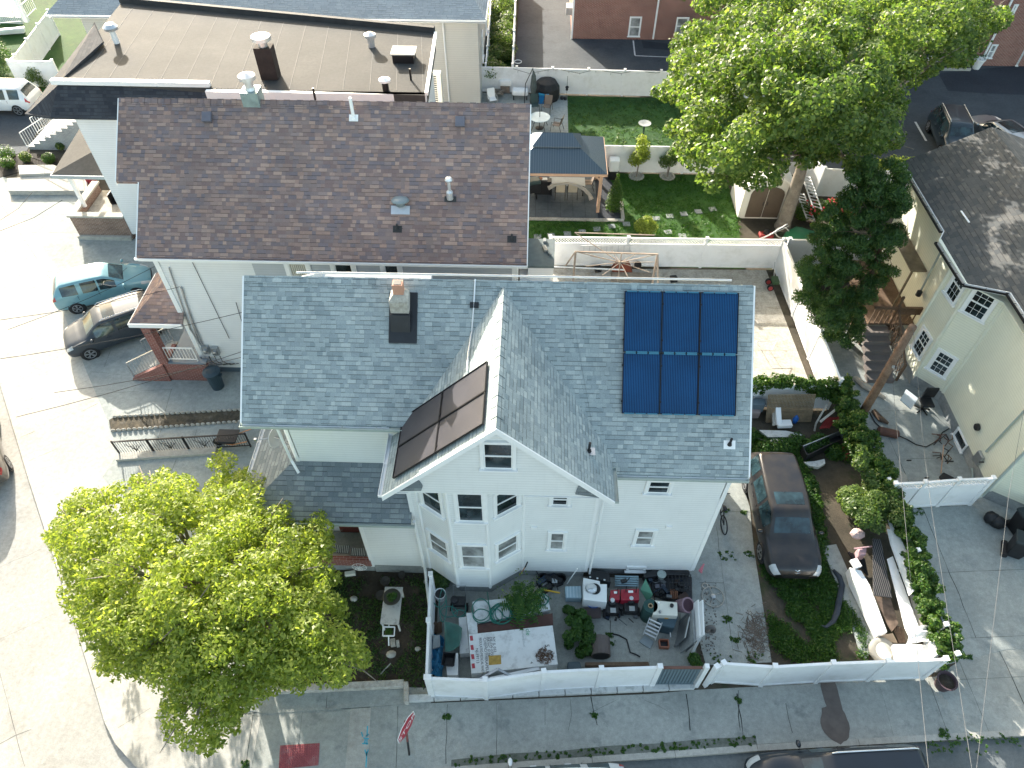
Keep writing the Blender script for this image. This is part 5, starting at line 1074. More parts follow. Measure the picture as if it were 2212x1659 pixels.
car('parked_crossover','dark grey crossover with silver roof rails parked nose to the street','car',ce,hd,suv(4.2,.88,1.58),.88,grey,head=(8.6,9.8,3.4,5.4),tail=(.4,1.4,3.6,5.2),wb=(-1.28,1.32),wr=.33,rimr=.22,splits=SP,dims=dm(4.2,.88,1.58),rails=True,sunroof=(4.3,5.2))
wht=paint('white_car_paint',(.75,.76,.77),(.70,.71,.72),.05,.3)
ce=V(-31.86,40.76,0)+V(-1.42,.85,0)
car('parked_crossover','white crossover parked on the asphalt drive left of the flat roofed house','car',ce,R(180),suv(4.6,.93,1.66),.93,wht,head=(8.6,9.8,3.4,5.4),tail=(.4,1.4,3.6,5.2),wb=(-1.42,1.41),wr=.36,rimr=.25,splits=SP,dims=dm(4.6,.93,1.66),sunroof=(4.0,5.2))
navy=paint('navy_car_paint',(.02,.035,.05),(.015,.028,.04),.1,.3,.4)
p=q('D',1750,890,1.5); car('parked_crossover','dark blue crossover in the rear parking lot nearest the painted line','car',(p.x-.1,p.y,0),R(-97),suv(4.5,.92,1.62),.92,navy,head=(8.6,9.8,3.4,5.4),tail=(.4,1.4,3.6,5.2),wb=(-1.4,1.4),splits=SP,dims=dm(4.5,.92,1.62),rails=True)
silv=paint('silver_car_paint',(.33,.35,.37),(.28,.30,.32),.6,.3)
p=q('D',2060,910,1.5); car('parked_sedan','silver grey car with dark glass sunroof at the right edge of the rear lot','car',(p.x+.3,p.y,0),R(104),suv(4.7,.93,1.5,.98),.93,silv,head=(8.6,9.8,3.4,5.4),tail=(.4,1.4,3.6,5.2),wb=(-1.4,1.4),splits=SP,dims=dm(4.7,.93,1.5),sunroof=(3.6,5.4))
blk_=paint('black_car_paint',(.010,.016,.026),(.008,.013,.02),.0,.3,.35)
car('parked_suv','large black sport utility vehicle at the kerb at the bottom right','car',(8.95,4.62,-.13),R(184.5),suv(4.95,.98,1.72,1.1),.98,blk_,head=(8.4,9.8,3.4,5.6),tail=(.4,1.4,3.6,5.2),wb=(-1.5,1.48),wr=.38,rimr=.26,splits=SP,dims=dm(4.95,.98,1.72),rails=True)
p=q('Z',1170,1645,1.3); car('parked_van','white vehicle cut off by the bottom edge with only its roof edge in view','car',(p.x+.2,p.y-.86,-.13),R(184.5),suv(4.4,.9,1.5,1.0),.9,wht,head=(8.6,9.8,3.4,5.4),tail=(.4,1.4,3.6,5.2),wb=(-1.35,1.35),splits=SP,dims=dm(4.4,.9,1.5))
p=q('I',40,560,.5); hd=math.atan2(.8,-.6); ce=V(p.x,p.y,0)+V(-.6,.8,0)*2.25+V(-.8,-.6,0)*.80
beige=paint('beige_car_paint',(.16,.14,.12),(.13,.115,.10),.5,.3)
car('parked_sedan','tan car with red tail light parked on the left street at the picture edge','car',(ce.x,ce.y,-.13),hd,suv(4.5,.9,1.48,1.0),.9,beige,head=(8.6,9.8,3.4,5.4),tail=(.3,1.5,3.6,5.4),wb=(-1.35,1.35),splits=SP,dims=dm(4.5,.9,1.48))
# ------------------------------------------------------------------ vegetation
def leaves(name, cents, rad, n, size, mat, parent, flat=.75, elong=2.0, seed=1, up=.55, jitter=.35, shell=.0, drop=0.0):
    """many small leaf blades scattered through clumps; cents = [(x,y,z,r)]"""
    rs=np.random.RandomState(seed); C=np.array(cents,float); w_=C[:,3]**2; pick=rs.choice(len(C),n,p=w_/w_.sum())
    d=rs.normal(size=(n,3)); d/=np.linalg.norm(d,axis=1)[:,None]; rr=rs.uniform(shell**3,1,n)**(1/3)
    c=C[pick,:3]+d*(C[pick,3]*rr)[:,None]*np.array([1,1,flat])*rad
    nm=d*(1-up)+np.array([0,0,up])+rs.normal(scale=jitter,size=(n,3)); nm/=np.linalg.norm(nm,axis=1)[:,None]
    t=rs.normal(size=(n,3)); t-=nm*(t*nm).sum(1)[:,None]; t/=np.linalg.norm(t,axis=1)[:,None]; b=np.cross(nm,t)
    s=size*rs.uniform(.6,1.25,n)[:,None]; t=t*s; b=b*s/elong
    if drop: t[:,2]-=drop*s[:,0]
    vs=np.empty((n,4,3)); vs[:,0]=c-t*.5; vs[:,1]=c+b*.5-t*.05; vs[:,2]=c+t*.5; vs[:,3]=c-b*.5-t*.05
    off=OFFS[parent.name] if parent is not None else Vector((C[:,0].mean(),C[:,1].mean(),C[:,2].min()))
    vs=vs.reshape(-1,3)-np.array(off)
    me=bpy.data.meshes.new(name); me.vertices.add(4*n); me.vertices.foreach_set('co',vs.ravel()); me.loops.add(4*n); me.loops.foreach_set('vertex_index',np.arange(4*n,dtype=np.int32))
    me.polygons.add(n); me.polygons.foreach_set('loop_start',np.arange(0,4*n,4,dtype=np.int32)); me.update(); me.validate(); me.materials.append(mat)
    o=bpy.data.objects.new(name,me); col.objects.link(o)
    if parent is not None: o.parent=parent
    else: o.location=off
    OFFS[o.name]=off.copy(); return o
def inpoly(x,y,P):
    c=False; j=len(P)-1
    for i in range(len(P)):
        if (P[i][1]>y)!=(P[j][1]>y) and x<(P[j][0]-P[i][0])*(y-P[i][1])/(P[j][1]-P[i][1])+P[i][0]: c=not c
        j=i
    return c
def edged(x,y,P):
    best=1e9
    for i in range(len(P)):
        a,b=P[i-1],P[i]; dx,dy=b[0]-a[0],b[1]-a[1]; t=max(0,min(1,((x-a[0])*dx+(y-a[1])*dy)/(dx*dx+dy*dy+1e-9))); best=min(best,math.hypot(x-a[0]-t*dx,y-a[1]-t*dy))
    return best
def limbs(par,base,top,cents,r0,r1,n=14,mat='bark',name='trunk',seed=3):
    rs=random.Random(seed); base,top=Vector(base),Vector(top); mb=MB(); mid=base.lerp(top,.5)+V(rs.uniform(-.1,.1),rs.uniform(-.1,.1),0)
    mb.tube([base-V(0,0,.1),base.lerp(mid,.15),mid,top],[r0*1.35,r0*1.05,r0*.85,r0*.6],12); mb.obj(name,MT[mat],par,smooth=True)
    mb=MB(); cs=rs.sample(cents,min(n,len(cents)))
    for c in cs:
        e=V(*c[:3]); s=mid.lerp(top,rs.uniform(.35,1)); m1=s.lerp(e,.4)+V(rs.uniform(-.3,.3),rs.uniform(-.3,.3),rs.uniform(0,.4)); m2=s.lerp(e,.75)+V(rs.uniform(-.2,.2),rs.uniform(-.2,.2),rs.uniform(-.1,.3))
        mb.tube([s,m1,m2,e],[r1*1.6,r1,r1*.6,r1*.25],7)
        for k in range(2):
            f=e+V(rs.uniform(-.8,.8),rs.uniform(-.8,.8),rs.uniform(-.2,.5)); mb.tube([m2,m2.lerp(f,.5)+V(0,0,.1),f],[r1*.45,r1*.3,r1*.12],5)
    mb.obj('branches',MT[mat],par,smooth=True)
lm_y=leafmat('bright_leaves',(.06,.105,.02),(.20,.26,.05),(.44,.47,.13),.52,.7)
lm_g=leafmat('maple_leaves',(.03,.07,.02),(.075,.13,.035),(.24,.30,.10),.5,.45)
lm_d=leafmat('conifer_leaves',(.02,.055,.018),(.045,.10,.028),(.12,.19,.05),.4,1.3)
lm_v=leafmat('vine_leaves',(.02,.06,.012),(.04,.10,.015),(.12,.18,.03),.4,1.5)
lm_w=leafmat('weed_leaves',(.018,.06,.012),(.035,.10,.015),(.09,.16,.025),.35,1.2)
# street corner tree on the left
OUT=[(85,1130),(110,1090),(170,1050),(250,1040),(330,1012),(350,995),(400,1010),(432,1040),(455,1020),(440,985),(480,965),(522,982),(560,1010),(600,1040),(592,1075),(640,1085),(700,1110),(735,1160),(728,1220),(745,1300),(770,1350),(812,1415),(800,1440),(740,1478),(690,1490),(600,1500),(520,1545),(515,1590),(450,1632),(380,1608),(325,1560),(345,1500),(300,1478),(250,1470),(205,1445),(170,1350),(120,1290),(125,1220)]
HOL=[((395,1160),26),((505,1205),22),((420,1255),20),((300,1235),14),((330,1480),26),((620,1250),16),((250,1110),14),((560,1330),16),((470,1440),16),((215,1210),14),((690,1350),12),((360,1380),16)]
rs=random.Random(5); LT=[]; tries=0
while len(LT)<250 and tries<9000:
    tries+=1; x,y=rs.uniform(85,815),rs.uniform(965,1640)
    if not inpoly(x,y,OUT): continue
    e=edged(x,y,OUT)
    if e<14: continue
    if any(math.hypot(x-h[0][0],y-h[0][1])<h[1]*1.25+14 for h in HOL): continue
    zz=3.0+min(1,e/190)**.6*2.6+rs.uniform(-1.3,.7); r_=min(.60,e/75*.95,)*rs.uniform(.7,1.15)
    p=q('Z',x,y,zz)
    if any((Vector(c[:3])-p).length<.60 for c in LT): continue
    LT.append((p.x,p.y,p.z,max(.28,r_)))
Tb=V(-8.9,8.9,0); T=thing('street_tree','broad bright green leafy tree in front of the house at the street corner','tree',Tb)
leaves('crown',LT,1.0,95000,.145,lm_y,T,flat=.8,elong=2.4,seed=4,up=.5,jitter=.45,shell=.35)
limbs(T,Tb,(-8.4,8.3,3.6),LT,.26,.075,34,seed=8)
# big shade tree behind
OUT=[(1405,190),(1440,160),(1430,100),(1470,60),(1455,10),(1440,-40),(1600,-80),(1900,-90),(2100,-60),(2185,20),(2185,60),(2120,110),(2090,160),(2050,150),(1985,190),(1965,240),(1975,290),(1930,330),(1880,340),(1850,400),(1800,345),(1760,360),(1700,370),(1690,400),(1640,430),(1600,400),(1560,425),(1500,400),(1450,385),(1460,330),(1440,290),(1415,230)]
HOL=[((1560,230),10),((1830,130),12),((1700,60),10),((1650,300),12),((1900,230),12)]
rs=random.Random(9); BT=[]; tries=0
while len(BT)<270 and tries<9000:
    tries+=1; x,y=rs.uniform(1405,2190),rs.uniform(-90,430)
    if not inpoly(x,y,OUT): continue
    e=edged(x,y,OUT)
    if e<12: continue
    if any(math.hypot(x-h[0][0],y-h[0][1])<h[1]*1.25+14 for h in HOL): continue
    zz=5.6+min(1,e/150)**.7*5.2+rs.uniform(-2.4,.8)
    p=q('Z',x,y,zz)
    if any((Vector(c[:3])-p).length<.88 for c in BT): continue
    BT.append((p.x,p.y,p.z,max(.38,min(.92,e/40)*rs.uniform(.65,1.1))))
Tb=V(13.16,30.7,0); T=thing('shade_tree','tall spreading green shade tree rising behind the garden shed','tree',Tb)
leaves('crown',BT,1.0,115000,.19,lm_g,T,flat=.8,elong=1.5,seed=6,up=.45,jitter=.5,shell=.3)
limbs(T,Tb,(13.1,31.0,5.4),BT,.34,.11,44,seed=2)
# conifer
T=thing('conifer','dark green feathery conifer leaning over the white patio fence','tree',(14.2,22.4,0)); CO=[]
OUT=[(1890,335),(1960,350),(1965,400),(1970,430),(1950,480),(1958,510),(1930,540),(1945,580),(1920,625),(1890,640),(1880,700),(1870,745),(1830,770),(1790,745),(1760,700),(1725,660),(1712,600),(1735,560),(1735,500),(1780,440),(1820,400),(1850,350)]
rs=random.Random(3); tries=0
while len(CO)<230 and tries<9000:
    tries+=1; x,y=rs.uniform(1710,1975),rs.uniform(335,790)
    if not inpoly(x,y,OUT) or edged(x,y,OUT)<7: continue
    t=1-(y-335)/450; zz=.9+t*6.6+rs.uniform(-.6,.6); p=q('Z',x,y,zz)
    if any((Vector(c[:3])-p).length<.28 for c in CO): continue
    CO.append((p.x,p.y,p.z,rs.uniform(.2,.44)))
leaves('crown',CO,1.0,80000,.13,lm_d,T,flat=.6,elong=2.8,seed=7,up=.25,jitter=.5,drop=.5)
limbs(T,(14.2,22.4,0),(14.1,23.2,5.0),CO,.12,.012,12,mat='wood',seed=4)
kv=[]
for i in range(130): x_=rnd(-1.8,7.0); kv.append((x_,5.0+.0945*(x_+1.9)+rnd(-.05,.16)**1,.02,rnd(.015,.06)))
tag(leaves('kerb_weeds',kv,1.0,2400,.06,lm_w,None,seed=12,flat=.5),kind='stuff')
# columns, shrubs
def shrub(name,label,base,cl,n,size,mat,cat='shrub',stem=.0,group=None,elong=1.8,up=.4,flat=1.0,sm='bark'):
    T=thing(name,label,cat,base,group=group); base=Vector(base); C=[(base.x+a,base.y+b,base.z+c,r_) for a,b,c,r_ in cl]
    leaves('foliage',C,1.0,n,size,mat,T,flat=flat,elong=elong,seed=len(label),up=up)
    mb=MB(); 
    for k in range(3): mb.tube([base,base+V(rnd(-.08,.08),rnd(-.08,.08),max(.15,cl[0][2]*.6)),base+V(*cl[min(k,len(cl)-1)][:3])],[.035,.025,.01],5)
    mb.obj('stem',MT[sm],T); return T
def cone(h,r,k=9): return [(0,0,.12*h+h*.85*i/k,max(.10,r*(1-(i/k)**1.6)+.02)) for i in range(k+1)]
shrub('arborvitae','columnar green arborvitae at the corner of the gazebo patio',q('C',960,1545),cone(2.2,.48),5200,.085,lm_v,'shrub',elong=2.2)
shrub('arborvitae','slender arborvitae against the dividing fence behind the gazebo',q('C',965,1235),cone(2.1,.42),4200,.085,lm_d,'shrub',elong=2.2)
shrub('young_tree','young variegated tree in a ring of pale stones beside the dividing fence',q('C',1128,1305),[(0,0,1.3,.45),(.1,0,1.9,.4),(-.2,0,1.1,.4),(.3,.1,1.3,.35),(0,0,2.3,.3)],3600,.10,lm_y,'tree')
shrub('young_tree','young tree with pale flowering foliage partly under the shade tree',q('C',1355,1310),[(0,0,1.2,.45),(.2,0,1.7,.4),(-.3,0,1.0,.35),(.4,.1,1.3,.35)],3000,.10,lm_g,'tree')
for i,(x,y) in enumerate(((1128,1305),(1355,1305))):
    p=q('C',x,y); mb=MB()
    for k in range(16): a=k*2*math.pi/16; mb.blob((p.x+.36*math.cos(a),p.y+.36*math.sin(a),.05),.09,.08,.06,7,5,.1)
    mb.lathe((p.x,p.y,0),[(.34,.02),(.3,.05)],16)
    tag(mb.obj('stone_ring',MT['concl']),('ring of pale stones round the left young tree','ring of pale stones under the right young tree')[i],'stone ring')
shrub('shrub','round variegated shrub between the stepping stones',q('C',1190,1725),[(0,0,.5,.5),(.25,0,.45,.38),(-.25,.1,.45,.38),(0,0,.75,.35)],4200,.09,lm_y)
for i,(x,y,l,s_) in enumerate(((75,1235,'low round bush at the left end of the mulch bed',.38),(205,1190,'small bronze green bush in the middle of the mulch bed',.33),(375,1200,'round bush beside the grey porch fascia in the mulch bed',.36),(460,1110,'small bush behind the porch roof corner',.25),(60,1160,'spiky light green plant behind the mulch bed bushes',.5))):
    shrub('bush',l,q('A',x,y),[(0,0,.3,s_),(s_*.4,0,.3,s_*.7),(-s_*.4,0,.3,s_*.7)],1500,.08,lm_g if i%2 else lm_v,group='bushes of the mulch bed')
shrub('bush','feathery bush in front of the white fence by the parked white car',q('A',310,640),[(0,0,.9,.5),(-.4,0,.7,.4),(.2,0,.4,.4),(-.2,.2,1.2,.35)],3000,.09,lm_g)
shrub('bush','dark bush at the left picture edge behind the white car',q('A',10,560),[(0,0,.8,.9),(0,.8,1.2,.8)],3500,.12,lm_d)
shrub('hedge','yellow green hedge above the weathered brown roof beside the lot',(17.8,35.0,0),[(x*.5,rnd(-.2,.2),.8+rnd(0,.3),.5) for x in range(0,20)],12000,.12,lm_y,'hedge')
shrub('flowering_shrub','red flowering shrub behind the conifer top near the white fence',(15.0,31.2,0),[(0,0,.7,.6),(.7,.4,.6,.5),(-.7,.2,.5,.5),(1.4,.2,.7,.5)],5000,.11,lm_v)
mb=MB()
for k in range(60): c=V(15.2+rnd(-1,1.6),31.2+rnd(-.6,.6),rnd(.7,1.3)); mb.blob(c,.06,.06,.05,6,4)
tag(mb.obj('blossoms',plain('red_blossom',(.45,.04,.05),.6)),kind='stuff')
mb=MB(); mb.blob((13.7,28.9,.35),.95,1.3,.35,18,6,.05); tag(mb.obj('covered_pool',plain('green_tarp',(.02,.16,.07),.6),smooth=True),'green tarpaulin heap between the shed ladders and the conifer','tarpaulin')
WT=[(rnd(-3.1,-1.7),rnd(45,58),rnd(.3,1.6),rnd(.35,.7)) for _ in range(60)]
o=leaves('tall_weeds',WT,1.0,22000,.14,lm_g,None,seed=3); tag(o,kind='stuff')
# ivy masses, weeds
def mass(name,label,paths,n,size,mat,r_=(.2,.4),zj=.1,seed=1,kind=None,cat='climbing plant',jit=.15,elong=1.4,up=.45,ends=None):
    rs=random.Random(seed); C=[]
    for P in paths:
        for a,b in zip(P,P[1:]):
            L=(Vector(b)-Vector(a)).length; k=max(2,int(L/.022))
            for i in range(k): p=Vector(a).lerp(Vector(b),i/k); C.append((p.x+rs.uniform(-jit,jit),p.y+rs.uniform(-jit,jit),p.z+rs.uniform(-zj,zj),rs.uniform(*r_)))
    o=leaves(name,C,1.0,n,size,mat,None,seed=seed,elong=elong,up=up)
    return tag(o,label,cat if kind is None else None,kind=kind)
mass('ivy','ivy spilling over the low white wall above the rusty mesh',[[q('H',210,1345,1.55),q('H',560,1340,1.55),q('H',800,1360,1.5),q('H',930,1330,1.4)],[q('H',250,1390,1.2),q('H',300,1390,1.1)],[q('H',620,1390,1.2),q('H',880,1440,1.0),q('H',900,1540,.8)],[q('H',700,1400,1.1),q('H',860,1400,1.2)]],13000,.09,lm_v,(.09,.18),.22,3,jit=.18)
rp=[q('L',880,-80,1.3),q('L',930,100,1.3),q('L',1000,260,1.3),q('L',1090,430,1.3),q('L',1190,560,1.3),q('L',1270,750,1.3),q('L',1320,900,1.3),q('L',1390,1060,1.3),q('L',1450,1230,1.3),q('L',1500,1400,1.2),q('L',1510,1530,1.1),q('N',1590,600,1.2),q('N',1640,720,1.2),q('N',1680,850,1.0)]
mass('ivy_hedge','long ivy covered fence line between the junk strip and the right hand driveway',[rp],60000,.09,lm_v,(.10,.2),.36,5,jit=.30)
mass('ivy_hedge','ivy around the foot of the utility pole',[[q('S',1330,650,.9),q('S',1450,780,1.0),q('S',1600,860,1.1),q('S',1400,900,.8)]],6000,.11,lm_v,(.12,.2),.3,6,jit=.35)
shrub('overgrown_bush','large sunlit leafy bush in the junk strip to the right of the dusty crossover',q('L',960,960),[(rnd(-.9,.95),rnd(-.5,1.3),rnd(.5,1.7),rnd(.2,.42)) for _ in range(30)]+[(0,1.6,1.9,.3),(0,1.9,2.2,.2)],17000,.12,lm_g)
shrub('weeds','tangle of weeds behind the dusty crossover',q('L',380,350),[(x*.45-1.0,rnd(-.4,.5),.15,.38) for x in range(0,9)],9000,.10,lm_w)
mass('weeds','weedy growth between crossover and junk strip',[[q('L',640,560),q('L',690,850),q('L',720,1030),q('L',700,1150)],[q('L',560,430),q('L',620,700)]],9000,.09,lm_w,(.08,.2),.06,9,kind='stuff')
def scatter(name,polyg,n,size,mat,seed=1,h=.06,dens=None,elong=3.0):
    rs=np.random.RandomState(seed); P=[(p[0],p[1]) for p in polyg]; xs=[p[0] for p in P]; ys=[p[1] for p in P]; C=[]; t=0
    while len(C)<n//14 and t<n*4:
        t+=1; x,y=rs.uniform(min(xs),max(xs)),rs.uniform(min(ys),max(ys))
        if not inpoly(x,y,P): continue
        if dens and mnoise.noise(Vector((x*dens,y*dens,seed)))<-.05: continue
        C.append((x,y,h*.8,rs.uniform(.08,.22)))
    o=leaves(name,C,1.0,n,size,mat,None,seed=seed,flat=h*4,elong=elong,up=.3,jitter=.7); return tag(o,kind='stuff')
scatter('weedy_grass',[q('L',280,1180),q('L',700,1130),q('L',860,1450),q('N',1030,640),q('N',1040,850),q('N',360,880),q('N',320,520)],26000,.10,lm_w,3,.1,.9)
scatter('weedy_grass',[q('L',200,250),q('L',560,260),q('L',640,520),q('L',560,560),q('L',520,420),q('L',200,390)],9000,.10,lm_w,4,.12)
scatter('grass_tufts',[(-7.6,7.2),(-2.9,7.1),(-2.9,10.6),(-7.0,10.7)],9000,.10,lm_d,6,.05,1.1)
scatter('lawn_blades',[(-.4,27.5),(10.6,27.5),(11,31.2),(11,35.2),(5.1,35.2),(5.1,31.0),(-.4,30.8)],26000,.09,leafmat('grass_blades',(.02,.08,.01),(.04,.12,.015),(.09,.17,.02),.3,1.2),8,.05)
scatter('lawn_blades',[(2.3,35.8),(14.4,35.8),(14.6,44),(2.4,44)],22000,.09,lm_d,9,.05)
cw=[(q('K',1790,80),.15,.1),(q('K',1920,90),.1,.08),(q('K',1790,410),.3,.1),(q('K',1960,400),.15,.1),(q('K',1800,885),.16,.1),(q('K',1850,1030),.14,.1),(q('N',1740,1480),.4,.1),(q('N',1900,1480),.5,.08),(q('N',1620,1400),.15,.08),(q('N',2100,1450),.3,.05),(q('K',1760,1190),.4,.12),(q('K',1980,1170),.35,.12),(q('N',1800,845),.1,.1),(q('O',90,840),.15,.05),(q('K',930,1000),.12,.05),(q('K',950,1060),.1,.05),(q('K',815,1590),.10,.04),(q('K',1880,1480),.08,.04),(q('L',1420,820),.25,.08),(q('N',1560,1500),.3,.05),(q('O',1575,490),.06,.03)]
C=[]
for p,r_,h in cw:
    r_=max(r_,.1)
    for k in range(16): C.append((p.x+rnd(-r_,r_),p.y+rnd(-r_*.6,r_*.6),h*.3,rnd(.02,.07)))
tag(leaves('crack_weeds',C,1.0,3200,.07,lm_w,None,seed=2,flat=.5),kind='stuff')
shrub('fern_shrub','feathery green sumac shrub growing over the coiled hose',q('P',1150,560,.1),[(0,.1,1.0,.5),(.5,.3,1.1,.4),(-.5,.2,1.0,.35),(.3,-.2,.9,.4),(0,.6,1.3,.3)],200,.09,lm_g)
fr_=[o for o in bpy.data.objects if o.name.startswith('fern_shrub')][0]; c0=q('P',1160,480,.9); mb=MB()
for k in range(30):
    a=k*2.4; L=rnd(.5,.95); el=rnd(.1,.7); P0=c0+V(rnd(-.1,.1),rnd(-.1,.1),rnd(-.1,.15)); 
    d=V(math.cos(a),math.sin(a),0)
    for j in range(12):
        t=(j+1)/12; p=P0+d*(L*t)+V(0,0,el*t-.75*t*t); s=V(-d.y,d.x,0); w_=.16*math.sin(math.pi*min(1,t*.9+.08))+.03
        for sg in (1,-1): mb.poly([p-d*.018,p+s*sg*w_*.5-d*.022+V(0,0,-.01),p+s*sg*w_+d*.02+V(0,0,-.04),p+d*.018])
mb.obj('fronds',lm_w,fr_)
shrub('weedy_bush','dense dark green weeds between the white box and the broken concrete',q('Q',120,800,.05),[(rnd(-.35,.35),rnd(-.8,.65),rnd(.1,.6),rnd(.12,.26)) for _ in range(26)],9500,.09,lm_w)
shrub('weedy_bush','weeds at the foot of the leaning white gate panels',q('Q',1430,1140,.02),[(0,0,.15,.2),(.1,-.15,.15,.15)],900,.09,lm_w)
shrub('weedy_bush','ivy and weeds in the corner left of the bay window',q('P',230,140,.02),[(0,0,.2,.3),(.3,-.2,.2,.25),(.1,-.4,.2,.3)],2400,.09,lm_d)
# ------------------------------------------------------------------ things in the yards
def qprism(r,pts,z0,z1):
    mb=MB(); P=[q(r,x,y,z1) for x,y in pts]; mb.prism([(p.x,p.y) for p in P],z0,z1); return mb
def slabthing(name,label,cat,r,pts,z0,z1,mat,bev=.008,group=None):
    return tag(qprism(r,pts,z0,z1).obj(name,mat if not isinstance(mat,str) else MT[mat],bevel=bev),label,cat,group)
def tilted(name,label,cat,r,pts,zs,mat,t=.03,group=None):
    """a board whose corners sit at the given heights"""
    P=[q(r,x,y,z) for (x,y),z in zip(pts,zs)]; mb=MB(); slab(mb,P,t); return tag(mb.obj(name,mat if not isinstance(mat,str) else MT[mat],bevel=.004),label,cat,group)
C_=lambda n,c,**k: plain(n,c,**k)
# -- white box body with lettering
P4=[(548,840),(1500,738),(1560,1180),(580,1285)]; zt=.8
tb=thing('truck_box','scuffed white box body lettered with waste permit numbers behind the front fence','box body',q('P',1060,1000,0))
mb=qprism('P',P4,.08,zt); mb.obj('shell',plain('scuffed_white_panel',(.68,.70,.71),.45,var=.06,dirt=((.3,.3,.3),3.5,.5)),tb,bevel=.01)
a,b_,c_,d_=[q('P',x,y,zt) for x,y in P4]
def on(x,y,dz=.003): p=q('P',x,y,zt); return V(p.x,p.y,zt+dz)
down=(on(590,1200)-on(570,900)).normalized(); right=V(-down.y,down.x,0); blk=plain('black_lettering',(.03,.03,.035),.6,var=.1)
for body,x,y,s in (('NY IL 033',820,870,.115),('DE-SW-0751',785,872,.115),('PA HC 0196',752,876,.115),('CHEMOTHERAPEUTIC',716,880,.125),('REGULATED MEDICAL WASTE',668,880,.115),('NJ-19713',628,1000,.12)):
    text('lettering',body,s,blk,tb,on(x,y),down,right,.001,sx=1.0 if len(body)<20 else .72)
text('lettering','cle',.19,plain('green_lettering',(.02,.25,.12),.6),tb,on(1195,778),down,right,.001); text('lettering','5',.2,blk,tb,on(1410,955),down,right,.001); text('lettering','4',.13,blk,tb,on(1245,1150),down,right,.001)
text('lettering','the Medical Waste Experts'[:18],.07,plain('grey_lettering',(.35,.38,.38),.6),tb,on(1150,790),down,right,.001)
mb=MB(); P=[on(775,1082,.004),on(915,1075,.004),on(920,1178,.004),on(778,1190,.004)]; mb.poly(P[::-1]); mb.obj('yellow_sticker',plain('worn_yellow_sticker',(.42,.27,.06),.6,var=.35,scale=9),tb)
mb=MB()
for i in range(4): mb=MB(); p0=on(562+i*7,860+i*104,.004); p1=on(570+i*7,915+i*104,.004); mb.obox(p0,right*.09,p1-p0,(0,0,.002)); mb.obj('reflective_stripe',plain('red_stripe',(.40,.05,.07),.5),tb)
mb=MB(); mb.bar(on(760,1345,-.1),on(1350,1215,-.1),.1,.1); mb.bar(on(500,1340,-.3),on(1330,1240,-.3),.12,.05); mb.obj('edge_rail',MT['alum'],tb)
mb=MB(); mb.bar(on(650,1350,-.1),on(880,1240,.06),.07,.03); mb.bar(on(880,1240,.06),on(1090,1330,-.1),.07,.03); tag(mb.obj('angle_bracket',MT['metal']),'bent grey metal strap resting on the edge of the white box body','metal strap')
rs=random.Random(2); mb=MB()
for k in range(240):
    a_=rs.uniform(0,6.28); rr=rs.random()**.7; p=on(1410+rr*100*math.cos(a_),1085+rr*95*math.sin(a_)); a2=rs.uniform(0,6.28); mb.bar(p+V(0,0,.01),p+V(.06*math.cos(a2),.06*math.sin(a2),rs.uniform(.01,.05)),.012,.012)
tag(mb.obj('rusty_debris',plain('rusty_twigs',(.13,.085,.06),.95,var=.5)),'heap of rusty twigs on the corner of the white box body','debris')
slabthing('dark_board','dark red brown board between the white panels and the lettered box','board','P',[(642,735),(1500,600),(1507,738),(650,828)],.5,.7,plain('dark_redwood',(.075,.035,.03),.7,var=.3))
slabthing('white_sheet_board','dirty white panel under the coiled green hose','panel','P',[(590,470),(1440,390),(1475,560),(652,715)],.35,.68,plain('dirty_white_panel',(.62,.64,.65),.5,dirt=((.2,.2,.2),4,.6)))
slabthing('white_sheet_board','narrow white board left of the dark red brown board','panel','P',[(522,600),(640,590),(652,830),(548,840)],.2,.72,plain('dirty_white_panel',(.6,.6,.6)))
slabthing('white_sheet_board','short white board beside the green glass windscreen','panel','P',[(438,650),(525,640),(560,1050),(450,1060)],.1,.45,plain('dirty_white_panel',(.6,.6,.6)))
# glass, tub, tarpaulin
P=[(275,700),(425,720),(475,760),(470,880),(450,990),(390,1045),(330,1052),(285,1030)]; mb=MB(); W3=[q('P',x,y,.55+.15*math.sin(i)) for i,(x,y) in enumerate(P)]; slab(mb,[V(p.x,p.y,.62) for p in W3],.02)
tag(mb.obj('windscreen',plain('green_glass',(.035,.12,.105),.08,spec=.8,var=.3)),'loose green tinted windscreen lying beside the white boards','windscreen')
slabthing('white_cabinet','low white cabinet under the black tub by the side fence','cabinet','P',[(285,1050),(430,1050),(430,1300),(305,1300)],.05,.5,'trim')
mb=MB(); c=q('P',330,1155,.5); mb.lathe(c,[(.19,0),(.27,.26),(.29,.27),(.27,.29),(.25,.27),(.18,.03)],4,Matrix.Rotation(R(42),3,'Z')); tag(mb.obj('black_tub',MT['blackp'],bevel=.04),'square black tub on top of the low white cabinet','tub')
mb=MB(); X=[]; 
for i in range(13):
    row=[]
    for j in range(8):
        x=95+j*24+(-15 if i>9 else 10*math.sin(i)); y=855+i*38; p=q('P',x,y,.25); z=.3+.28*mnoise.noise(Vector((i*.55,j*.6,2)))-.12*(j>5); row.append((p.x,p.y,max(.03,z)))
    X.append(row)
mb.grid([r_[::-1] for r_ in X]); tag(mb.obj('blue_tarpaulin',plain('blue_tarp',(.04,.22,.40),.45,var=.25,scale=7),solid=.01),'crumpled blue tarpaulin in the corner of the white fences','tarpaulin')
slabthing('paving_stone','grey stone slab lying on the blue tarpaulin','stone','P',[(150,850),(222,845),(228,975),(140,1000)],.45,.55,'found')
mb=MB()
for k in range(11): a_=q('P',140+k*10,690+rnd(0,20),.1+.02*k); b2=q('P',170+k*7,790+rnd(0,40),.1); mb.tube([a_,b2],.03,6)
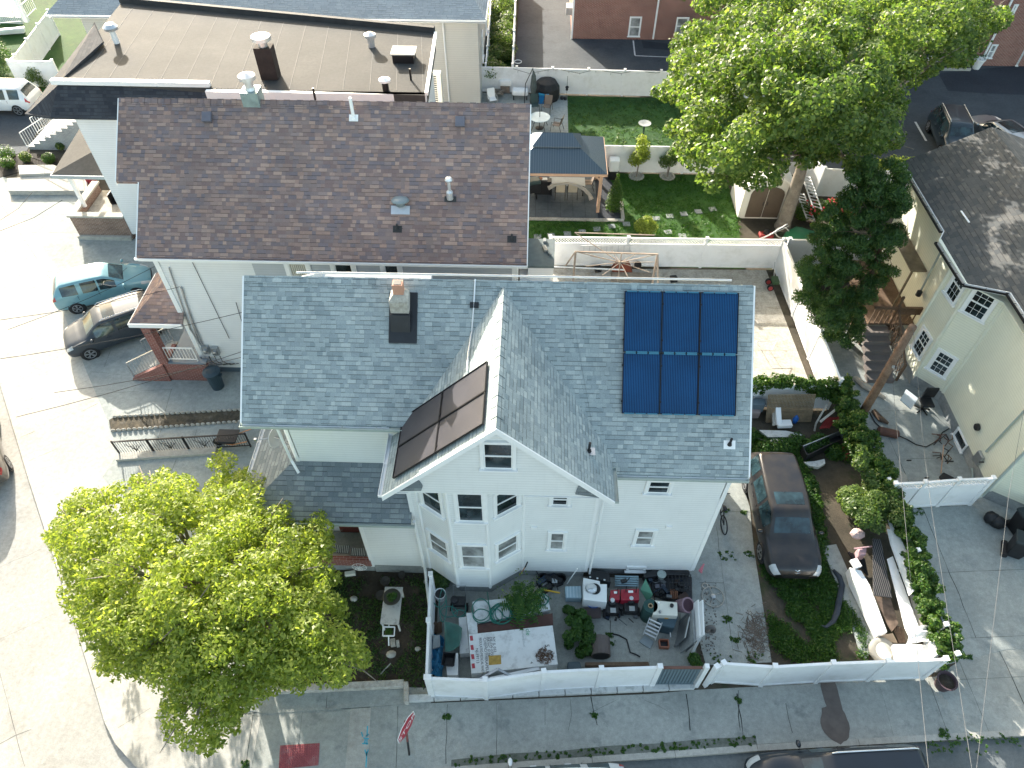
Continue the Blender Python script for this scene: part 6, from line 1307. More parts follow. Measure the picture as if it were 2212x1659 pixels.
tag(mb.obj('firewood',MT['wood']),'bundle of split sticks between the side fence and the windscreen','firewood')
# bucket, pump, hoses
p=q('P',235,430,0); mb=MB(); mb.lathe(p,[(.15,0),(.18,.36),(.19,.36),(.17,.35),(.14,.03)],18); t=tag(mb.obj('bucket',MT['trim']),'white bucket with dark contents inside the loose loops of hose','bucket'); mb=MB(); mb.lathe(p+V(0,0,.32),[(.168,0),(.02,.02)],14); mb.obj('contents',MT['blackp'],t)
t=thing('pressure_washer','dark petrol pressure washer tangled in green hose beside the bay','pressure washer',q('P',450,520,0)); c=q('P',450,520,0)
mb=MB(); mb.cbox(c+V(0,0,.22),.4,.3,.22); mb.lathe(c+V(-.15,0,.42),[(.13,0),(.13,.1),(.03,.13)],14); mb.obj('engine',MT['blackp'],t,bevel=.02)
for s in (-1,1): mb=MB(); mb.lathe(c+V(s*.26,-.1,.14),[(.14,-.03),(.14,.03)],16,Matrix.Rotation(R(90),3,'Y')); mb.obj('wheel',MT['rubber'],t)
mb=MB(); mb.tube([c+V(-.2,.15,.2),c+V(-.2,.35,.8),c+V(.2,.35,.8),c+V(.2,.15,.2)],.015,6); mb.obj('handle',MT['metal'],t)
def loops(name,label,cat,cs,mat,r=.017,z=.7):
    mb=MB()
    for (x,y,rx,ry,reg,ph) in cs:
        c=q(reg,x,y,z); e=q(reg,x+rx,y,z)-c; f=q(reg,x,y-ry,z)-c; N=26; off=rnd(0,.05)
        mb.tube([c+e*math.cos(k*2*math.pi/N)+f*math.sin(k*2*math.pi/N)+V(0,0,.015+off+.02*math.sin(k*.9+ph)) for k in range(N+2)],r,6)
    return mb
hg=plain('green_hose',(.02,.15,.115),.4,var=.15)
mb=loops('','','',[(925,615,120,110,'P',0),(930,620,105,100,'P',1),(920,610,128,118,'P',2),(935,600,85,85,'P',3),(700,640,100,75,'P',1),(690,570,100,120,'P',2),(860,640,70,80,'P',1),(1010,590,80,70,'P',3),(1310,480,55,80,'P',0),(1290,490,80,95,'P',1),(1340,470,100,60,'P',2),(1120,610,60,80,'P',2),(1395,450,60,60,'P',1)],hg)
mb.tube([q('P',760,360,.7),q('P',780,500,.72),q('P',820,620,.74)],.017,6); tag(mb.obj('garden_hose',hg,smooth=True),'coils of dark green garden hose on the dirty white panel','hose')
mb=loops('','','',[(220,430,75,105,'P',0),(330,590,95,60,'P',2),(260,520,40,180,'P',1),(440,560,80,90,'P',1),(450,610,70,40,'P',2)],hg,.017,.3); tag(mb.obj('garden_hose',plain('teal_hose',(.04,.20,.17),.4),smooth=True),'loose loops of teal hose around the white bucket','hose')
# tools and small stuff behind the box
mb=MB(); mb.tube([q('P',1125,170,.2),q('P',1190,80,1.1)],.018,6); t=tag(mb.obj('shovel',plain('orange_wood_handle',(.50,.22,.10),.6)),'orange handled shovel leaning on the white siding above the sumac','shovel'); mb=MB(); a_=q('P',1190,80,1.1); mb.tube([a_,a_+(q('P',1215,25,1.4)-a_)],.025,6); mb.obj('grip',MT['blackp'],t)
mb=MB(); mb.tube([q('Q',5,265,.1),q('Q',120,100,1.3)],.018,6); tag(mb.obj('white_pole',MT['trim']),'thin white pole leaning towards the house beside the clear drawers','pole')
slabthing('spirit_level','yellow spirit level lying across dark tools behind the weeds','level','P',[(1400,325),(1585,362),(1580,378),(1398,342)],.32,.36,plain('yellow_plastic',(.55,.33,.03),.5))
rs=random.Random(4); JK=[('black_pot','round black plastic pot by the foundation, left of the clear drawers',1390,230,.16,.22),('black_pot','black pot leaning by the dark tool heap near the foundation',1500,270,.14,.2),('black_pot','wide black pot nearest the white pole',1590,240,.17,.25)]
for nm,lb,x,y,r_,h in JK:
    c=q('P',x,y,0); mb=MB(); mb.lathe(c,[(r_*.75,0),(r_,h),(r_*1.08,h),(r_*.9,h-.02),(r_*.7,.05)],16); tag(mb.obj(nm,MT['blackp']),lb,'pot')
t=thing('tool_heap','heap of dark tools and hoses beside the sumac shrub','tools',q('P',1450,330,0))
for k in range(9):
    c=q('P',1350+k*28,235+rs.uniform(-40,120),.03); mb=MB(); mb.cbox(c,rs.uniform(.15,.4),rs.uniform(.06,.2),rs.uniform(.08,.3),rs.uniform(0,3)); mb.obj('tool',[MT['blackp'],plain('navy_plastic',(.02,.035,.06),.5),MT['metal'],MT['blackp']][k%4],t,bevel=.015)
for k in range(5):
    c=q('P',1360+k*50,200+k*35,.2); mb=MB(); mb.tube([c,c+V(rs.uniform(-.5,.5),rs.uniform(-.4,.4),.15)],.015,6); mb.obj('handle',MT['blackp'],t)
t=thing('plastic_drawer_unit','clear blue plastic drawer stack lying beside the white cooktop box','drawers',q('Q',80,360,0)); mb=qprism('Q',[(-20,295),(165,290),(172,430),(-10,425)],.03,.38); mb.obj('casing',plain('pale_blue_plastic',(.33,.45,.52),.25,var=.1),t,bevel=.03)
for k in range(5): mb=MB(); a_=q('Q',5+k*36,297,.385); b2=q('Q',12+k*36,424,.385); mb.bar(a_,b2,.02,.02); mb.obj('rib',plain('pale_rib',(.5,.6,.65),.3),t)
t=thing('white_cooktop','square white box with a silver motor part on top among the junk','appliance',q('Q',320,350,0)); mb=qprism('Q',[(188,200),(375,238),(378,272),(455,272),(455,478),(190,448)],.1,.75); mb.obj('box',MT['trim'],t,bevel=.01)
c=q('Q',275,335,.75); mb=MB(); mb.blob(c+V(0,0,.08),.2,.17,.13,12,6,.06); mb.cbox(c+V(-.05,0,.1),.2,.16,.16); mb.obj('silver_motor',MT['alum'],t,bevel=.01); mb=MB(); mb.lathe(c+V(.12,.02,.01),[(.19,0),(.19,.02)],20); mb.obj('round_plate',MT['blackp'],t)
c=q('Q',290,500,0); mb=MB(); mb.lathe(c,[(.2,0),(.26,.32),(.28,.33),(.25,.31),(.2,.04)],18); tag(mb.obj('blue_bucket',plain('blue_bucket_plastic',(.02,.12,.42),.4)),'bright blue tub partly under the white cooktop box','bucket')
t=thing('tool_case','long black tool case with silver latches against the foundation','tool case',q('Q',360,190,0)); mb=qprism('Q',[(255,105),(480,135),(500,255),(240,205)],.05,.5); mb.obj('case',MT['blackp'],t,bevel=.03)
for x,y in ((265,195),(347,210),(427,228)): mb=MB(); mb.cbox(q('Q',x,y,.5),.06,.05,.03); mb.obj('latch',MT['alum'],t)
mb=MB()
for k in range(5): a_=q('Q',545,185+k*26,.45-.03*k); b2=q('Q',812,190+k*26,.45-.03*k); mb.tube([a_,b2],.035,8)
tag(mb.obj('corrugated_sheet',plain('pale_blue_metal',(.25,.36,.42),.35,.4),smooth=True),'pale blue corrugated sheet leaning on the foundation','corrugated sheet')
c=q('Q',645,245,.55); mb=MB(); mb.cbox(c,.2,.12,.1,.3); mb.tube([c+V(.1,0,.08),c+V(.2,.1,.12)],.02,6); tag(mb.obj('power_drill',MT['blackp'],bevel=.02),'small black power tool on the pale corrugated sheet','power tool')
for nm,lb,pts in (('red_tool_chest','narrow red metal tool chest on the left of the pair',[(495,340),(600,330),(602,450),(485,455)]),('red_tool_chest','wide red metal tool chest with a white sticker',[(612,330),(820,322),(822,455),(615,455)])):
    t=thing(nm,lb,'tool chest',q('Q',pts[0][0],pts[0][1],0)); mb=qprism('Q',pts,.12,.62); mb.obj('chest',plain('red_enamel',(.30,.012,.03),.35,coat=.5),t,bevel=.02)
    x=(pts[0][0]+pts[1][0])/2; mb=MB(); mb.cbox(q('Q',x+8,pts[0][1]+28,.622),.16 if 'wide' in lb else .12,.08,.004); mb.obj('sticker',MT['trim'],t); mb=MB(); a_=q('Q',pts[3][0],pts[3][1]-8,.6); b2=q('Q',pts[2][0],pts[2][1]-8,.6); mb.bar(a_,b2,.02,.03); mb.obj('lid_edge',MT['blackp'],t)
for lb,x,y,s in (('black garden engine with white dial below the left red chest',500,590,1),('black engine unit with bright cylinder below the wide red chest',710,570,1.1)):
    c=q('Q',x,y,0); t=thing('garden_engine',lb,'machine',c); mb=MB(); mb.cbox(c+V(0,0,.12),.42*s,.4*s,.3); mb.cbox(c+V(0,.12,.4),.22,.2,.16); mb.obj('housing',MT['blackp'],t,bevel=.04)
    mb=MB(); mb.lathe(c+V(0,.15,.56),[(.07,0),(.07,.06),(.02,.07)],14); mb.obj('air_filter',plain('pale_dial',(.55,.57,.58),.4),t)
    for k in (-1,1):
        mb=MB(); mb.lathe(c+V(k*.24*s,-.1,.14),[(.14,-.035),(.14,.035)],16,Matrix.Rotation(R(90),3,'Y')); mb.obj('wheel',MT['rubber'],t); mb=MB(); mb.tube([c+V(k*.15,.2,.3),c+V(k*.17,.45,.85)],.013,5); mb.obj('handle',MT['blackm'],t)
    mb=MB(); mb.cbox(c+V(.02,-.12,.42),.18,.16,.02); mb.obj('white_badge',plain('grey_badge',(.35,.37,.38),.4),t)
slabthing('brown_board','dull brown panel lying in front of the weeds beside the engines','panel','Q',[(145,540),(388,530),(388,655),(172,662)],.25,.3,plain('dull_brown_panel',(.055,.04,.04),.7))
tilted('green_board','green diamond shaped board standing on its corner by the red chests','board','Q',[(893,212),(975,388),(925,490),(832,335)],[.95,.75,.3,.6],plain('sea_green_board',(.10,.27,.19),.6),.03)
c=q('Q',905,640,0); mb=MB(); mb.lathe(c,[(.23,0),(.23,.85),(.06,.85),(.06,.7)],22); t=tag(mb.obj('carpet_roll',plain('dark_green_roll',(.025,.07,.065),.8,var=.3)),'upright roll of dark green netting with a tan core','roll'); mb=MB(); mb.lathe(c+V(0,0,.80),[(.085,0),(.085,.06),(.05,.06),(.05,0)],12); mb.obj('core_tube',plain('cardboard',(.35,.24,.14),.8),t)
t=thing('ivory_cabinet','ivory topped cabinet holding small jars in the cluttered yard','cabinet',q('Q',1110,560,0)); mb=qprism('Q',[(985,455),(1250,478),(1256,632),(975,618)],.05,.85); mb.obj('cabinet_body',MT['ivory'],t,bevel=.015)
for lb,x,y,r_,m_ in (('small black capped jar on the right of the ivory cabinet',1187,520,.06,'blackp'),('small grey jar at the front of the ivory cabinet',1055,590,.045,'metal'),('tiny white cup at the back left of the ivory cabinet',1035,495,.035,'trim')):
    mb=MB(); mb.lathe(q('Q',x,y,.86),[(r_,0),(r_,.07),(r_*.6,.1)],12); tag(mb.obj('jar',MT[m_]),lb,'jar')
t=thing('storage_bin','slate blue lidded storage bin in front of the ivory cabinet','storage bin',q('Q',1130,700,0)); mb=qprism('Q',[(1015,625),(1262,640),(1215,770),(1060,740)],.03,.6); mb.obj('bin',plain('slate_blue_plastic',(.05,.09,.115),.5),t,bevel=.03); mb=MB(); mb.cbox(q('Q',1125,650,.6),.12,.1,.05); mb.obj('orange_latch',plain('orange_plastic',(.60,.28,.04),.5),t); mb=MB(); a_=q('Q',1160,600,.68); b2=q('Q',1175,870,.1); mb.tube([a_,b2],.02,6); tag(mb.obj('white_rod',MT['trim']),'thin white rod leaning over the slate blue storage bin','rod')
def ladder(name,label,A,B,w_,rungs,mat,up=(0,0,1),rail=.05,par=None):
    A,B=Vector(A),Vector(B); d=(B-A); s=d.cross(Vector(up)).normalized()*w_/2; T=thing(name,label,'ladder',(A.x,A.y,min(A.z,B.z)))
    for k in (-1,1): mb=MB(); mb.bar(A+s*k,B+s*k,.03,.07,up); mb.obj('rail',mat,T)
    for i in range(rungs): p=A+d*((i+.5)/rungs); mb=MB(); mb.bar(p-s,p+s,.045,.03); mb.obj('rung',mat,T)
    return T
ladder('step_ladder','short aluminium step ladder lying folded on the junk yard concrete',q('Q',935,870,.25),q('Q',1010,680,.75),.40,5,MT['alum'])
slabthing('grey_plate','square grey metal plate on the ground at the foot of the step ladder','plate','Q',[(820,922),(885,845),(988,920),(942,1005)],.02,.06,plain('grey_plate_metal',(.25,.29,.31),.5,.2))
t=thing('orange_cart','small orange open toolbox on the ground by the storage bin','toolbox',q('Q',1090,960,0)); mb=MB(); c=q('Q',1092,965,0)
for a_ in ((-.14,0,.03,.26),(.14,0,.03,.26),(0,-.12,.28,.03),(0,.12,.28,.03)): mb.cbox(c+V(a_[0],a_[1],.02),a_[2],a_[3],.18)
mb.obj('tray',plain('faded_orange',(.33,.13,.08),.6),t); mb=MB(); mb.cbox(c,.26,.22,.05); mb.obj('tray_floor',MT['blackp'],t)
mb=MB(); a_=q('Q',1270,520,.45); b2=q('Q',1375,510,.85); d=(b2-a_); mb.tube([a_,b2],[.2,.25],16); t=tag(mb.obj('mauve_bin',plain('mauve_plastic',(.25,.16,.19),.5)),'mauve plastic bin tipped on its side next to the ivory cabinet','bin'); mb=MB(); n_=d.normalized(); mb.tube([b2-n_*.01,b2+n_*.004],[.2,.2],16); mb.obj('bin_opening',plain('dark_plum',(.05,.02,.03),.7),t)
t=thing('junk_heap','heap of black pots, crates and straps piled on the dark sheet by the rack','junk heap',q('Q',1050,300,0)); rs=random.Random(31)
for k in range(26):
    c=q('Q',rs.uniform(880,1390),rs.uniform(170,430),rs.uniform(.1,.3)); mb=MB(); m_=[MT['blackp'],plain('navy_plastic',(.02,.035,.06)),plain('dark_brown_scrap',(.05,.03,.025),.8),MT['blackp'],plain('dull_grey_scrap',(.14,.15,.16),.6)][k%5]
    if k%3==0: r_=rs.uniform(.05,.14); mb.lathe(c,[(r_*.8,0),(r_,rs.uniform(.08,.25)),(r_*.85,.05)],12)
    elif k%3==1: mb.cbox(c,rs.uniform(.08,.35),rs.uniform(.06,.2),rs.uniform(.05,.2),rs.uniform(0,3),(rs.uniform(-.3,.3),rs.uniform(-.3,.3)))
    else: mb.tube([c,c+V(rs.uniform(-.3,.3),rs.uniform(-.2,.2),rs.uniform(.05,.25)),c+V(rs.uniform(-.5,.5),rs.uniform(-.3,.3),.05)],.018,6)
    mb.obj('scrap_piece',m_,t)
t=thing('scrap_row','row of dark machine parts and cans in front of the red chests','scrap',q('Q',600,600,0))
for k in range(16):
    c=q('Q',rs.uniform(420,830),rs.uniform(460,680),rs.uniform(.02,.2)); mb=MB()
    if k%2: mb.cbox(c,rs.uniform(.06,.22),rs.uniform(.05,.18),rs.uniform(.05,.22),rs.uniform(0,3))
    else: mb.tube([c,c+V(rs.uniform(-.3,.3),rs.uniform(-.3,.1),rs.uniform(.0,.3))],.016,6)
    mb.obj('scrap_piece',[MT['blackp'],plain('navy_plastic',(.02,.035,.06)),plain('dull_grey_scrap',(.14,.15,.16))][k%3],t)
# leaning doors on the right of the yard
PN=[('white_door','ribbed white panel leaning outermost against the pile of boards',[(1520,440),(1562,775),(1400,1085),(1545,850)],None)]
for i,(lb,x0,y0,x1,y1,m_,dz) in enumerate((('tall white panelled door leaning at the yard edge',1530,450,1545,850,'trim',0),('second white door leaning behind the panelled one',1480,450,1500,860,'trim',.0),('grey weathered board leaning against the white doors',1420,560,1440,930,'found',0),('long pale lath board leaning in front of the grey board',1400,560,1330,880,'metal',0))):
    a_=q('Q',x0,y0,1.15-.15*i); b2=q('Q',x1,y1,1.15-.15*i); lean=V(-.45+.08*i,-.05,-(1.13-.15*i)); mb=MB(); mb.obox(a_,(b2-a_),lean,V(.045,0,.02)); o=tag(mb.obj('leaning_door' if i<2 else 'leaning_board',MT[m_],bevel=.005),lb,'door' if i<2 else 'board')
    if i==0:
        for k in range(4): mb=MB(); mb.obox(a_+(b2-a_)*.03+lean*(.04+.24*k)+V(.047,0,.021),(b2-a_)*.94,lean*.16,V(.012,0,.006)); mb.obj('door_panel',MT['trim'],o)
tilted('white_plank','white plank lying from the leaning doors down to the weeds','plank','Q',[(1540,850),(1512,840),(1400,1060),(1418,1090)],[1.0,1.0,.1,.1],'trim',.05)
tilted('grey_door','warped grey flush door propped below the white doors','door','Q',[(1390,600),(1450,850),(1440,960),(1350,1040),(1325,900)],[.75,.7,.5,.15,.3],plain('warped_grey',(.14,.15,.155),.7,var=.3),.04)
t=thing('wire_rack','black metal rack frame lying against the house corner','rack',q('Q',1280,240,0)); 
for k in range(7): mb=MB(); mb.tube([q('Q',1145+k*42,160,.7),q('Q',1165+k*40,345,.45)],.012,5); mb.obj('bar',MT['blackm'],t)
for yy in (162,250,345): mb=MB(); mb.tube([q('Q',1140,yy,.72-.1*(yy>200)-.15*(yy>300)),q('Q',1410,yy+8,.72-.1*(yy>200)-.15*(yy>300))],.016,5); mb.obj('crossbar',MT['blackm'],t)
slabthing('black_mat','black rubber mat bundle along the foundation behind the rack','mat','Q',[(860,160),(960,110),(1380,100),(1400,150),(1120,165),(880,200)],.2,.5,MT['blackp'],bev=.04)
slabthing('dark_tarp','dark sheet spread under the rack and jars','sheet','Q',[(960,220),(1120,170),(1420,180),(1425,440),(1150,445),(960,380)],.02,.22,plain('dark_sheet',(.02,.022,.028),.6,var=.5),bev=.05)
for lb,x,y in (('grey folded cloth on the left of the dark sheet',1025,290),('grey folded cloth on the right of its twin',1092,292)): slabthing('folded_cloth',lb,'cloth','Q',[(x-25,y-22),(x+28,y-22),(x+30,y+28),(x-24,y+28)],.22,.3,plain('grey_cloth',(.12,.12,.15),.8),bev=.02)
c=q('Q',1065,190,.3); mb=MB(); mb.lathe(c,[(.12,0),(.15,.2),(.16,.2)],14); tag(mb.obj('grey_pail',MT['gutter']),'pale grey pail behind the folded cloths','pail')
mb=MB()
for k in range(4): c=q('Q',1170+k*22,390,.3); mb.tube([c+V(0,.12,.1),c+V(0,0,.2),c+V(0,-.16,.05)],.03,6)
tag(mb.obj('leather_straps',plain('tan_leather',(.16,.07,.04),.7)),'brown leather straps hanging beside the rack','straps')
t=thing('barrel','brown plastic barrel lying on its side near the fence','barrel',q('Q',385,1000,0)); a_=q('Q',385,880,.3); b2=q('Q',385,1080,.3); mb=MB(); mb.tube([a_+V(0,.02,0),a_,b2,b2-V(0,.02,0)],[.2,.29,.31,.31],18,True); mb.obj('barrel_body',plain('brown_plastic',(.11,.09,.085),.6,var=.25),t); mb=MB(); mb.tube([b2-V(0,.021,0),b2-V(0,.03,0)],[.26,.26],16); mb.obj('opening',MT['blackp'],t)
slabthing('grey_tote','slate grey plastic tote between the weeds and the fence','tote','Q',[(10,1145),(150,1140),(178,1245),(5,1255)],.02,.45,plain('slate_tote',(.05,.075,.09),.5),bev=.05)
slabthing('timber_beam','long weathered timber beam lying behind the front fence','beam','Q',[(210,1155),(925,1150),(940,1198),(212,1190)],.1,.3,'wood')
mb=MB(); mb.tube([q('Q',x,y,.04) for x,y in ((520,835),(590,850),(680,900),(700,980),(720,1045),(790,1070),(830,1095))],.022,6); tag(mb.obj('black_hose',MT['blackp'],smooth=True),'black hose snaking over the junk yard concrete','hose')
# wheel with spokes, ring, debris on the drive
t=thing('spoked_wheel','large pale spoked metal wheel lying beside the leaning doors','wheel',q('Q',1655,415,0)); c=q('Q',1655,415,.05); mb=MB(); N=32; mb.tube([c+V(.36*math.cos(k*2*math.pi/N),.36*math.sin(k*2*math.pi/N),0) for k in range(N+1)],.018,6); mb.obj('hoop',MT['concl'],t)
for k in range(5): a_=k*2*math.pi/5+.5; mb=MB(); mb.tube([c+V(.05*math.cos(a_),.05*math.sin(a_),.03),c+V(.36*math.cos(a_),.36*math.sin(a_),0)],.012,5); mb.obj('spoke',MT['concl'],t)
mb=MB(); mb.lathe(c,[(.08,0),(.08,.05),(.03,.07)],14); mb.obj('hub',MT['metal'],t)
def torus(c,R_,r_,mat,name,lb,cat,tilt=0):
    mb=MB(); N=24; m_=Matrix.Rotation(tilt,3,'X'); mb.tube([Vector(c)+m_@V(R_*math.cos(k*2*math.pi/N),R_*math.sin(k*2*math.pi/N),0)+V(0,0,r_+.01) for k in range(N+1)],r_,10); return tag(mb.obj(name,mat,smooth=True),lb,cat)
torus(q('Q',1560,297,.0),.09,.025,MT['stucco'],'rope_ring','small pale ring of rope beside the house corner','ring')
torus(q('Q',1618,800,.0),.12,.07,plain('dusty_rubber',(.16,.155,.15),.9),'old_tyre','dusty small tyre leaning outside the leaning doors','tyre',R(70))
mb=MB(); rs=random.Random(12)
for k in range(300):
    c=q('K',rs.gauss(2010,50),rs.gauss(1000,90),.02); a_=rs.uniform(0,3.14); L=rs.uniform(.05,.3); mb.bar(c,c+V(L*math.cos(a_),L*math.sin(a_),rs.uniform(0,.06)),.012,.012)
tag(mb.obj('twigs',plain('dry_twigs',(.17,.14,.115),.95,var=.4)),kind='stuff')
mb=MB()
for k in range(130):
    c=q('K',rs.uniform(1600,1720),rs.uniform(600,1150),.02); mb.blob(c,rs.uniform(.01,.04),rs.uniform(.01,.04),.015,6,4,.2)
tag(mb.obj('rubble',plain('rubble_grey',(.17,.165,.155),.9,var=.4)),kind='stuff')
mb=MB(); c=q('Q',1500,120,.3)
for k in range(5): mb.tube([c,c+V(.06+.03*k,-.1+.08*k,.05)],.03,6)
tag(mb.obj('pink_gloves',plain('pink_rubber',(.55,.18,.22),.6)),'pair of pink rubber gloves on the house corner','gloves')
# bicycle against the right hand wall
def bicycle(label,p,rot,mat):
    T=thing('bicycle',label,'bicycle',p,rot)
    for x in (-.52,.52):
        mb=MB(); N=28; mb.tube([V(x+.33*math.cos(k*2*math.pi/N),0,.35+.33*math.sin(k*2*math.pi/N)) for k in range(N+1)],.022,6); w_=mb.obj('wheel',MT['rubber'],T)
        mb=MB()
        for k in range(8): a_=k*math.pi/4; mb.tube([V(x,0,.35),V(x+.32*math.cos(a_),0,.35+.32*math.sin(a_))],.004,4)
        mb.obj('spokes',MT['metal'],w_)
    mb=MB()
    for a_,b2 in (((-.52,.35),(-.15,.75)),((-.52,.35),(-.05,.33)),((-.05,.33),(-.15,.85)),((-.15,.75),(.38,.85)),((-.05,.33),(.38,.75)),((.38,.95),(.52,.35))): mb.tube([V(a_[0],0,a_[1]),V(b2[0],0,b2[1])],.02,6)
    mb.obj('frame',mat,T); mb=MB(); mb.blob((-.17,0,.9),.13,.07,.04,8,5); mb.obj('saddle',MT['blackp'],T); mb=MB(); mb.tube([(.36,-.3,1.0),(.38,0,.96),(.36,.3,1.0)],.015,6); mb.obj('handlebar',MT['blackm'],T); return T
p=q('K',1760,110,.35); bicycle('black bicycle leaning against the right end wall of the white house',(p.x-.05,p.y+.1,.02),R(95),MT['blackm'])
# -- front garden by the tree
t=thing('garden_table','weathered white marble-topped table in the garden soil','table',q('J',1165,1030,0)); mb=qprism('J',[(1118,885),(1250,888),(1220,1163),(1082,1157)],.66,.71); mb.obj('tabletop',plain('weathered_white',(.50,.50,.48),.6,dirt=((.12,.12,.11),5,.7)),t)
for x,y in ((1128,900),(1238,900),(1212,1150),(1095,1145)): p=q('J',x,y,.66); mb=MB(); mb.bar((p.x,p.y,0),(p.x,p.y,.66),.05); mb.obj('leg',MT['trim'],t)
c=q('J',1172,975,.71); t=thing('planter_bowl','round dark planter bowl of seedlings on the white garden table','planter',c); mb=MB(); mb.lathe(c,[(.17,0),(.27,.15),(.29,.16),(.27,.17),(.25,.12),(.02,.11)],22); mb.obj('bowl',plain('bronze_green_bowl',(.07,.065,.05),.6),t)
leaves('seedlings',[(c.x+rnd(-.13,.13),c.y+rnd(-.13,.13),c.z+.18,.09) for k in range(8)],1.0,420,.06,lm_w,t,seed=3)
t=thing('plant_stand','small white metal stand with a fern beside the garden table','stand',q('J',1145,1300,0)); mb=MB(); P=[q('J',x,y,.6) for x,y in ((1105,1182),(1190,1182),(1186,1248),(1102,1248))]
for k in range(4): mb.bar(P[k],P[(k+1)%4],.035,.04)
mb.obj('frame',MT['trim'],t); mb=MB(); p=q('J',1147,1315,.0); mb.bar(q('J',1145,1250,.6),q('J',1147,1318,.3),.035); mb.bar(q('J',1147,1160,.6),P[0].lerp(P[1],.5),.03); mb.obj('arm',MT['trim'],t)
c=q('J',1148,1215,.45); leaves('fern',[(c.x,c.y,c.z,.12)],1.0,200,.07,lm_w,t,seed=9)
for lb,x,y,s in (('white rounded stone near the tree crown edge',888,975,.13),('pale stone at the foot of the front fence corner',1360,1345,.1),('small white stone under the downpipe',1420,850,.09),('half buried stone left of the garden table legs',1165,1385,.16)):
    mb=MB(); mb.blob(q('J',x,y,.04),s,s*.8,s*.6,10,6,.12); tag(mb.obj('stone',MT['concl'],smooth=True),lb,'stone')
for lb,x,y,w_,d_,m_ in (('grey concrete block behind the tall stand',1180,1305,.16,.24,'stucco'),('tan brick beside the grey block',1216,1312,.1,.2,'concl'),('pair of cream lamps lying at the porch foundation',865,797,.36,.15,'ivory')):
    mb=MB(); mb.cbox(q('J',x,y,0),w_,d_,.16,.2); tag(mb.obj('block',MT[m_],bevel=.02),lb,'block')
for lb,x,y,r_ in (('dark plant pot at the top left of the garden table',1095,965,.17),('green pot beside the grey foundation block',1245,815,.12),('faded round hoop pot behind the garden table',1125,860,.16)):
    mb=MB(); mb.lathe(q('J',x,y,0),[(r_*.7,0),(r_,.2),(r_*1.06,.2),(r_*.9,.18),(r_*.1,.15)],16); tag(mb.obj('plant_pot',plain('dark_pot',(.05,.045,.04),.7)),lb,'plant pot')
mb=MB(); mb.tube([q('J',1085,1530,.03),q('J',1160,1450,.05)],.02,6); tag(mb.obj('branch',MT['concl']),'pale dead branch lying on the garden soil','branch')
c=q('J',930,735,1.0); t=thing('wire_basket','round white wire basket hanging on the porch rail','basket',c); mb=MB(); N=20
for r_,z in ((.24,0),(.12,-.06)): mb.tube([c+V(r_*math.cos(k*2*math.pi/N),-.03+z,r_*math.sin(k*2*math.pi/N)) for k in range(N+1)],.007,4)
mb.obj('rings',MT['trim'],t); mb=MB()
for k in range(10): a_=k*math.pi/5; mb.tube([c+V(0,-.1,0),c+V(.24*math.cos(a_),-.03,.24*math.sin(a_))],.005,4)
mb.obj('wires',MT['trim'],t)
for lb,x,y in (('small striped lounger frame on the left behind the porch rail',800,610),('small striped lounger frame on the right behind the porch rail',925,630)):
    c=q('J',x,y,1.3); t=thing('slatted_rack',lb,'rack',c); mb=MB(); mb.cbox(c,.5,.26,.02,0,(R(25),0)); mb.obj('backing',MT['blackp'],t)
    for k in range(8): mb=MB(); mb.cbox(c+V(-.21+k*.06,0,.022),.02,.24,.012,0,(R(25),0)); mb.obj('slat',MT['concl'],t)
# stop sign
b0=q('O',1298,770,0); c=q('O',1262,562,2.2); t=thing('stop_sign','red octagonal stop sign on a leaning rusty post at the kerb','road sign',b0)
mb=MB(); d=(c+V(.03,0,0)-b0); mb.bar(b0,b0+d*.5,.06,.05); mb.obj('post_base',MT['blackm'],t); mb=MB(); mb.bar(b0+d*.5,b0+d*1.15,.06,.05); mb.obj('post',plain('rusty_post',(.20,.075,.065),.8,var=.3),t)
u=V(.42,.91,0).normalized(); vv=(d.normalized()-u*d.normalized().dot(u)).normalized(); n=u.cross(vv); cc=c+n*.05
def octo(rr,o,th): return [cc+n*o+(u*math.cos(R(22.5+45*k))+vv*math.sin(R(22.5+45*k)))*rr for k in range(8)]
for rr,o,nm,m_ in ((.44,0,'sign_border',MT['trim']),(.405,.012,'sign_face',plain('stop_red',(.42,.02,.045),.45,var=.1))):
    A1=octo(rr,o,0); A2=octo(rr,o+.01,0); mb=MB(); mb.quads(A1+A2,[tuple(range(7,-1,-1)),tuple(range(8,16))]+[(i,(i+1)%8,8+(i+1)%8,8+i) for i in range(8)]); s_=mb.obj(nm,m_,t)
text('lettering','STOP',.34,MT['trim'],t,cc+n*.024-vv*.12,u,vv,.002,'CENTER',sx=.95)
# -- right hand junk strip
slabthing('grey_slab_board','long grey board path lying along the weeds beside the white beam','board','V',[(72,440),(190,420),(545,1215),(440,1370),(400,1350),(240,860),(150,640)],.0,.07,'conc')
t=thing('white_beam','long white boxed beam lying in the junk strip','beam',q('V',450,880,0)); mb=qprism('V',[(300,612),(398,640),(470,760),(615,1150),(548,1170),(330,720)],.2,.62); mb.obj('beam_body',MT['trim'],t,bevel=.02); mb=MB(); mb.cbox(q('V',345,590,.65),.25,.3,.12,.3); mb.obj('beam_end',MT['trim'],t)
tilted('ribbed_board','dark ribbed metal panel leaning in the junk strip','panel','V',[(492,372),(560,382),(655,865),(500,845)],[.9,.9,.75,.75],solarmat('ribbed_dark_panel',(.018,.02,.025),(.15,.14,.13),16,.5),.05)
tilted('white_sheet','long white plastic sheet lying beside the ivy at the lower right','panel','V',[(612,545),(660,520),(880,1120),(870,1175),(800,1200),(760,1120)],[.8,.8,.6,.5,.5,.5],'vinyl')
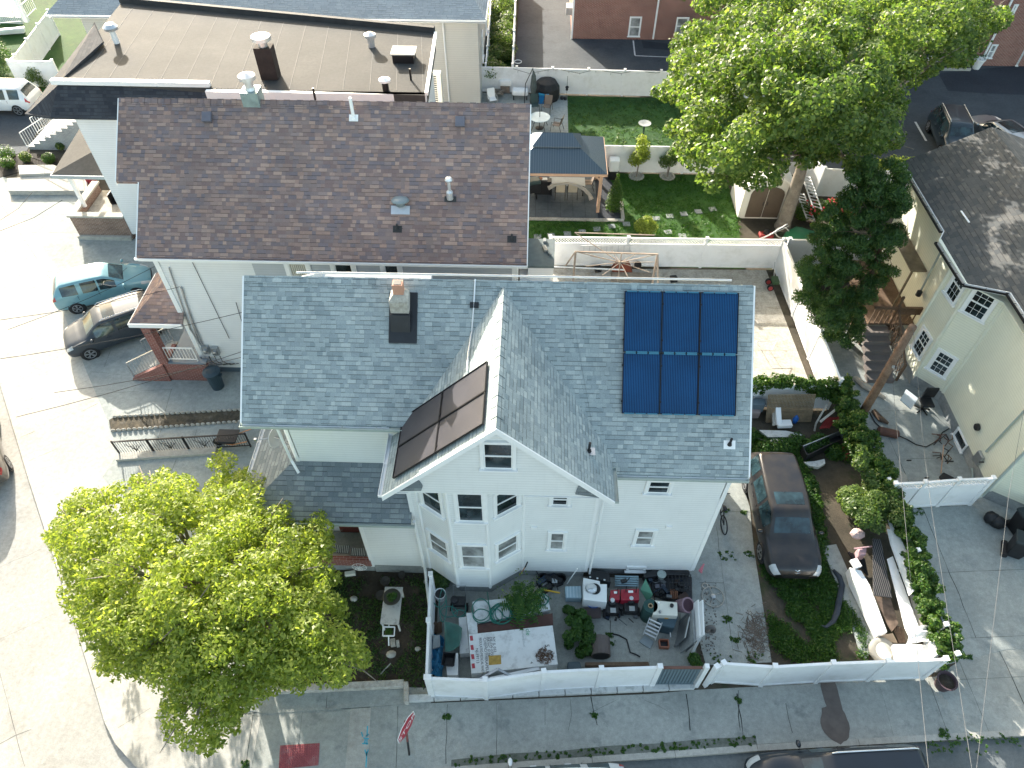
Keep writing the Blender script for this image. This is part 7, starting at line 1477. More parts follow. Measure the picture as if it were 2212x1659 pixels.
tilted('white_sheet','broad white panel overlapping the ivy in the upper part of the strip','panel','V',[(610,290),(700,320),(890,720),(875,770),(795,850),(640,420)],[1.1,1.1,1.0,1.0,.95,1.1],'vinyl')
tilted('white_sheet','narrow white strip panel near the spare wheel and ivy top','panel','L',[(1150,700),(1180,700),(1290,1000),(1250,1020)],[1.1,1.1,1.1,1.1],'vinyl')
tilted('grey_sheet','faded grey sheet below the broad white panel','panel','V',[(800,850),(850,820),(960,1110),(880,1140)],[.6,.6,.5,.5],'stucco')
tilted('brown_plywood','mottled rotten plywood under the dark ribbed panel','plywood','V',[(515,850),(640,865),(705,1080),(650,1150),(610,1080)],[.55,.55,.45,.4,.45],plain('rotten_ply',(.14,.10,.075),.9,var=.6,scale=4))
mb=MB()
for k in range(5): mb.bar(q('V',650+k*22,1080+10*k,.25+.02*k),q('V',720+k*8,1240,.2),.09,.04)
tag(mb.obj('planks',MT['wood']),'stack of brown planks pointing at the white sheet near the fence','planks')
tilted('tan_cardboard','tan cardboard sheet behind the big spare wheel','cardboard','V',[(550,1175),(660,1160),(700,1240),(570,1225)],[.4,.4,.3,.3],plain('tan_card',(.35,.27,.19),.8))
slabthing('white_board','large sunlit white board at the fence corner','board','V',[(665,1250),(960,1255),(1000,1350),(695,1365)],.5,.72,'vinyl')
slabthing('white_box','white box next to the large sunlit board at the fence corner','box','V',[(965,1230),(1040,1180),(1085,1310),(1010,1350)],.4,.9,'vinyl')
mb=MB(); X=[]
for i in range(6):
    row=[]
    for j in range(6): p=q('V',770+i*42+j*12,1250-j*28-i*5,.9); row.append((p.x,p.y,.9+.16*mnoise.noise(Vector((i*.9,j*.9,7)))))
    X.append(row)
mb.grid(X); tag(mb.obj('plastic_sheet',MT['trim'],solid=.01),'crumpled white plastic sheet on top of the corner rubbish','plastic sheet')
t=thing('spare_wheel','big dusty spare wheel lying flat behind the fence','wheel',q('V',575,1310,0)); c=q('V',575,1310,.30); rt=Matrix.Rotation(R(12),3,'X')
mb=MB(); mb.lathe(c,[(.25,-.1),(.36,-.11),(.41,-.05),(.41,.05),(.36,.11),(.25,.1)],28,rt,caps=False); mb.obj('tyre',plain('dusty_tyre',(.28,.27,.24),.9),t,smooth=True); mb=MB(); mb.lathe(c,[(.25,.10),(.23,.03),(.12,.05),(.06,.06),(.055,.03)],24,rt); rm=mb.obj('rim',MT['ivory'],t)
for k in range(5): a_=k*2*math.pi/5; mb=MB(); mb.lathe(c+rt@V(.16*math.cos(a_),.16*math.sin(a_),.05),[(.03,0),(.03,.006)],8,rt); mb.obj('hole',MT['blackp'],rm)
c=q('V',572,1310,.36); mb=MB(); mb.lathe(c,[(.05,0),(.05,.02)],12); mb.obj('hub_hole',MT['blackp'],rm)
t=thing('small_wheel','small black wheel with bright hub above the leafy bush','wheel',q('L',1075,750,0)); c=q('L',1075,750,1.0); rt=Matrix.Rotation(R(30),3,'X'); mb=MB(); mb.lathe(c,[(.1,-.05),(.19,-.06),(.2,0),(.19,.06),(.1,.05)],20,rt); mb.obj('tyre',MT['rubber'],t); mb=MB(); mb.lathe(c,[(.1,.055),(.03,.07)],16,rt); mb.obj('hub',MT['alum'],t)
mb=MB(); mb.tube([q('V',x,y,.12) for x,y in ((165,635),(215,690),(238,760),(220,860),(195,990),(165,1060),(105,1108),(60,1095))],[.05,.09,.1,.1,.1,.08,.05,.02],8); tag(mb.obj('fabric_snake',plain('navy_fabric',(.03,.04,.055),.8,var=.4),smooth=True),'twisted dark fabric roll curving through the grass','fabric roll')
t=thing('pink_chair','pink plastic child seat upside down in the leafy bush','chair',q('L',1010,1080,0)); mb=qprism('L',[(990,1085),(1055,1080),(1050,1140),(1000,1145)],.3,.7); mb.obj('seat',plain('dusty_pink',(.42,.27,.29),.6),t,bevel=.04); mb=MB(); mb.blob(q('L',985,985,.8),.25,.2,.15,10,6,.1); mb.obj('cushion',plain('dusty_pink2',(.45,.34,.33),.7),t); mb=MB(); mb.bar(q('L',960,1095,.75),q('L',1090,1080,.75),.04); mb.obj('bar',plain('dusty_pink',(.4,.3,.3)),t)
mb=MB()
for k in range(7): mb.bar(q('L',920+k*18,1120+k*8,.3),q('L',970+k*14,1200+k*16,.15),.08,.05)
tag(mb.obj('dark_scrap',MT['blackp']),'dark scrap metal between the white beam and the ribbed panel','scrap')
# behind the wagon
t=thing('rusty_mesh','large rusty wire mesh leaning against the ivy covered wall','wire mesh',q('S',560,500,0)); A4=[q('S',290,240,1.3),q('S',912,235,1.3),q('S',850,590,.1),q('S',255,600,.1)]; mr=plain('rusty_wire',(.25,.19,.12),.9,var=.3)
mb=MB()
for k in range(34): s=k/33; mb.bar(A4[0].lerp(A4[1],s),A4[3].lerp(A4[2],s),.028,.02)
mb.obj('upright_wires',mr,t); mb=MB()
for k in range(20): s=k/19; mb.bar(A4[0].lerp(A4[3],s)+V(0,-.02,.01),A4[1].lerp(A4[2],s)+V(0,-.02,.01),.03,.02)
mb.obj('cross_wires',mr,t)
t=thing('white_frame_corner','white L shaped window frame offcut standing before the rusty mesh','frame offcut',q('S',450,600,0)); mb=MB(); a_=q('S',410,410,.7); b2=q('S',425,640,.3); mb.bar(a_,b2,.2,.16); mb.obj('upright',MT['trim'],t); mb=MB(); mb.bar(q('S',405,630,.3),q('S',590,625,.3),.3,.16); mb.obj('foot',MT['trim'],t); mb=MB(); mb.bar(q('S',350,420,.6),q('S',360,650,.2),.1,.1); mb.obj('backing_strip',MT['stucco'],t)
rs=random.Random(6)
for lb,pts in (('long splintered white board behind the dusty crossover',[(165,705),(520,715),(740,765),(720,785),(590,800),(280,798)]),('broken white foam piece near the top of the crossover',[(290,850),(370,820),(470,840),(560,870),(540,900),(430,890)]),('crumbled white foam piece beside the black trough',[(680,900),(770,855),(830,870),(800,930),(740,920)]),('jagged white foam sheet to the right of the crossover roof',[(760,1130),(900,1120),(1035,1090),(1045,1150),(960,1200),(830,1180)])):
    slabthing('broken_board',lb,'board','S',pts,.05,.2,plain('broken_white',(.6,.61,.6),.8,var=.15,dirt=((.2,.2,.17),6,.6)))
t=thing('black_trough','long black open trough tilted beside the utility pole','trough',q('S',1030,880,0)); P=[q('S',745,925,.5),q('S',1270,712,.5),q('S',1312,800,.5),q('S',800,1045,.5)]; mb=MB(); mb.prism([(p.x,p.y) for p in P],.12,.22); mb.obj('trough_floor',MT['blackp'],t)
for a_,b2 in ((0,1),(1,2),(2,3),(3,0)): mb=MB(); A=V(P[a_].x,P[a_].y,.12); B2=V(P[b2].x,P[b2].y,.12); mb.bar(A+V(0,0,.2),B2+V(0,0,.2),.03,.4); mb.obj('trough_side',[MT['metal'],MT['metal'],MT['blackp'],MT['blackp']][a_],t)
for nm,lb,x,y,s,m_ in (('red_gas_can','red plastic can at the left foot of the utility pole',1290,1015,.2,'red_plastic'),('red_gas_can','smaller red can just below the other red can',1310,1090,.15,'red_plastic'),('blue_jug','blue plastic jug beside the white frame offcut',625,600,.13,'blue_bucket_plastic')):
    c=q('S',x,y,.0); mb=MB(); mb.lathe(c,[(s*.8,0),(s,.1),(s,.28),(s*.4,.36),(s*.25,.42)],14); tag(mb.obj(nm,_pc[m_],smooth=True),lb,'can')
for lb,x,y in (('weathered broken red lawn chair part under the ivy',1060,640),('red tool handle heap under the ivy',1220,600)):
    mb=MB(); c=q('S',x,y,.3)
    for k in range(4): mb.bar(c+V(-.3+.1*k,-.2,.02*k),c+V(.1+.1*k,.3,.1),.07,.04)
    tag(mb.obj('red_scrap',plain('faded_red',(.22,.02,.02),.7)),lb,'scrap')
mb=MB(); mb.tube([q('S',900,720,.1),q('S',920,620,.4),q('S',1060,380,1.0)],.04,6); tag(mb.obj('bent_pipe',MT['stucco']),'bent grey pipe leaning towards the ivy wall','pipe')
mb=MB(); mb.bar(q('S',975,600,.5),q('S',1190,430,1.0),.09,.03); tag(mb.obj('lath',MT['stucco']),'pale lath leaning over the red scrap','lath')
slabthing('corrugated_metal','blue grey corrugated metal at the left of the rusty mesh','sheet metal','S',[(60,290),(250,290),(250,370),(60,370)],.3,.8,plain('blue_grey_sheet',(.12,.16,.19),.5)); slabthing('sacks','pinkish sacks under the blue grey corrugated metal','sacks','S',[(60,370),(200,385),(190,480),(60,480)],.1,.5,plain('pink_sack',(.26,.21,.20),.9),bev=.06)
# utility pole and wires
b0=q('Z',1845,925,0); tp=q('Z',1972,705,5.75); t=thing('utility_pole','brown wooden utility pole leaning between junk strip and yellow house','utility pole',b0)
mb=MB(); mb.tube([b0-V(0,0,.2),b0.lerp(tp,.5),tp],[.17,.155,.135],16); mb.obj('pole',MT['pole'],t,smooth=True)
mb=MB(); p=b0.lerp(tp,.67); mb.lathe(p+V(.0,-.17,0),[(.045,0),(.045,.08)],10); mb.obj('insulator',MT['alum'],t); mb=MB(); mb.bar(b0+V(-.1,-.1,0),b0+V(-.1,-.12,1.2),.06,.03); mb.obj('conduit_guard',MT['metal'],t); mb=MB(); mb.lathe(b0+V(0,0,.35),[(.19,0),(.19,.1)],16); mb.obj('band',MT['metal'],t)
MT['pale_wire']=plain('wire_grey',(.10,.105,.11),.9)
def wire(label,pts,mat='blackp',r=.012,sag=.15):
    P=[Vector(p) for p in pts]; out=[]
    for a_,b2 in zip(P,P[1:]):
        n=max(2,int((b2-a_).length/1.2))
        for k in range(n): s=k/n; p=a_.lerp(b2,s); p.z-=sag*4*s*(1-s); out.append(p)
    out.append(P[-1]); mb=MB(); mb.tube(out,r,5); return tag(mb.obj('overhead_wire',MT[mat]),label,'wire')
at=b0.lerp(tp,.67); wire('pale wire from the utility pole down to the lower right street, left one',[at,q('L',1300,500,5.4),q('N',1430,870,6.4),q('N',1510,1680,7.2)],'pale_wire',.006,.0)
wire('thin wire from the pole top to the street, right of the pale wire',[tp,q('L',1470,330,5.8),q('L',1530,800,6.1),q('N',1830,1680,7.6)],'pale_wire',.005,.0)
wire('wire crossing the yellow siding and the right hand driveway',[q('L',2225,0,6.2),q('L',2100,700,6.3),q('N',1860,1680,7.4)],'pale_wire',.005,.0)
LW=[((0,885),(1325,640),'uppermost black wire reaching the corner of the brown roofed house'),((0,1172),(1820,820),'black wire passing over the dark crossover to the white house'),((60,955),(1140,490),'thin wire over the teal hatchback ending at the porch roof'),((0,228),(460,0),'upper thin wire over the concrete drive at the left edge'),((0,150),(240,-60),'highest thin wire at the left edge'),((120,1600),(1820,1105),'wire over the trash can reaching the slate roof'),((400,1420),(1820,1150),'wire just below the one over the trash can')]
for a_,b2,lb in LW:
    A=q('E',*a_,7.0); B2=qy('E',*b2,19.7) if b2[0] in (1325,1140) else (q('E',*b2,6.6) if b2[0]<700 else V(*qx('E',*b2,XL))); wire(lb+' end',[A,B2],'blackp',.009,.12)
# -- bins and small things on the paving
t=thing('dustbin','dark blue ribbed dustbin with lid at the corner of the brown roofed house','dustbin',q('E',1600,1380,0)); c=q('E',1610,1375,0); mb=MB(); mb.lathe(c,[(.25,0),(.30,.85),(.33,.86),(.33,.9)],20); mb.obj('bin_body',plain('navy_bin',(.03,.055,.075),.5),t); mb=MB(); mb.lathe(c+V(0,0,.9),[(.36,0),(.36,.05),(.2,.12),(.01,.13)],20); mb.obj('lid',plain('navy_bin',(.03,.05,.07)),t)
for s in (-1,1): mb=MB(); mb.cbox(c+V(.33*s,0,.72),.08,.14,.05); mb.obj('handle',plain('navy_bin',(.03,.05,.07)),t)
t=thing('plant_tub','round plum coloured tub of soil outside the fence corner','planter',q('N',1600,1050,0)); c=q('N',1600,1050,0); mb=MB(); mb.lathe(c,[(.2,0),(.27,.42),(.30,.42),(.30,.45),(.25,.44),(.22,.3)],22); mb.obj('tub',plain('plum_tub',(.07,.045,.055),.6),t); mb=MB(); mb.lathe(c+V(0,0,.34),[(.245,0),(.01,.03)],16); mb.obj('soil',MT['soil'],t)
BN=[('black wheelie bin nearest the yellow wall',2140,960,1.0,.2),('black wheelie bin in front of the other bin',2120,1130,.95,1.15),('dark bin cut off by the right edge',2230,1050,.95,.5)]
for lb,x,y,h,ro in BN:
    c=q('L',x,y,0); t=thing('wheelie_bin',lb,'wheelie bin',(c.x,c.y,0),ro); mb=MB(); mb.hexa([(-.2,-.22,.03),(.2,-.22,.03),(.2,.22,.03),(-.2,.22,.03),(-.28,-.3,h),(.28,-.3,h),(.28,.3,h),(-.28,.3,h)]); mb.obj('bin_body',MT['blackp'],t,bevel=.03); mb=MB(); mb.hexa([(-.3,-.34,h),(.3,-.34,h),(.3,.33,h),(-.3,.33,h),(-.27,-.3,h+.07),(.27,-.3,h+.07),(.27,.33,h+.1),(-.27,.33,h+.1)]); mb.obj('lid',plain('bin_lid',(.02,.03,.035),.45),t,bevel=.02)
    mb=MB(); mb.lathe((0,.28,.1),[(.1,-.3),(.1,.3)],14,Matrix.Rotation(R(90),3,'Y')); mb.obj('wheels',MT['rubber'],t)
    mb=MB(); mb.cbox((0,-.12,h+.085),.16,.05,.006); mb.obj('white_mark',MT['trim'],t)
for lb,x,y in (('black rubbish sack beside the wheelie bins',2020,900),('small black sack by the downpipe of the yellow house',1975,870)):
    mb=MB(); mb.blob(q('L',x,y,.2),.26,.24,.25,12,8,.1); tag(mb.obj('rubbish_sack',MT['blackp'],smooth=True),lb,'rubbish sack')
# beside the yellow house
slabthing('white_board','pale blue white board leaning at the yellow house bay','board','H',[(1345,1395),(1435,1460),(1380,1540),(1300,1470)],.35,.4,plain('pale_board',(.50,.56,.60),.5))
t=thing('office_chair','black upholstered office chair by the yellow house wall','chair',q('H',1450,1560,0)); c=q('H',1455,1550,0); mb=MB(); mb.cbox(c+V(0,0,.45),.5,.5,.1); mb.obj('seat',MT['blackp'],t,bevel=.04); mb=MB(); mb.cbox(c+V(.1,.25,.55),.5,.1,.55); mb.obj('backrest',MT['blackp'],t,bevel=.04); mb=MB(); mb.tube([c+V(0,0,.1),c+V(0,0,.45)],.03,8); mb.obj('stem',MT['blackm'],t)
for k in range(5): a_=k*2*math.pi/5; mb=MB(); mb.bar(c+V(0,0,.1),c+V(.32*math.cos(a_),.32*math.sin(a_),.06),.05,.03); mb.obj('base_leg',MT['blackm'],t)
t=thing('rusty_cylinder','rusty brown tank lying on the side path','tank',q('L',1205,235,0)); a_=q('L',1140,225,.15); b2=q('L',1280,255,.15); mb=MB(); n_=(b2-a_).normalized(); mb.tube([a_-n_*.05,a_,b2,b2+n_*.05],[.1,.17,.17,.1],16); mb.obj('tank_body',plain('rust_brown',(.12,.06,.045),.8,var=.3),t); mb=MB(); mb.tube([a_-n_*.2,a_],.02,6); mb.obj('nozzle',MT['blackm'],t)
mb=MB(); mb.tube([q('L',x,y,.05) for x,y in ((1280,260),(1350,290),(1420,330),(1490,345),(1540,320),(1580,290),(1610,240),(1660,210))],.022,6); mb.tube([q('S',1630,470,.05),q('S',1700,600,.05),q('S',1760,660,.05)],.022,6); tag(mb.obj('black_hose',MT['blackp'],smooth=True),'black hose from the rusty tank to the yellow wall','hose')
t=thing('scrap_pile','pile of rusty wires and scrap below the basement window','scrap',q('L',1590,380,0)); rs=random.Random(15)
for k in range(14): c=q('L',rs.uniform(1550,1660),rs.uniform(290,470),.05); a_=rs.uniform(0,3.1); mb=MB(); mb.tube([c,c+V(.2*math.cos(a_),.2*math.sin(a_),rs.uniform(.1,.3)),c+V(.4*math.cos(a_+.5),.4*math.sin(a_+.5),.05)],.02,5); mb.obj('scrap_piece',[plain('rust_brown',(.12,.06,.045)),MT['blackp'],MT['wood']][k%3],t)
mb=MB(); mb.tube([q('L',1600,540,.05),q('L',1620,330,.9)],.02,6); tag(mb.obj('broom_handle',MT['woodp']),'pale broom handle leaning on the scrap pile','broom handle')
slabthing('doormat','dark folded mat beside the white double gate','mat','L',[(1590,560),(1620,530),(1700,570),(1690,595),(1610,595)],.0,.1,MT['blackp'],bev=.03)
mb=MB(); mb.lathe(q('L',1280,570,.0),[(.35,0),(.35,.03)],24); tag(mb.obj('round_cover',MT['concl']),'round pale cover behind the double gate','cover')
mb=MB(); mb.tube([q('S',1430,10,.1),q('S',1560,110,.2),q('S',1700,200,.15),q('S',1840,290,.1)],[.09,.14,.12,.06],8); tag(mb.obj('driftwood_log',plain('pale_log',(.45,.38,.30),.9,var=.3)),'sunlit pale log lying behind the utility pole','log')
mb=MB(); mb.tube([q('S',1680,450,.1),q('S',1780,560,.12),q('S',1880,620,.08)],[.1,.12,.05],8); tag(mb.obj('driftwood_log',MT['wood']),'shorter brown log above the rusty tank','log')
for lb,p in (('square white solar cap light beside the double gate',q('L',1215,590,1.5)),('white globe light on the ivy hedge above the gate',q('L',1137,433,1.5)),('white cap light in the middle of the ivy hedge',q('L',1428,1110,1.5)),('white cap light at the fence corner end of the ivy',q('N',1720,818,1.5)),('white cap light above the fence corner cap',q('N',1635,602,1.5))):
    mb=MB(); mb.cbox(p,.14,.14,.09,.2); mb.cbox(p+V(0,0,-1.45),.09,.09,1.45,.2); tag(mb.obj('cap_light',MT['trim'],bevel=.01),lb,'post light')
# -- wheelbarrow and left yard
t=thing('wheelbarrow','black wheelbarrow parked at the end of the iron railing','wheelbarrow',q('I',1710,330,0)); c=q('I',1710,330,0); mb=MB(); mb.hexa([c+V(-.25,-.2,.3),c+V(.25,-.2,.3),c+V(.25,.2,.3),c+V(-.25,.2,.3),c+V(-.42,-.32,.6),c+V(.42,-.32,.6),c+V(.42,.32,.6),c+V(-.42,.32,.6)]); mb.obj('tray',MT['blackp'],t,bevel=.03); mb=MB(); mb.lathe(c+V(-.5,0,.18),[(.18,-.04),(.18,.04)],18,Matrix.Rotation(R(90),3,'X')); mb.obj('wheel',MT['rubber'],t)
for s in (-1,1): mb=MB(); mb.tube([c+V(-.5,.05*s,.2),c+V(.2,.25*s,.35),c+V(.85,.3*s,.65)],.02,6); mb.obj('handle',plain('orange_wood_handle',(.5,.22,.1)),t)
# -- concrete patio behind the main house
t=thing('swing_frame','rusty metal swing frame with crossed struts on the concrete patio','swing frame',q('G',960,600,0)); rb=plain('rusty_frame',(.33,.27,.22),.8,var=.3)
def bb(a_,b2,w_=.03,nm='strut'): mb=MB(); mb.bar(a_,b2,w_); mb.obj(nm,rb,t)
A=q('G',680,380,2.0); B2=q('G',1285,400,2.0); A0=V(A.x,A.y-.1,0); B0=V(B2.x,B2.y-.1,0)
bb(A,B2,.06,'top_bar'); bb(A,A0,.09,'leg'); bb(B2,B0,.09,'leg'); bb(A,A+V(-.4,1.2,-2),.05,'leg'); bb(B2,B2+V(.2,-1.4,-2),.07,'leg'); bb(A+V(0,1.4,0),B2+V(0,1.4,0),.04,'top_bar')
c=q('G',1010,460,1.6)
for a_ in range(8): bb(c,c+V(1.6*math.cos(a_*math.pi/4+.2),1.0*math.sin(a_*math.pi/4+.2),-.1),.025)
bb(A,c,.03); bb(B2,c,.03); bb(A+V(0,1.4,0),c,.03); bb(c+V(0,0,.5),c-V(0,0,1.4),.05)
ladder('extension_ladder','silver ladder hanging along the lattice topped fence',q('G',720,365,1.2),q('G',1100,355,1.3),.42,9,MT['alum'],up=(0,-1,0))
t=thing('wheelbarrow','upturned rust red wheelbarrow below the swing frame','wheelbarrow',q('G',1020,510,0)); c=q('G',1020,510,0); mb=MB(); mb.hexa([c+V(-.5,-.3,.02),c+V(.5,-.3,.02),c+V(.5,.3,.02),c+V(-.5,.3,.02),c+V(-.28,-.18,.4),c+V(.28,-.18,.4),c+V(.28,.18,.4),c+V(-.28,.18,.4)]); mb.obj('tray',plain('rust_red',(.22,.06,.035),.8),t); mb=MB(); mb.lathe(c+V(.75,0,.3),[(.18,-.04),(.18,.04)],16,Matrix.Rotation(R(90),3,'X')); mb.obj('wheel',MT['rubber'],t)
for lb,x,y,s in (('small black crate on the patio left of the red wheelbarrow',843,522,.3),('dark pump with a cylinder at the right leg of the swing frame',1400,595,.3)):
    mb=MB(); mb.cbox(q('G',x,y,.0),s*1.1,s,s*.8,.2); mb.cbox(q('G',x+10,y,s*.8),s*.5,s*.5,.1,.2); tag(mb.obj('crate',MT['blackp'],bevel=.03),lb,'crate')
slabthing('pallet_boards','worn wooden boards lying on the patio under the swing frame','boards','G',[(945,530),(1240,535),(1245,602),(945,602)],.02,.08,plain('grey_planks',(.30,.25,.20),.9,var=.3,scale=8))
mb=MB(); mb.tube([q('G',490,490,.8),q('G',1040,515,.2)],.04,6); tag(mb.obj('white_pipe',MT['trim']),'long white pipe lying across the patio near the fence','pipe')
t=thing('hand_cart','green hand cart with red wheels beside the sunlit white fence','hand cart',q('H',340,650,0)); c=q('H',345,640,0); mb=MB(); mb.cbox(c+V(.1,0,.3),.3,.45,.2); mb.obj('body',plain('dark_green',(.03,.07,.03),.6),t,bevel=.03)
for y in (-.25,.2): mb=MB(); mb.lathe(c+V(-.1,y,.16),[(.16,-.05),(.16,.05)],16,Matrix.Rotation(R(80),3,'X')); w_=mb.obj('wheel',MT['rubber'],t); mb=MB(); mb.lathe(c+V(-.12,y-.04,.16),[(.1,-.04),(.1,.04)],14,Matrix.Rotation(R(80),3,'X')); mb.obj('hub',plain('cart_red',(.35,.04,.04),.5),w_)
mb=MB(); mb.tube([c+V(.1,.2,.3),c+V(.0,.5,1.1)],.02,6); mb.obj('handle',MT['metal'],t)
mb=MB(); 
for k in range(16): a_=k/15; mb.tube([],.01) if False else None
mb.tube([q('H',240,1042,.5),q('H',385,1040,.5),q('H',350,1105,.5)],.012,5); mb.tube([q('H',240,1042,.5),q('H',275,1105,.0)],.012,5); mb.tube([q('H',350,1105,.5),q('H',345,1120,.0)],.012,5); tag(mb.obj('folding_table_frame',MT['alum']),'thin bare folding table frame on the sunlit patio','table frame')
# grey roofed lean-to beside the brown house
t=thing('side_extension','small white lean-to with grey membrane roof beside the brown roofed house','extension',q('G',420,500,0)); P=[q('G',330,285,2.6),q('G',530,292,2.6),q('G',522,490,2.6),q('G',325,488,2.6)]
mb=MB(); mb.prism([(p.x,p.y) for p in P],2.5,2.62); mb.obj('roof',plain('grey_membrane',(.10,.13,.14),.8,var=.2),t); mb=MB(); Pc=[(P[k].x*.98+P[(k+2)%4].x*.02,P[k].y*.98+P[(k+2)%4].y*.02) for k in range(4)]; mb.prism(Pc,0,2.5); mb.obj('wall',MT['whiteN'],t); mb=MB(); mb.prism([(P[0].x-.3,P[0].y+.3),(P[0].x,P[0].y+.3),(P[0].x,P[0].y-1.6),(P[0].x-.3,P[0].y-1.6)],2.4,2.95); mb.obj('side_wall',MT['whiteN'],t)
for k,(x,y,w_,d_) in enumerate(((452,305,.13,.25),(455,365,.16,.38),(488,402,.1,.2))): mb=MB(); mb.cbox(q('G',x,y,2.63),w_,d_,.1,.3*k); tag(mb.obj('loose_block',[MT['found'],MT['stucco'],MT['found']][k],bevel=.01),['grey block at the back of the lean-to roof','long tan block in the middle of the lean-to roof','small tilted block near the front of the lean-to roof'][k],'block')
slabthing('white_annex','low white annex wall between the brown roofed house and patio','annex','G',[(265,490),(495,492),(490,600),(270,598)],0,1.9,MT['whiteN'])
# ladders and pole by the shed
ladder('extension_ladder','wide silver ladder leaning behind the shade tree trunk, upper one',q('D',600,1290,1.4),q('D',690,1540,1.2),.5,10,MT['alum'],up=(.3,-.2,1))
ladder('extension_ladder','silver ladder in shadow just left of the upper ladder',q('D',560,1420,.8),q('D',640,1620,.7),.45,9,MT['alum'],up=(.3,-.2,1))
mb=MB(); mb.tube([q('H',250,290,.4),q('H',330,260,1.0),q('H',470,175,1.4)],.02,6); mb.tube([q('H',255,300,.5),q('H',480,190,1.3)],.015,6); tag(mb.obj('silver_poles',MT['alum']),'thin silver poles leaning in front of the shed door','poles')
t=thing('red_mower','small red mower in front of the shed beside white lattice','mower',q('H',300,290,0)); c=q('H',300,285,.0); mb=MB(); mb.cbox(c+V(0,0,.15),.7,.4,.18); mb.obj('deck',plain('faded_red',(.22,.02,.02)),t,bevel=.05); mb=MB(); mb.lathe(c+V(0,0,.33),[(.15,0),(.15,.15),(.05,.2)],14); mb.obj('engine',MT['blackp'],t)
N=20; c=q('H',430,240,.5); mb=MB(); mb.tube([c+V(.34*math.cos(k*2*math.pi/N),.25*math.sin(k*2*math.pi/N),.15*math.sin(k*2*math.pi/N)) for k in range(N+1)],.03,6); tag(mb.obj('hose_ring',MT['concl'],smooth=True),'pale hose ring at the foot of the shade tree','hose')
# -- neighbour's garden furniture
t=thing('round_table','round glass patio table with grey umbrella pole','table',q('U',575,690,0)); c=q('U',595,570,.72); mb=MB(); mb.lathe(c,[(.62,0),(.64,.015),(.62,.03)],30); mb.obj('tabletop',plain('pale_glass_top',(.42,.52,.53),.15),t); mb=MB(); b_=V(c.x,c.y,0); mb.lathe(b_,[(.25,0),(.25,.05),(.05,.1)],18); mb.obj('base',MT['blackm'],t); mb=MB(); mb.tube([b_,b_+V(0,0,1.15)],.02,8); mb.obj('centre_pole',MT['blackm'],t)
for k in range(4): a_=k*math.pi/2+.6; mb=MB(); mb.tube([c+V(.55*math.cos(a_),.55*math.sin(a_),0),c+V(.45*math.cos(a_),.45*math.sin(a_),-.4),c+V(.6*math.cos(a_),.6*math.sin(a_),-.7)],.018,6); mb.obj('leg',MT['blackm'],t)
def pchair(label,p,rot,mat,grp=None,legs='blackm'):
    T=thing('garden_chair',label,'chair',p,rot,grp); mb=MB(); mb.box(-.24,-.22,.40,.24,.24,.43); mb.obj('seat',mat,T,bevel=.01); mb=MB(); mb.hexa([(-.24,.22,.43),(.24,.22,.43),(.24,.26,.43),(-.24,.26,.43),(-.24,.36,.95),(.24,.36,.95),(.24,.39,.95),(-.24,.39,.95)]); mb.obj('backrest',mat,T)
    for s in (-1,1):
        mb=MB(); mb.tube([(.27*s,-.3,0),(.27*s,-.24,.62),(.27*s,.28,.62)],.016,6); mb.obj('armrest',MT[legs],T); mb=MB(); mb.tube([(.27*s,.4,0),(.26*s,.24,.43),(.26*s,.38,.97)],.016,6); mb.obj('leg',MT[legs],T)
    return T
tan=plain('tan_sling',(.20,.16,.13),.8); crm=plain('cream_sling',(.48,.42,.32),.7)
pchair('tan sling chair behind the round glass table',q('U',665,520,0),R(-15),tan); pchair('tan sling rocker turned away at the lower right of the glass table',q('U',760,700,0),R(-110),tan); pchair('dark green chair partly behind the closed umbrella',q('U',545,510,0),R(10),plain('dark_green_sling',(.04,.07,.07),.8))
mb=MB(); c=q('U',520,450,0); mb.tube([c,c+V(0,0,2.3)],.03,8); t=tag(mb.obj('garden_umbrella',MT['blackm']),'closed dark grey cantilever umbrella at the patio','umbrella'); mb=MB(); mb.lathe(c+V(.05,0,.7),[(.12,0),(.2,.5),(.14,1.2),(.03,1.5)],12); mb.obj('canopy',plain('grey_canopy',(.07,.09,.09),.8,var=.3),t); mb=MB(); mb.tube([c+V(-.5,0,.0),c+V(-.45,0,1.4),c+V(0,0,2.4)],.025,6); mb.obj('arm',MT['blackm'],t)
c=q('U',660,400,0)+V(0,.3,0); t=thing('covered_fire_pit','large black fabric covered grill in front of the white fence','covered grill',c); mb=MB(); mb.lathe(c,[(.82,0),(.86,.3),(.82,.8),(.62,1.12),(.3,1.22),(.01,1.24)],11); mb.obj('cover',plain('black_cover',(.015,.016,.018),.65,var=.4),t,bevel=.05)
t=thing('cooler_box','bright blue cooler box in front of the black covered grill','cooler',q('U',632,425,0)); c=q('U',632,425,0); mb=MB(); mb.cbox(c,.62,.4,.55); mb.obj('box',plain('bright_blue',(.01,.16,.42),.35),t,bevel=.03); mb=MB(); mb.cbox(c+V(0,0,.55),.66,.44,.12); mb.obj('lid',plain('cyan_blue',(.02,.28,.48),.3),t,bevel=.03)
c=q('U',400,400,0); t=thing('covered_bench','low bench under a white cover beside the umbrella','covered bench',c); mb=MB(); mb.cbox(c+V(0,.2,.3),1.05,.6,.35,-.05); mb.obj('cover',MT['trim'],t,bevel=.12)
for s in (-1,1): mb=MB(); mb.cbox(c+V(.42*s,.0,0),.06,.06,.3); mb.obj('leg',MT['blackm'],t)
c=q('U',250,330,0); t=thing('grill','small grill with white cover and tan shelf before the fence','grill',c); mb=MB(); mb.cbox(c+V(0,.1,.5),.8,.5,.4); mb.obj('cover',MT['trim'],t,bevel=.1); mb=MB(); mb.cbox(c+V(0,.1,.05),.6,.4,.45); mb.obj('cabinet',tan,t)
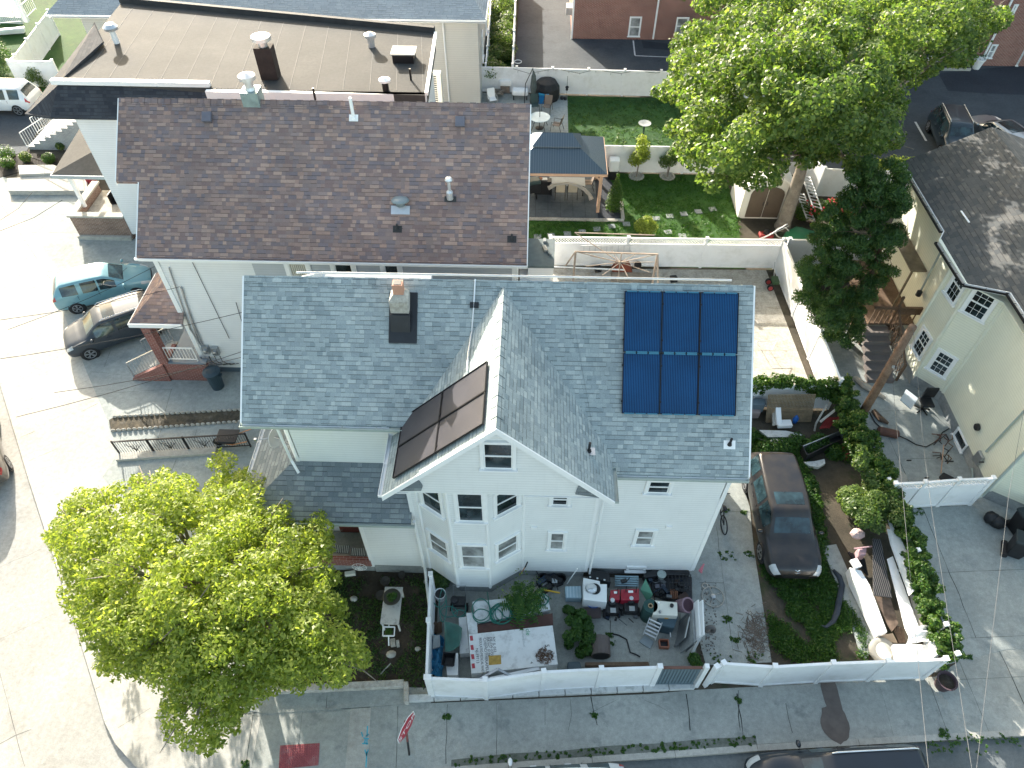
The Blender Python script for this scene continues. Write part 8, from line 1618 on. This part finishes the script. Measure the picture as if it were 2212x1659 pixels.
rs=random.Random(3); t=thing('firewood_stack','stack of brown firewood against the white fence','firewood',q('U',120,340,0))
for k in range(22): c=q('U',65+rs.uniform(0,130),290+rs.uniform(0,50),.1+rs.uniform(0,.35)); mb=MB(); mb.tube([c,c+V(rs.uniform(.2,.35),rs.uniform(-.2,.2),.03)],.06,6); mb.obj('log',MT['bark'],t)
pchair('white plastic chair with round cushion at the edge of the brown ridge',q('U',125,450,0),R(20),MT['trim'],legs='rimm')
c=q('U',830,385,0); mb=MB(); mb.blob(c+V(-.1,0,.06),.12,.25,.08,10,5); mb.blob(c+V(.12,-.05,.06),.12,.25,.08,10,5); tag(mb.obj('black_boots',MT['blackp'],smooth=True),'pair of black boots at the lawn corner by the covered grill','boots')
c=q('U',865,300,.6); t=thing('bird_feeder','small dark lantern bird feeder hanging by the white fence','bird feeder',q('U',865,345,0)); mb=MB(); mb.lathe(c,[(.08,0),(.08,.18),(.14,.2),(.02,.3)],6); mb.obj('lantern',MT['blackm'],t); g0=q('U',865,345,0); mb=MB(); mb.tube([V(c.x,c.y+.05,0),V(c.x,c.y+.05,1.5),V(c.x,c.y,1.5),V(c.x,c.y,.88)],.012,5); mb.obj('hook',MT['blackm'],t)
c=q('C',1175,1010,0); t=thing('bird_bath','grey round bird bath on a dark stem on the back lawn','bird bath',c); mb=MB(); mb.lathe(c,[(.2,0),(.06,.1),(.05,.75),(.1,.8)],14); mb.obj('pedestal',plain('dark_green_metal',(.02,.05,.04),.5),t); mb=MB(); mb.lathe(c+V(0,0,.8),[(.1,0),(.35,.08),(.38,.1),(.33,.09),(.02,.04)],24); mb.obj('bowl',MT['found'],t)
# string lights
t=thing('string_lights','drooping string lights hung along the white lawn fence','string lights',q('U',330,80,1.6)); P=[(330,78),(490,125),(700,85),(755,90),(790,85),(990,125),(1130,90),(1210,98),(1400,125),(1530,100),(1750,120),(1900,100)]; mb=MB(); mb.tube([q('U',x,y,1.62-.0)+V(0,-.12,0) for x,y in P],.012,5); mb.obj('cable',MT['blackp'],t)
for x,y in ((378,112),(480,135),(578,125),(677,100),(755,95),(785,85),(884,115),(993,130),(1100,100),(1152,110),(1202,102),(1300,135),(1405,140),(1510,115)): c=q('U',x,y,1.55)+V(0,-.12,0); mb=MB(); mb.lathe(c,[(.02,.08),(.03,.03),(.02,-.03)],8); mb.obj('bulb',MT['metal'],t)
# dining set under the gazebo
c=q('U',870,1210,.74); t=thing('dining_table','rectangular outdoor dining table under the gazebo','table',(c.x,c.y,0)); mb=MB(); mb.cbox(V(c.x,c.y,.72),1.9,.8,.04); mb.obj('tabletop',plain('grey_tiled_top',(.33,.36,.37),.3),t)
for sx in (-.85,.85):
    for sy in (-.3,.3): mb=MB(); mb.bar((c.x+sx,c.y+sy,0),(c.x+sx,c.y+sy,.72),.05); mb.obj('leg',MT['blackm'],t)
for lb,x in (('cream sling chair at the near left of the gazebo table',795),('cream sling chair at the near right of the gazebo table',915)):
    p=q('U',x,1385,0); pchair(lb,(p.x,p.y+.2,.05),R(180),crm)
p=q('U',1060,1290,0); pchair('tan sling chair at the right end of the gazebo table',(p.x,p.y,.05),R(-90),tan)
mb=MB(); P=[q('U',x,y,z) for x,y,z in ((680,1275,.8),(760,1240,1.0),(860,1225,1.05),(960,1245,1.0),(1040,1290,.8),(1090,1340,.55),(1110,1390,.35))]; mb.tube(P,[.12,.07,.06,.07,.09,.1,.14],8); tag(mb.obj('folded_curtain',plain('pale_mesh_curtain',(.45,.42,.38),.8),smooth=True),'rolled pale mesh curtain draped over the cream chairs','curtain')
c=q('U',545,1370,0); t=thing('barbecue','black barbecue on wheels under the left side of the gazebo','barbecue',c); mb=MB(); mb.cbox(c+V(-.1,.2,.3),.7,.5,.5,.3); mb.obj('cabinet',MT['blackp'],t,bevel=.02); mb=MB(); mb.cbox(c+V(-.1,.2,.8),.75,.5,.22,.3); mb.obj('hood',plain('dark_teal_hood',(.04,.07,.07),.4),t,bevel=.06); mb=MB(); mb.lathe(c+V(.1,-.15,.15),[(.13,-.03),(.13,.03)],16,Matrix.Rotation(R(80),3,'Y')); mb.obj('wheel',MT['rubber'],t)
c=q('U',630,1185,.9); mb=MB(); mb.cbox(V(c.x,c.y,0),.9,.4,.85); tag(mb.obj('side_counter',MT['blackp'],bevel=.02),'dark side counter with white tray under the gazebo edge','counter'); mb=MB(); mb.cbox(q('U',640,1185,.87),.32,.22,.03); tag(mb.obj('tray',MT['trim']),'white tray on the dark gazebo counter','tray'); mb=MB(); mb.lathe(q('U',600,1188,.87),[(.1,0),(.13,.08)],12); tag(mb.obj('bowl',MT['terracotta']),'terracotta bowl beside the white tray','bowl')
c=q('U',1320,1170,0); t=thing('storage_cabinet','white storage cabinet with black base between the arborvitae','cabinet',c); mb=MB(); mb.cbox(c+V(0,0,.5),.55,.5,.7); mb.obj('upper_box',MT['trim'],t,bevel=.06); mb=MB(); mb.cbox(c,.6,.5,.5); mb.obj('base',MT['blackp'],t)
# stepping stones on the garden lawn
o_=['leftmost','second','third','fourth','fifth','sixth','seventh','eighth','ninth','tenth','eleventh']
SL_=['stepping stone beside the brown house corner, '+o_[0]+' fully visible in the long row']+['pale stepping stone, %s from the left in the long row across the lawn'%o_[i] for i in range(1,11)]+['stepping stone right of the round shrub, off the long row','rightmost stepping stone nearest the lattice fence, off the long row','half hidden stepping stone at the brown house eave']
k=0; SS=[(500,265),(620,252),(730,237),(838,217),(945,197),(1055,180),(1275,140),(1375,122),(1478,105),(1585,88),(1690,70),(1362,240),(1468,267),(400,272)]
for x,y in SS:
    p=q('G',x,y,.0); mb=MB(); mb.cbox(p,.38,.36,.045,.12+rnd(-.1,.1)); k+=1; tag(mb.obj('stepping_stone',MT['found'],bevel=.015),SL_[k-1],'stepping stone','stepping stones across the lawn')
# far left porch
t=thing('white_porch','white porch corner with balusters and round table at the far top left','porch',q('A',60,180,0)); P=[q('A',-40,170,0),q('A',175,180,0),q('A',170,-60,0),q('A',-40,-60,0)]; mb=MB(); mb.prism([(p.x,p.y) for p in P],0,.5); mb.obj('deck',MT['gutter'],t); railing(t,q('A',0,180,.9),q('A',185,165,.9),.9,14,MT['trim']); railing(t,q('A',195,140,.9),q('A',270,70,.9),.9,7,MT['trim']); c=q('A',200,160,.5); mb=MB(); mb.bar(c,c+V(0,0,3),.3); mb.obj('column',MT['trim'],t)
c=q('A',70,45,1.2); mb=MB(); mb.lathe(c,[(.6,0),(.62,.05)],24); mb.tube([c,c-V(0,0,.7)],.08,8); tag(mb.obj('round_table',MT['trim']),'round white table on the far left porch','table')
mb=MB(); 
for k in range(4): mb.bar(q('A',-20,225+k*7,.5-.13*k),q('A',180,205+k*9,.5-.13*k),.3,.13)
mb.obj('curved_step',MT['trim'],t)
mb=MB(); c=q('C',255,460,.1); N=18; mb.tube([c+V(.25*math.cos(k*2*math.pi/N),.25*math.sin(k*2*math.pi/N),.05) for k in range(N+1)],.03,6); tag(mb.obj('hose_coil',MT['trim'],smooth=True),'white hose coil on the asphalt by the fence corner','hose')
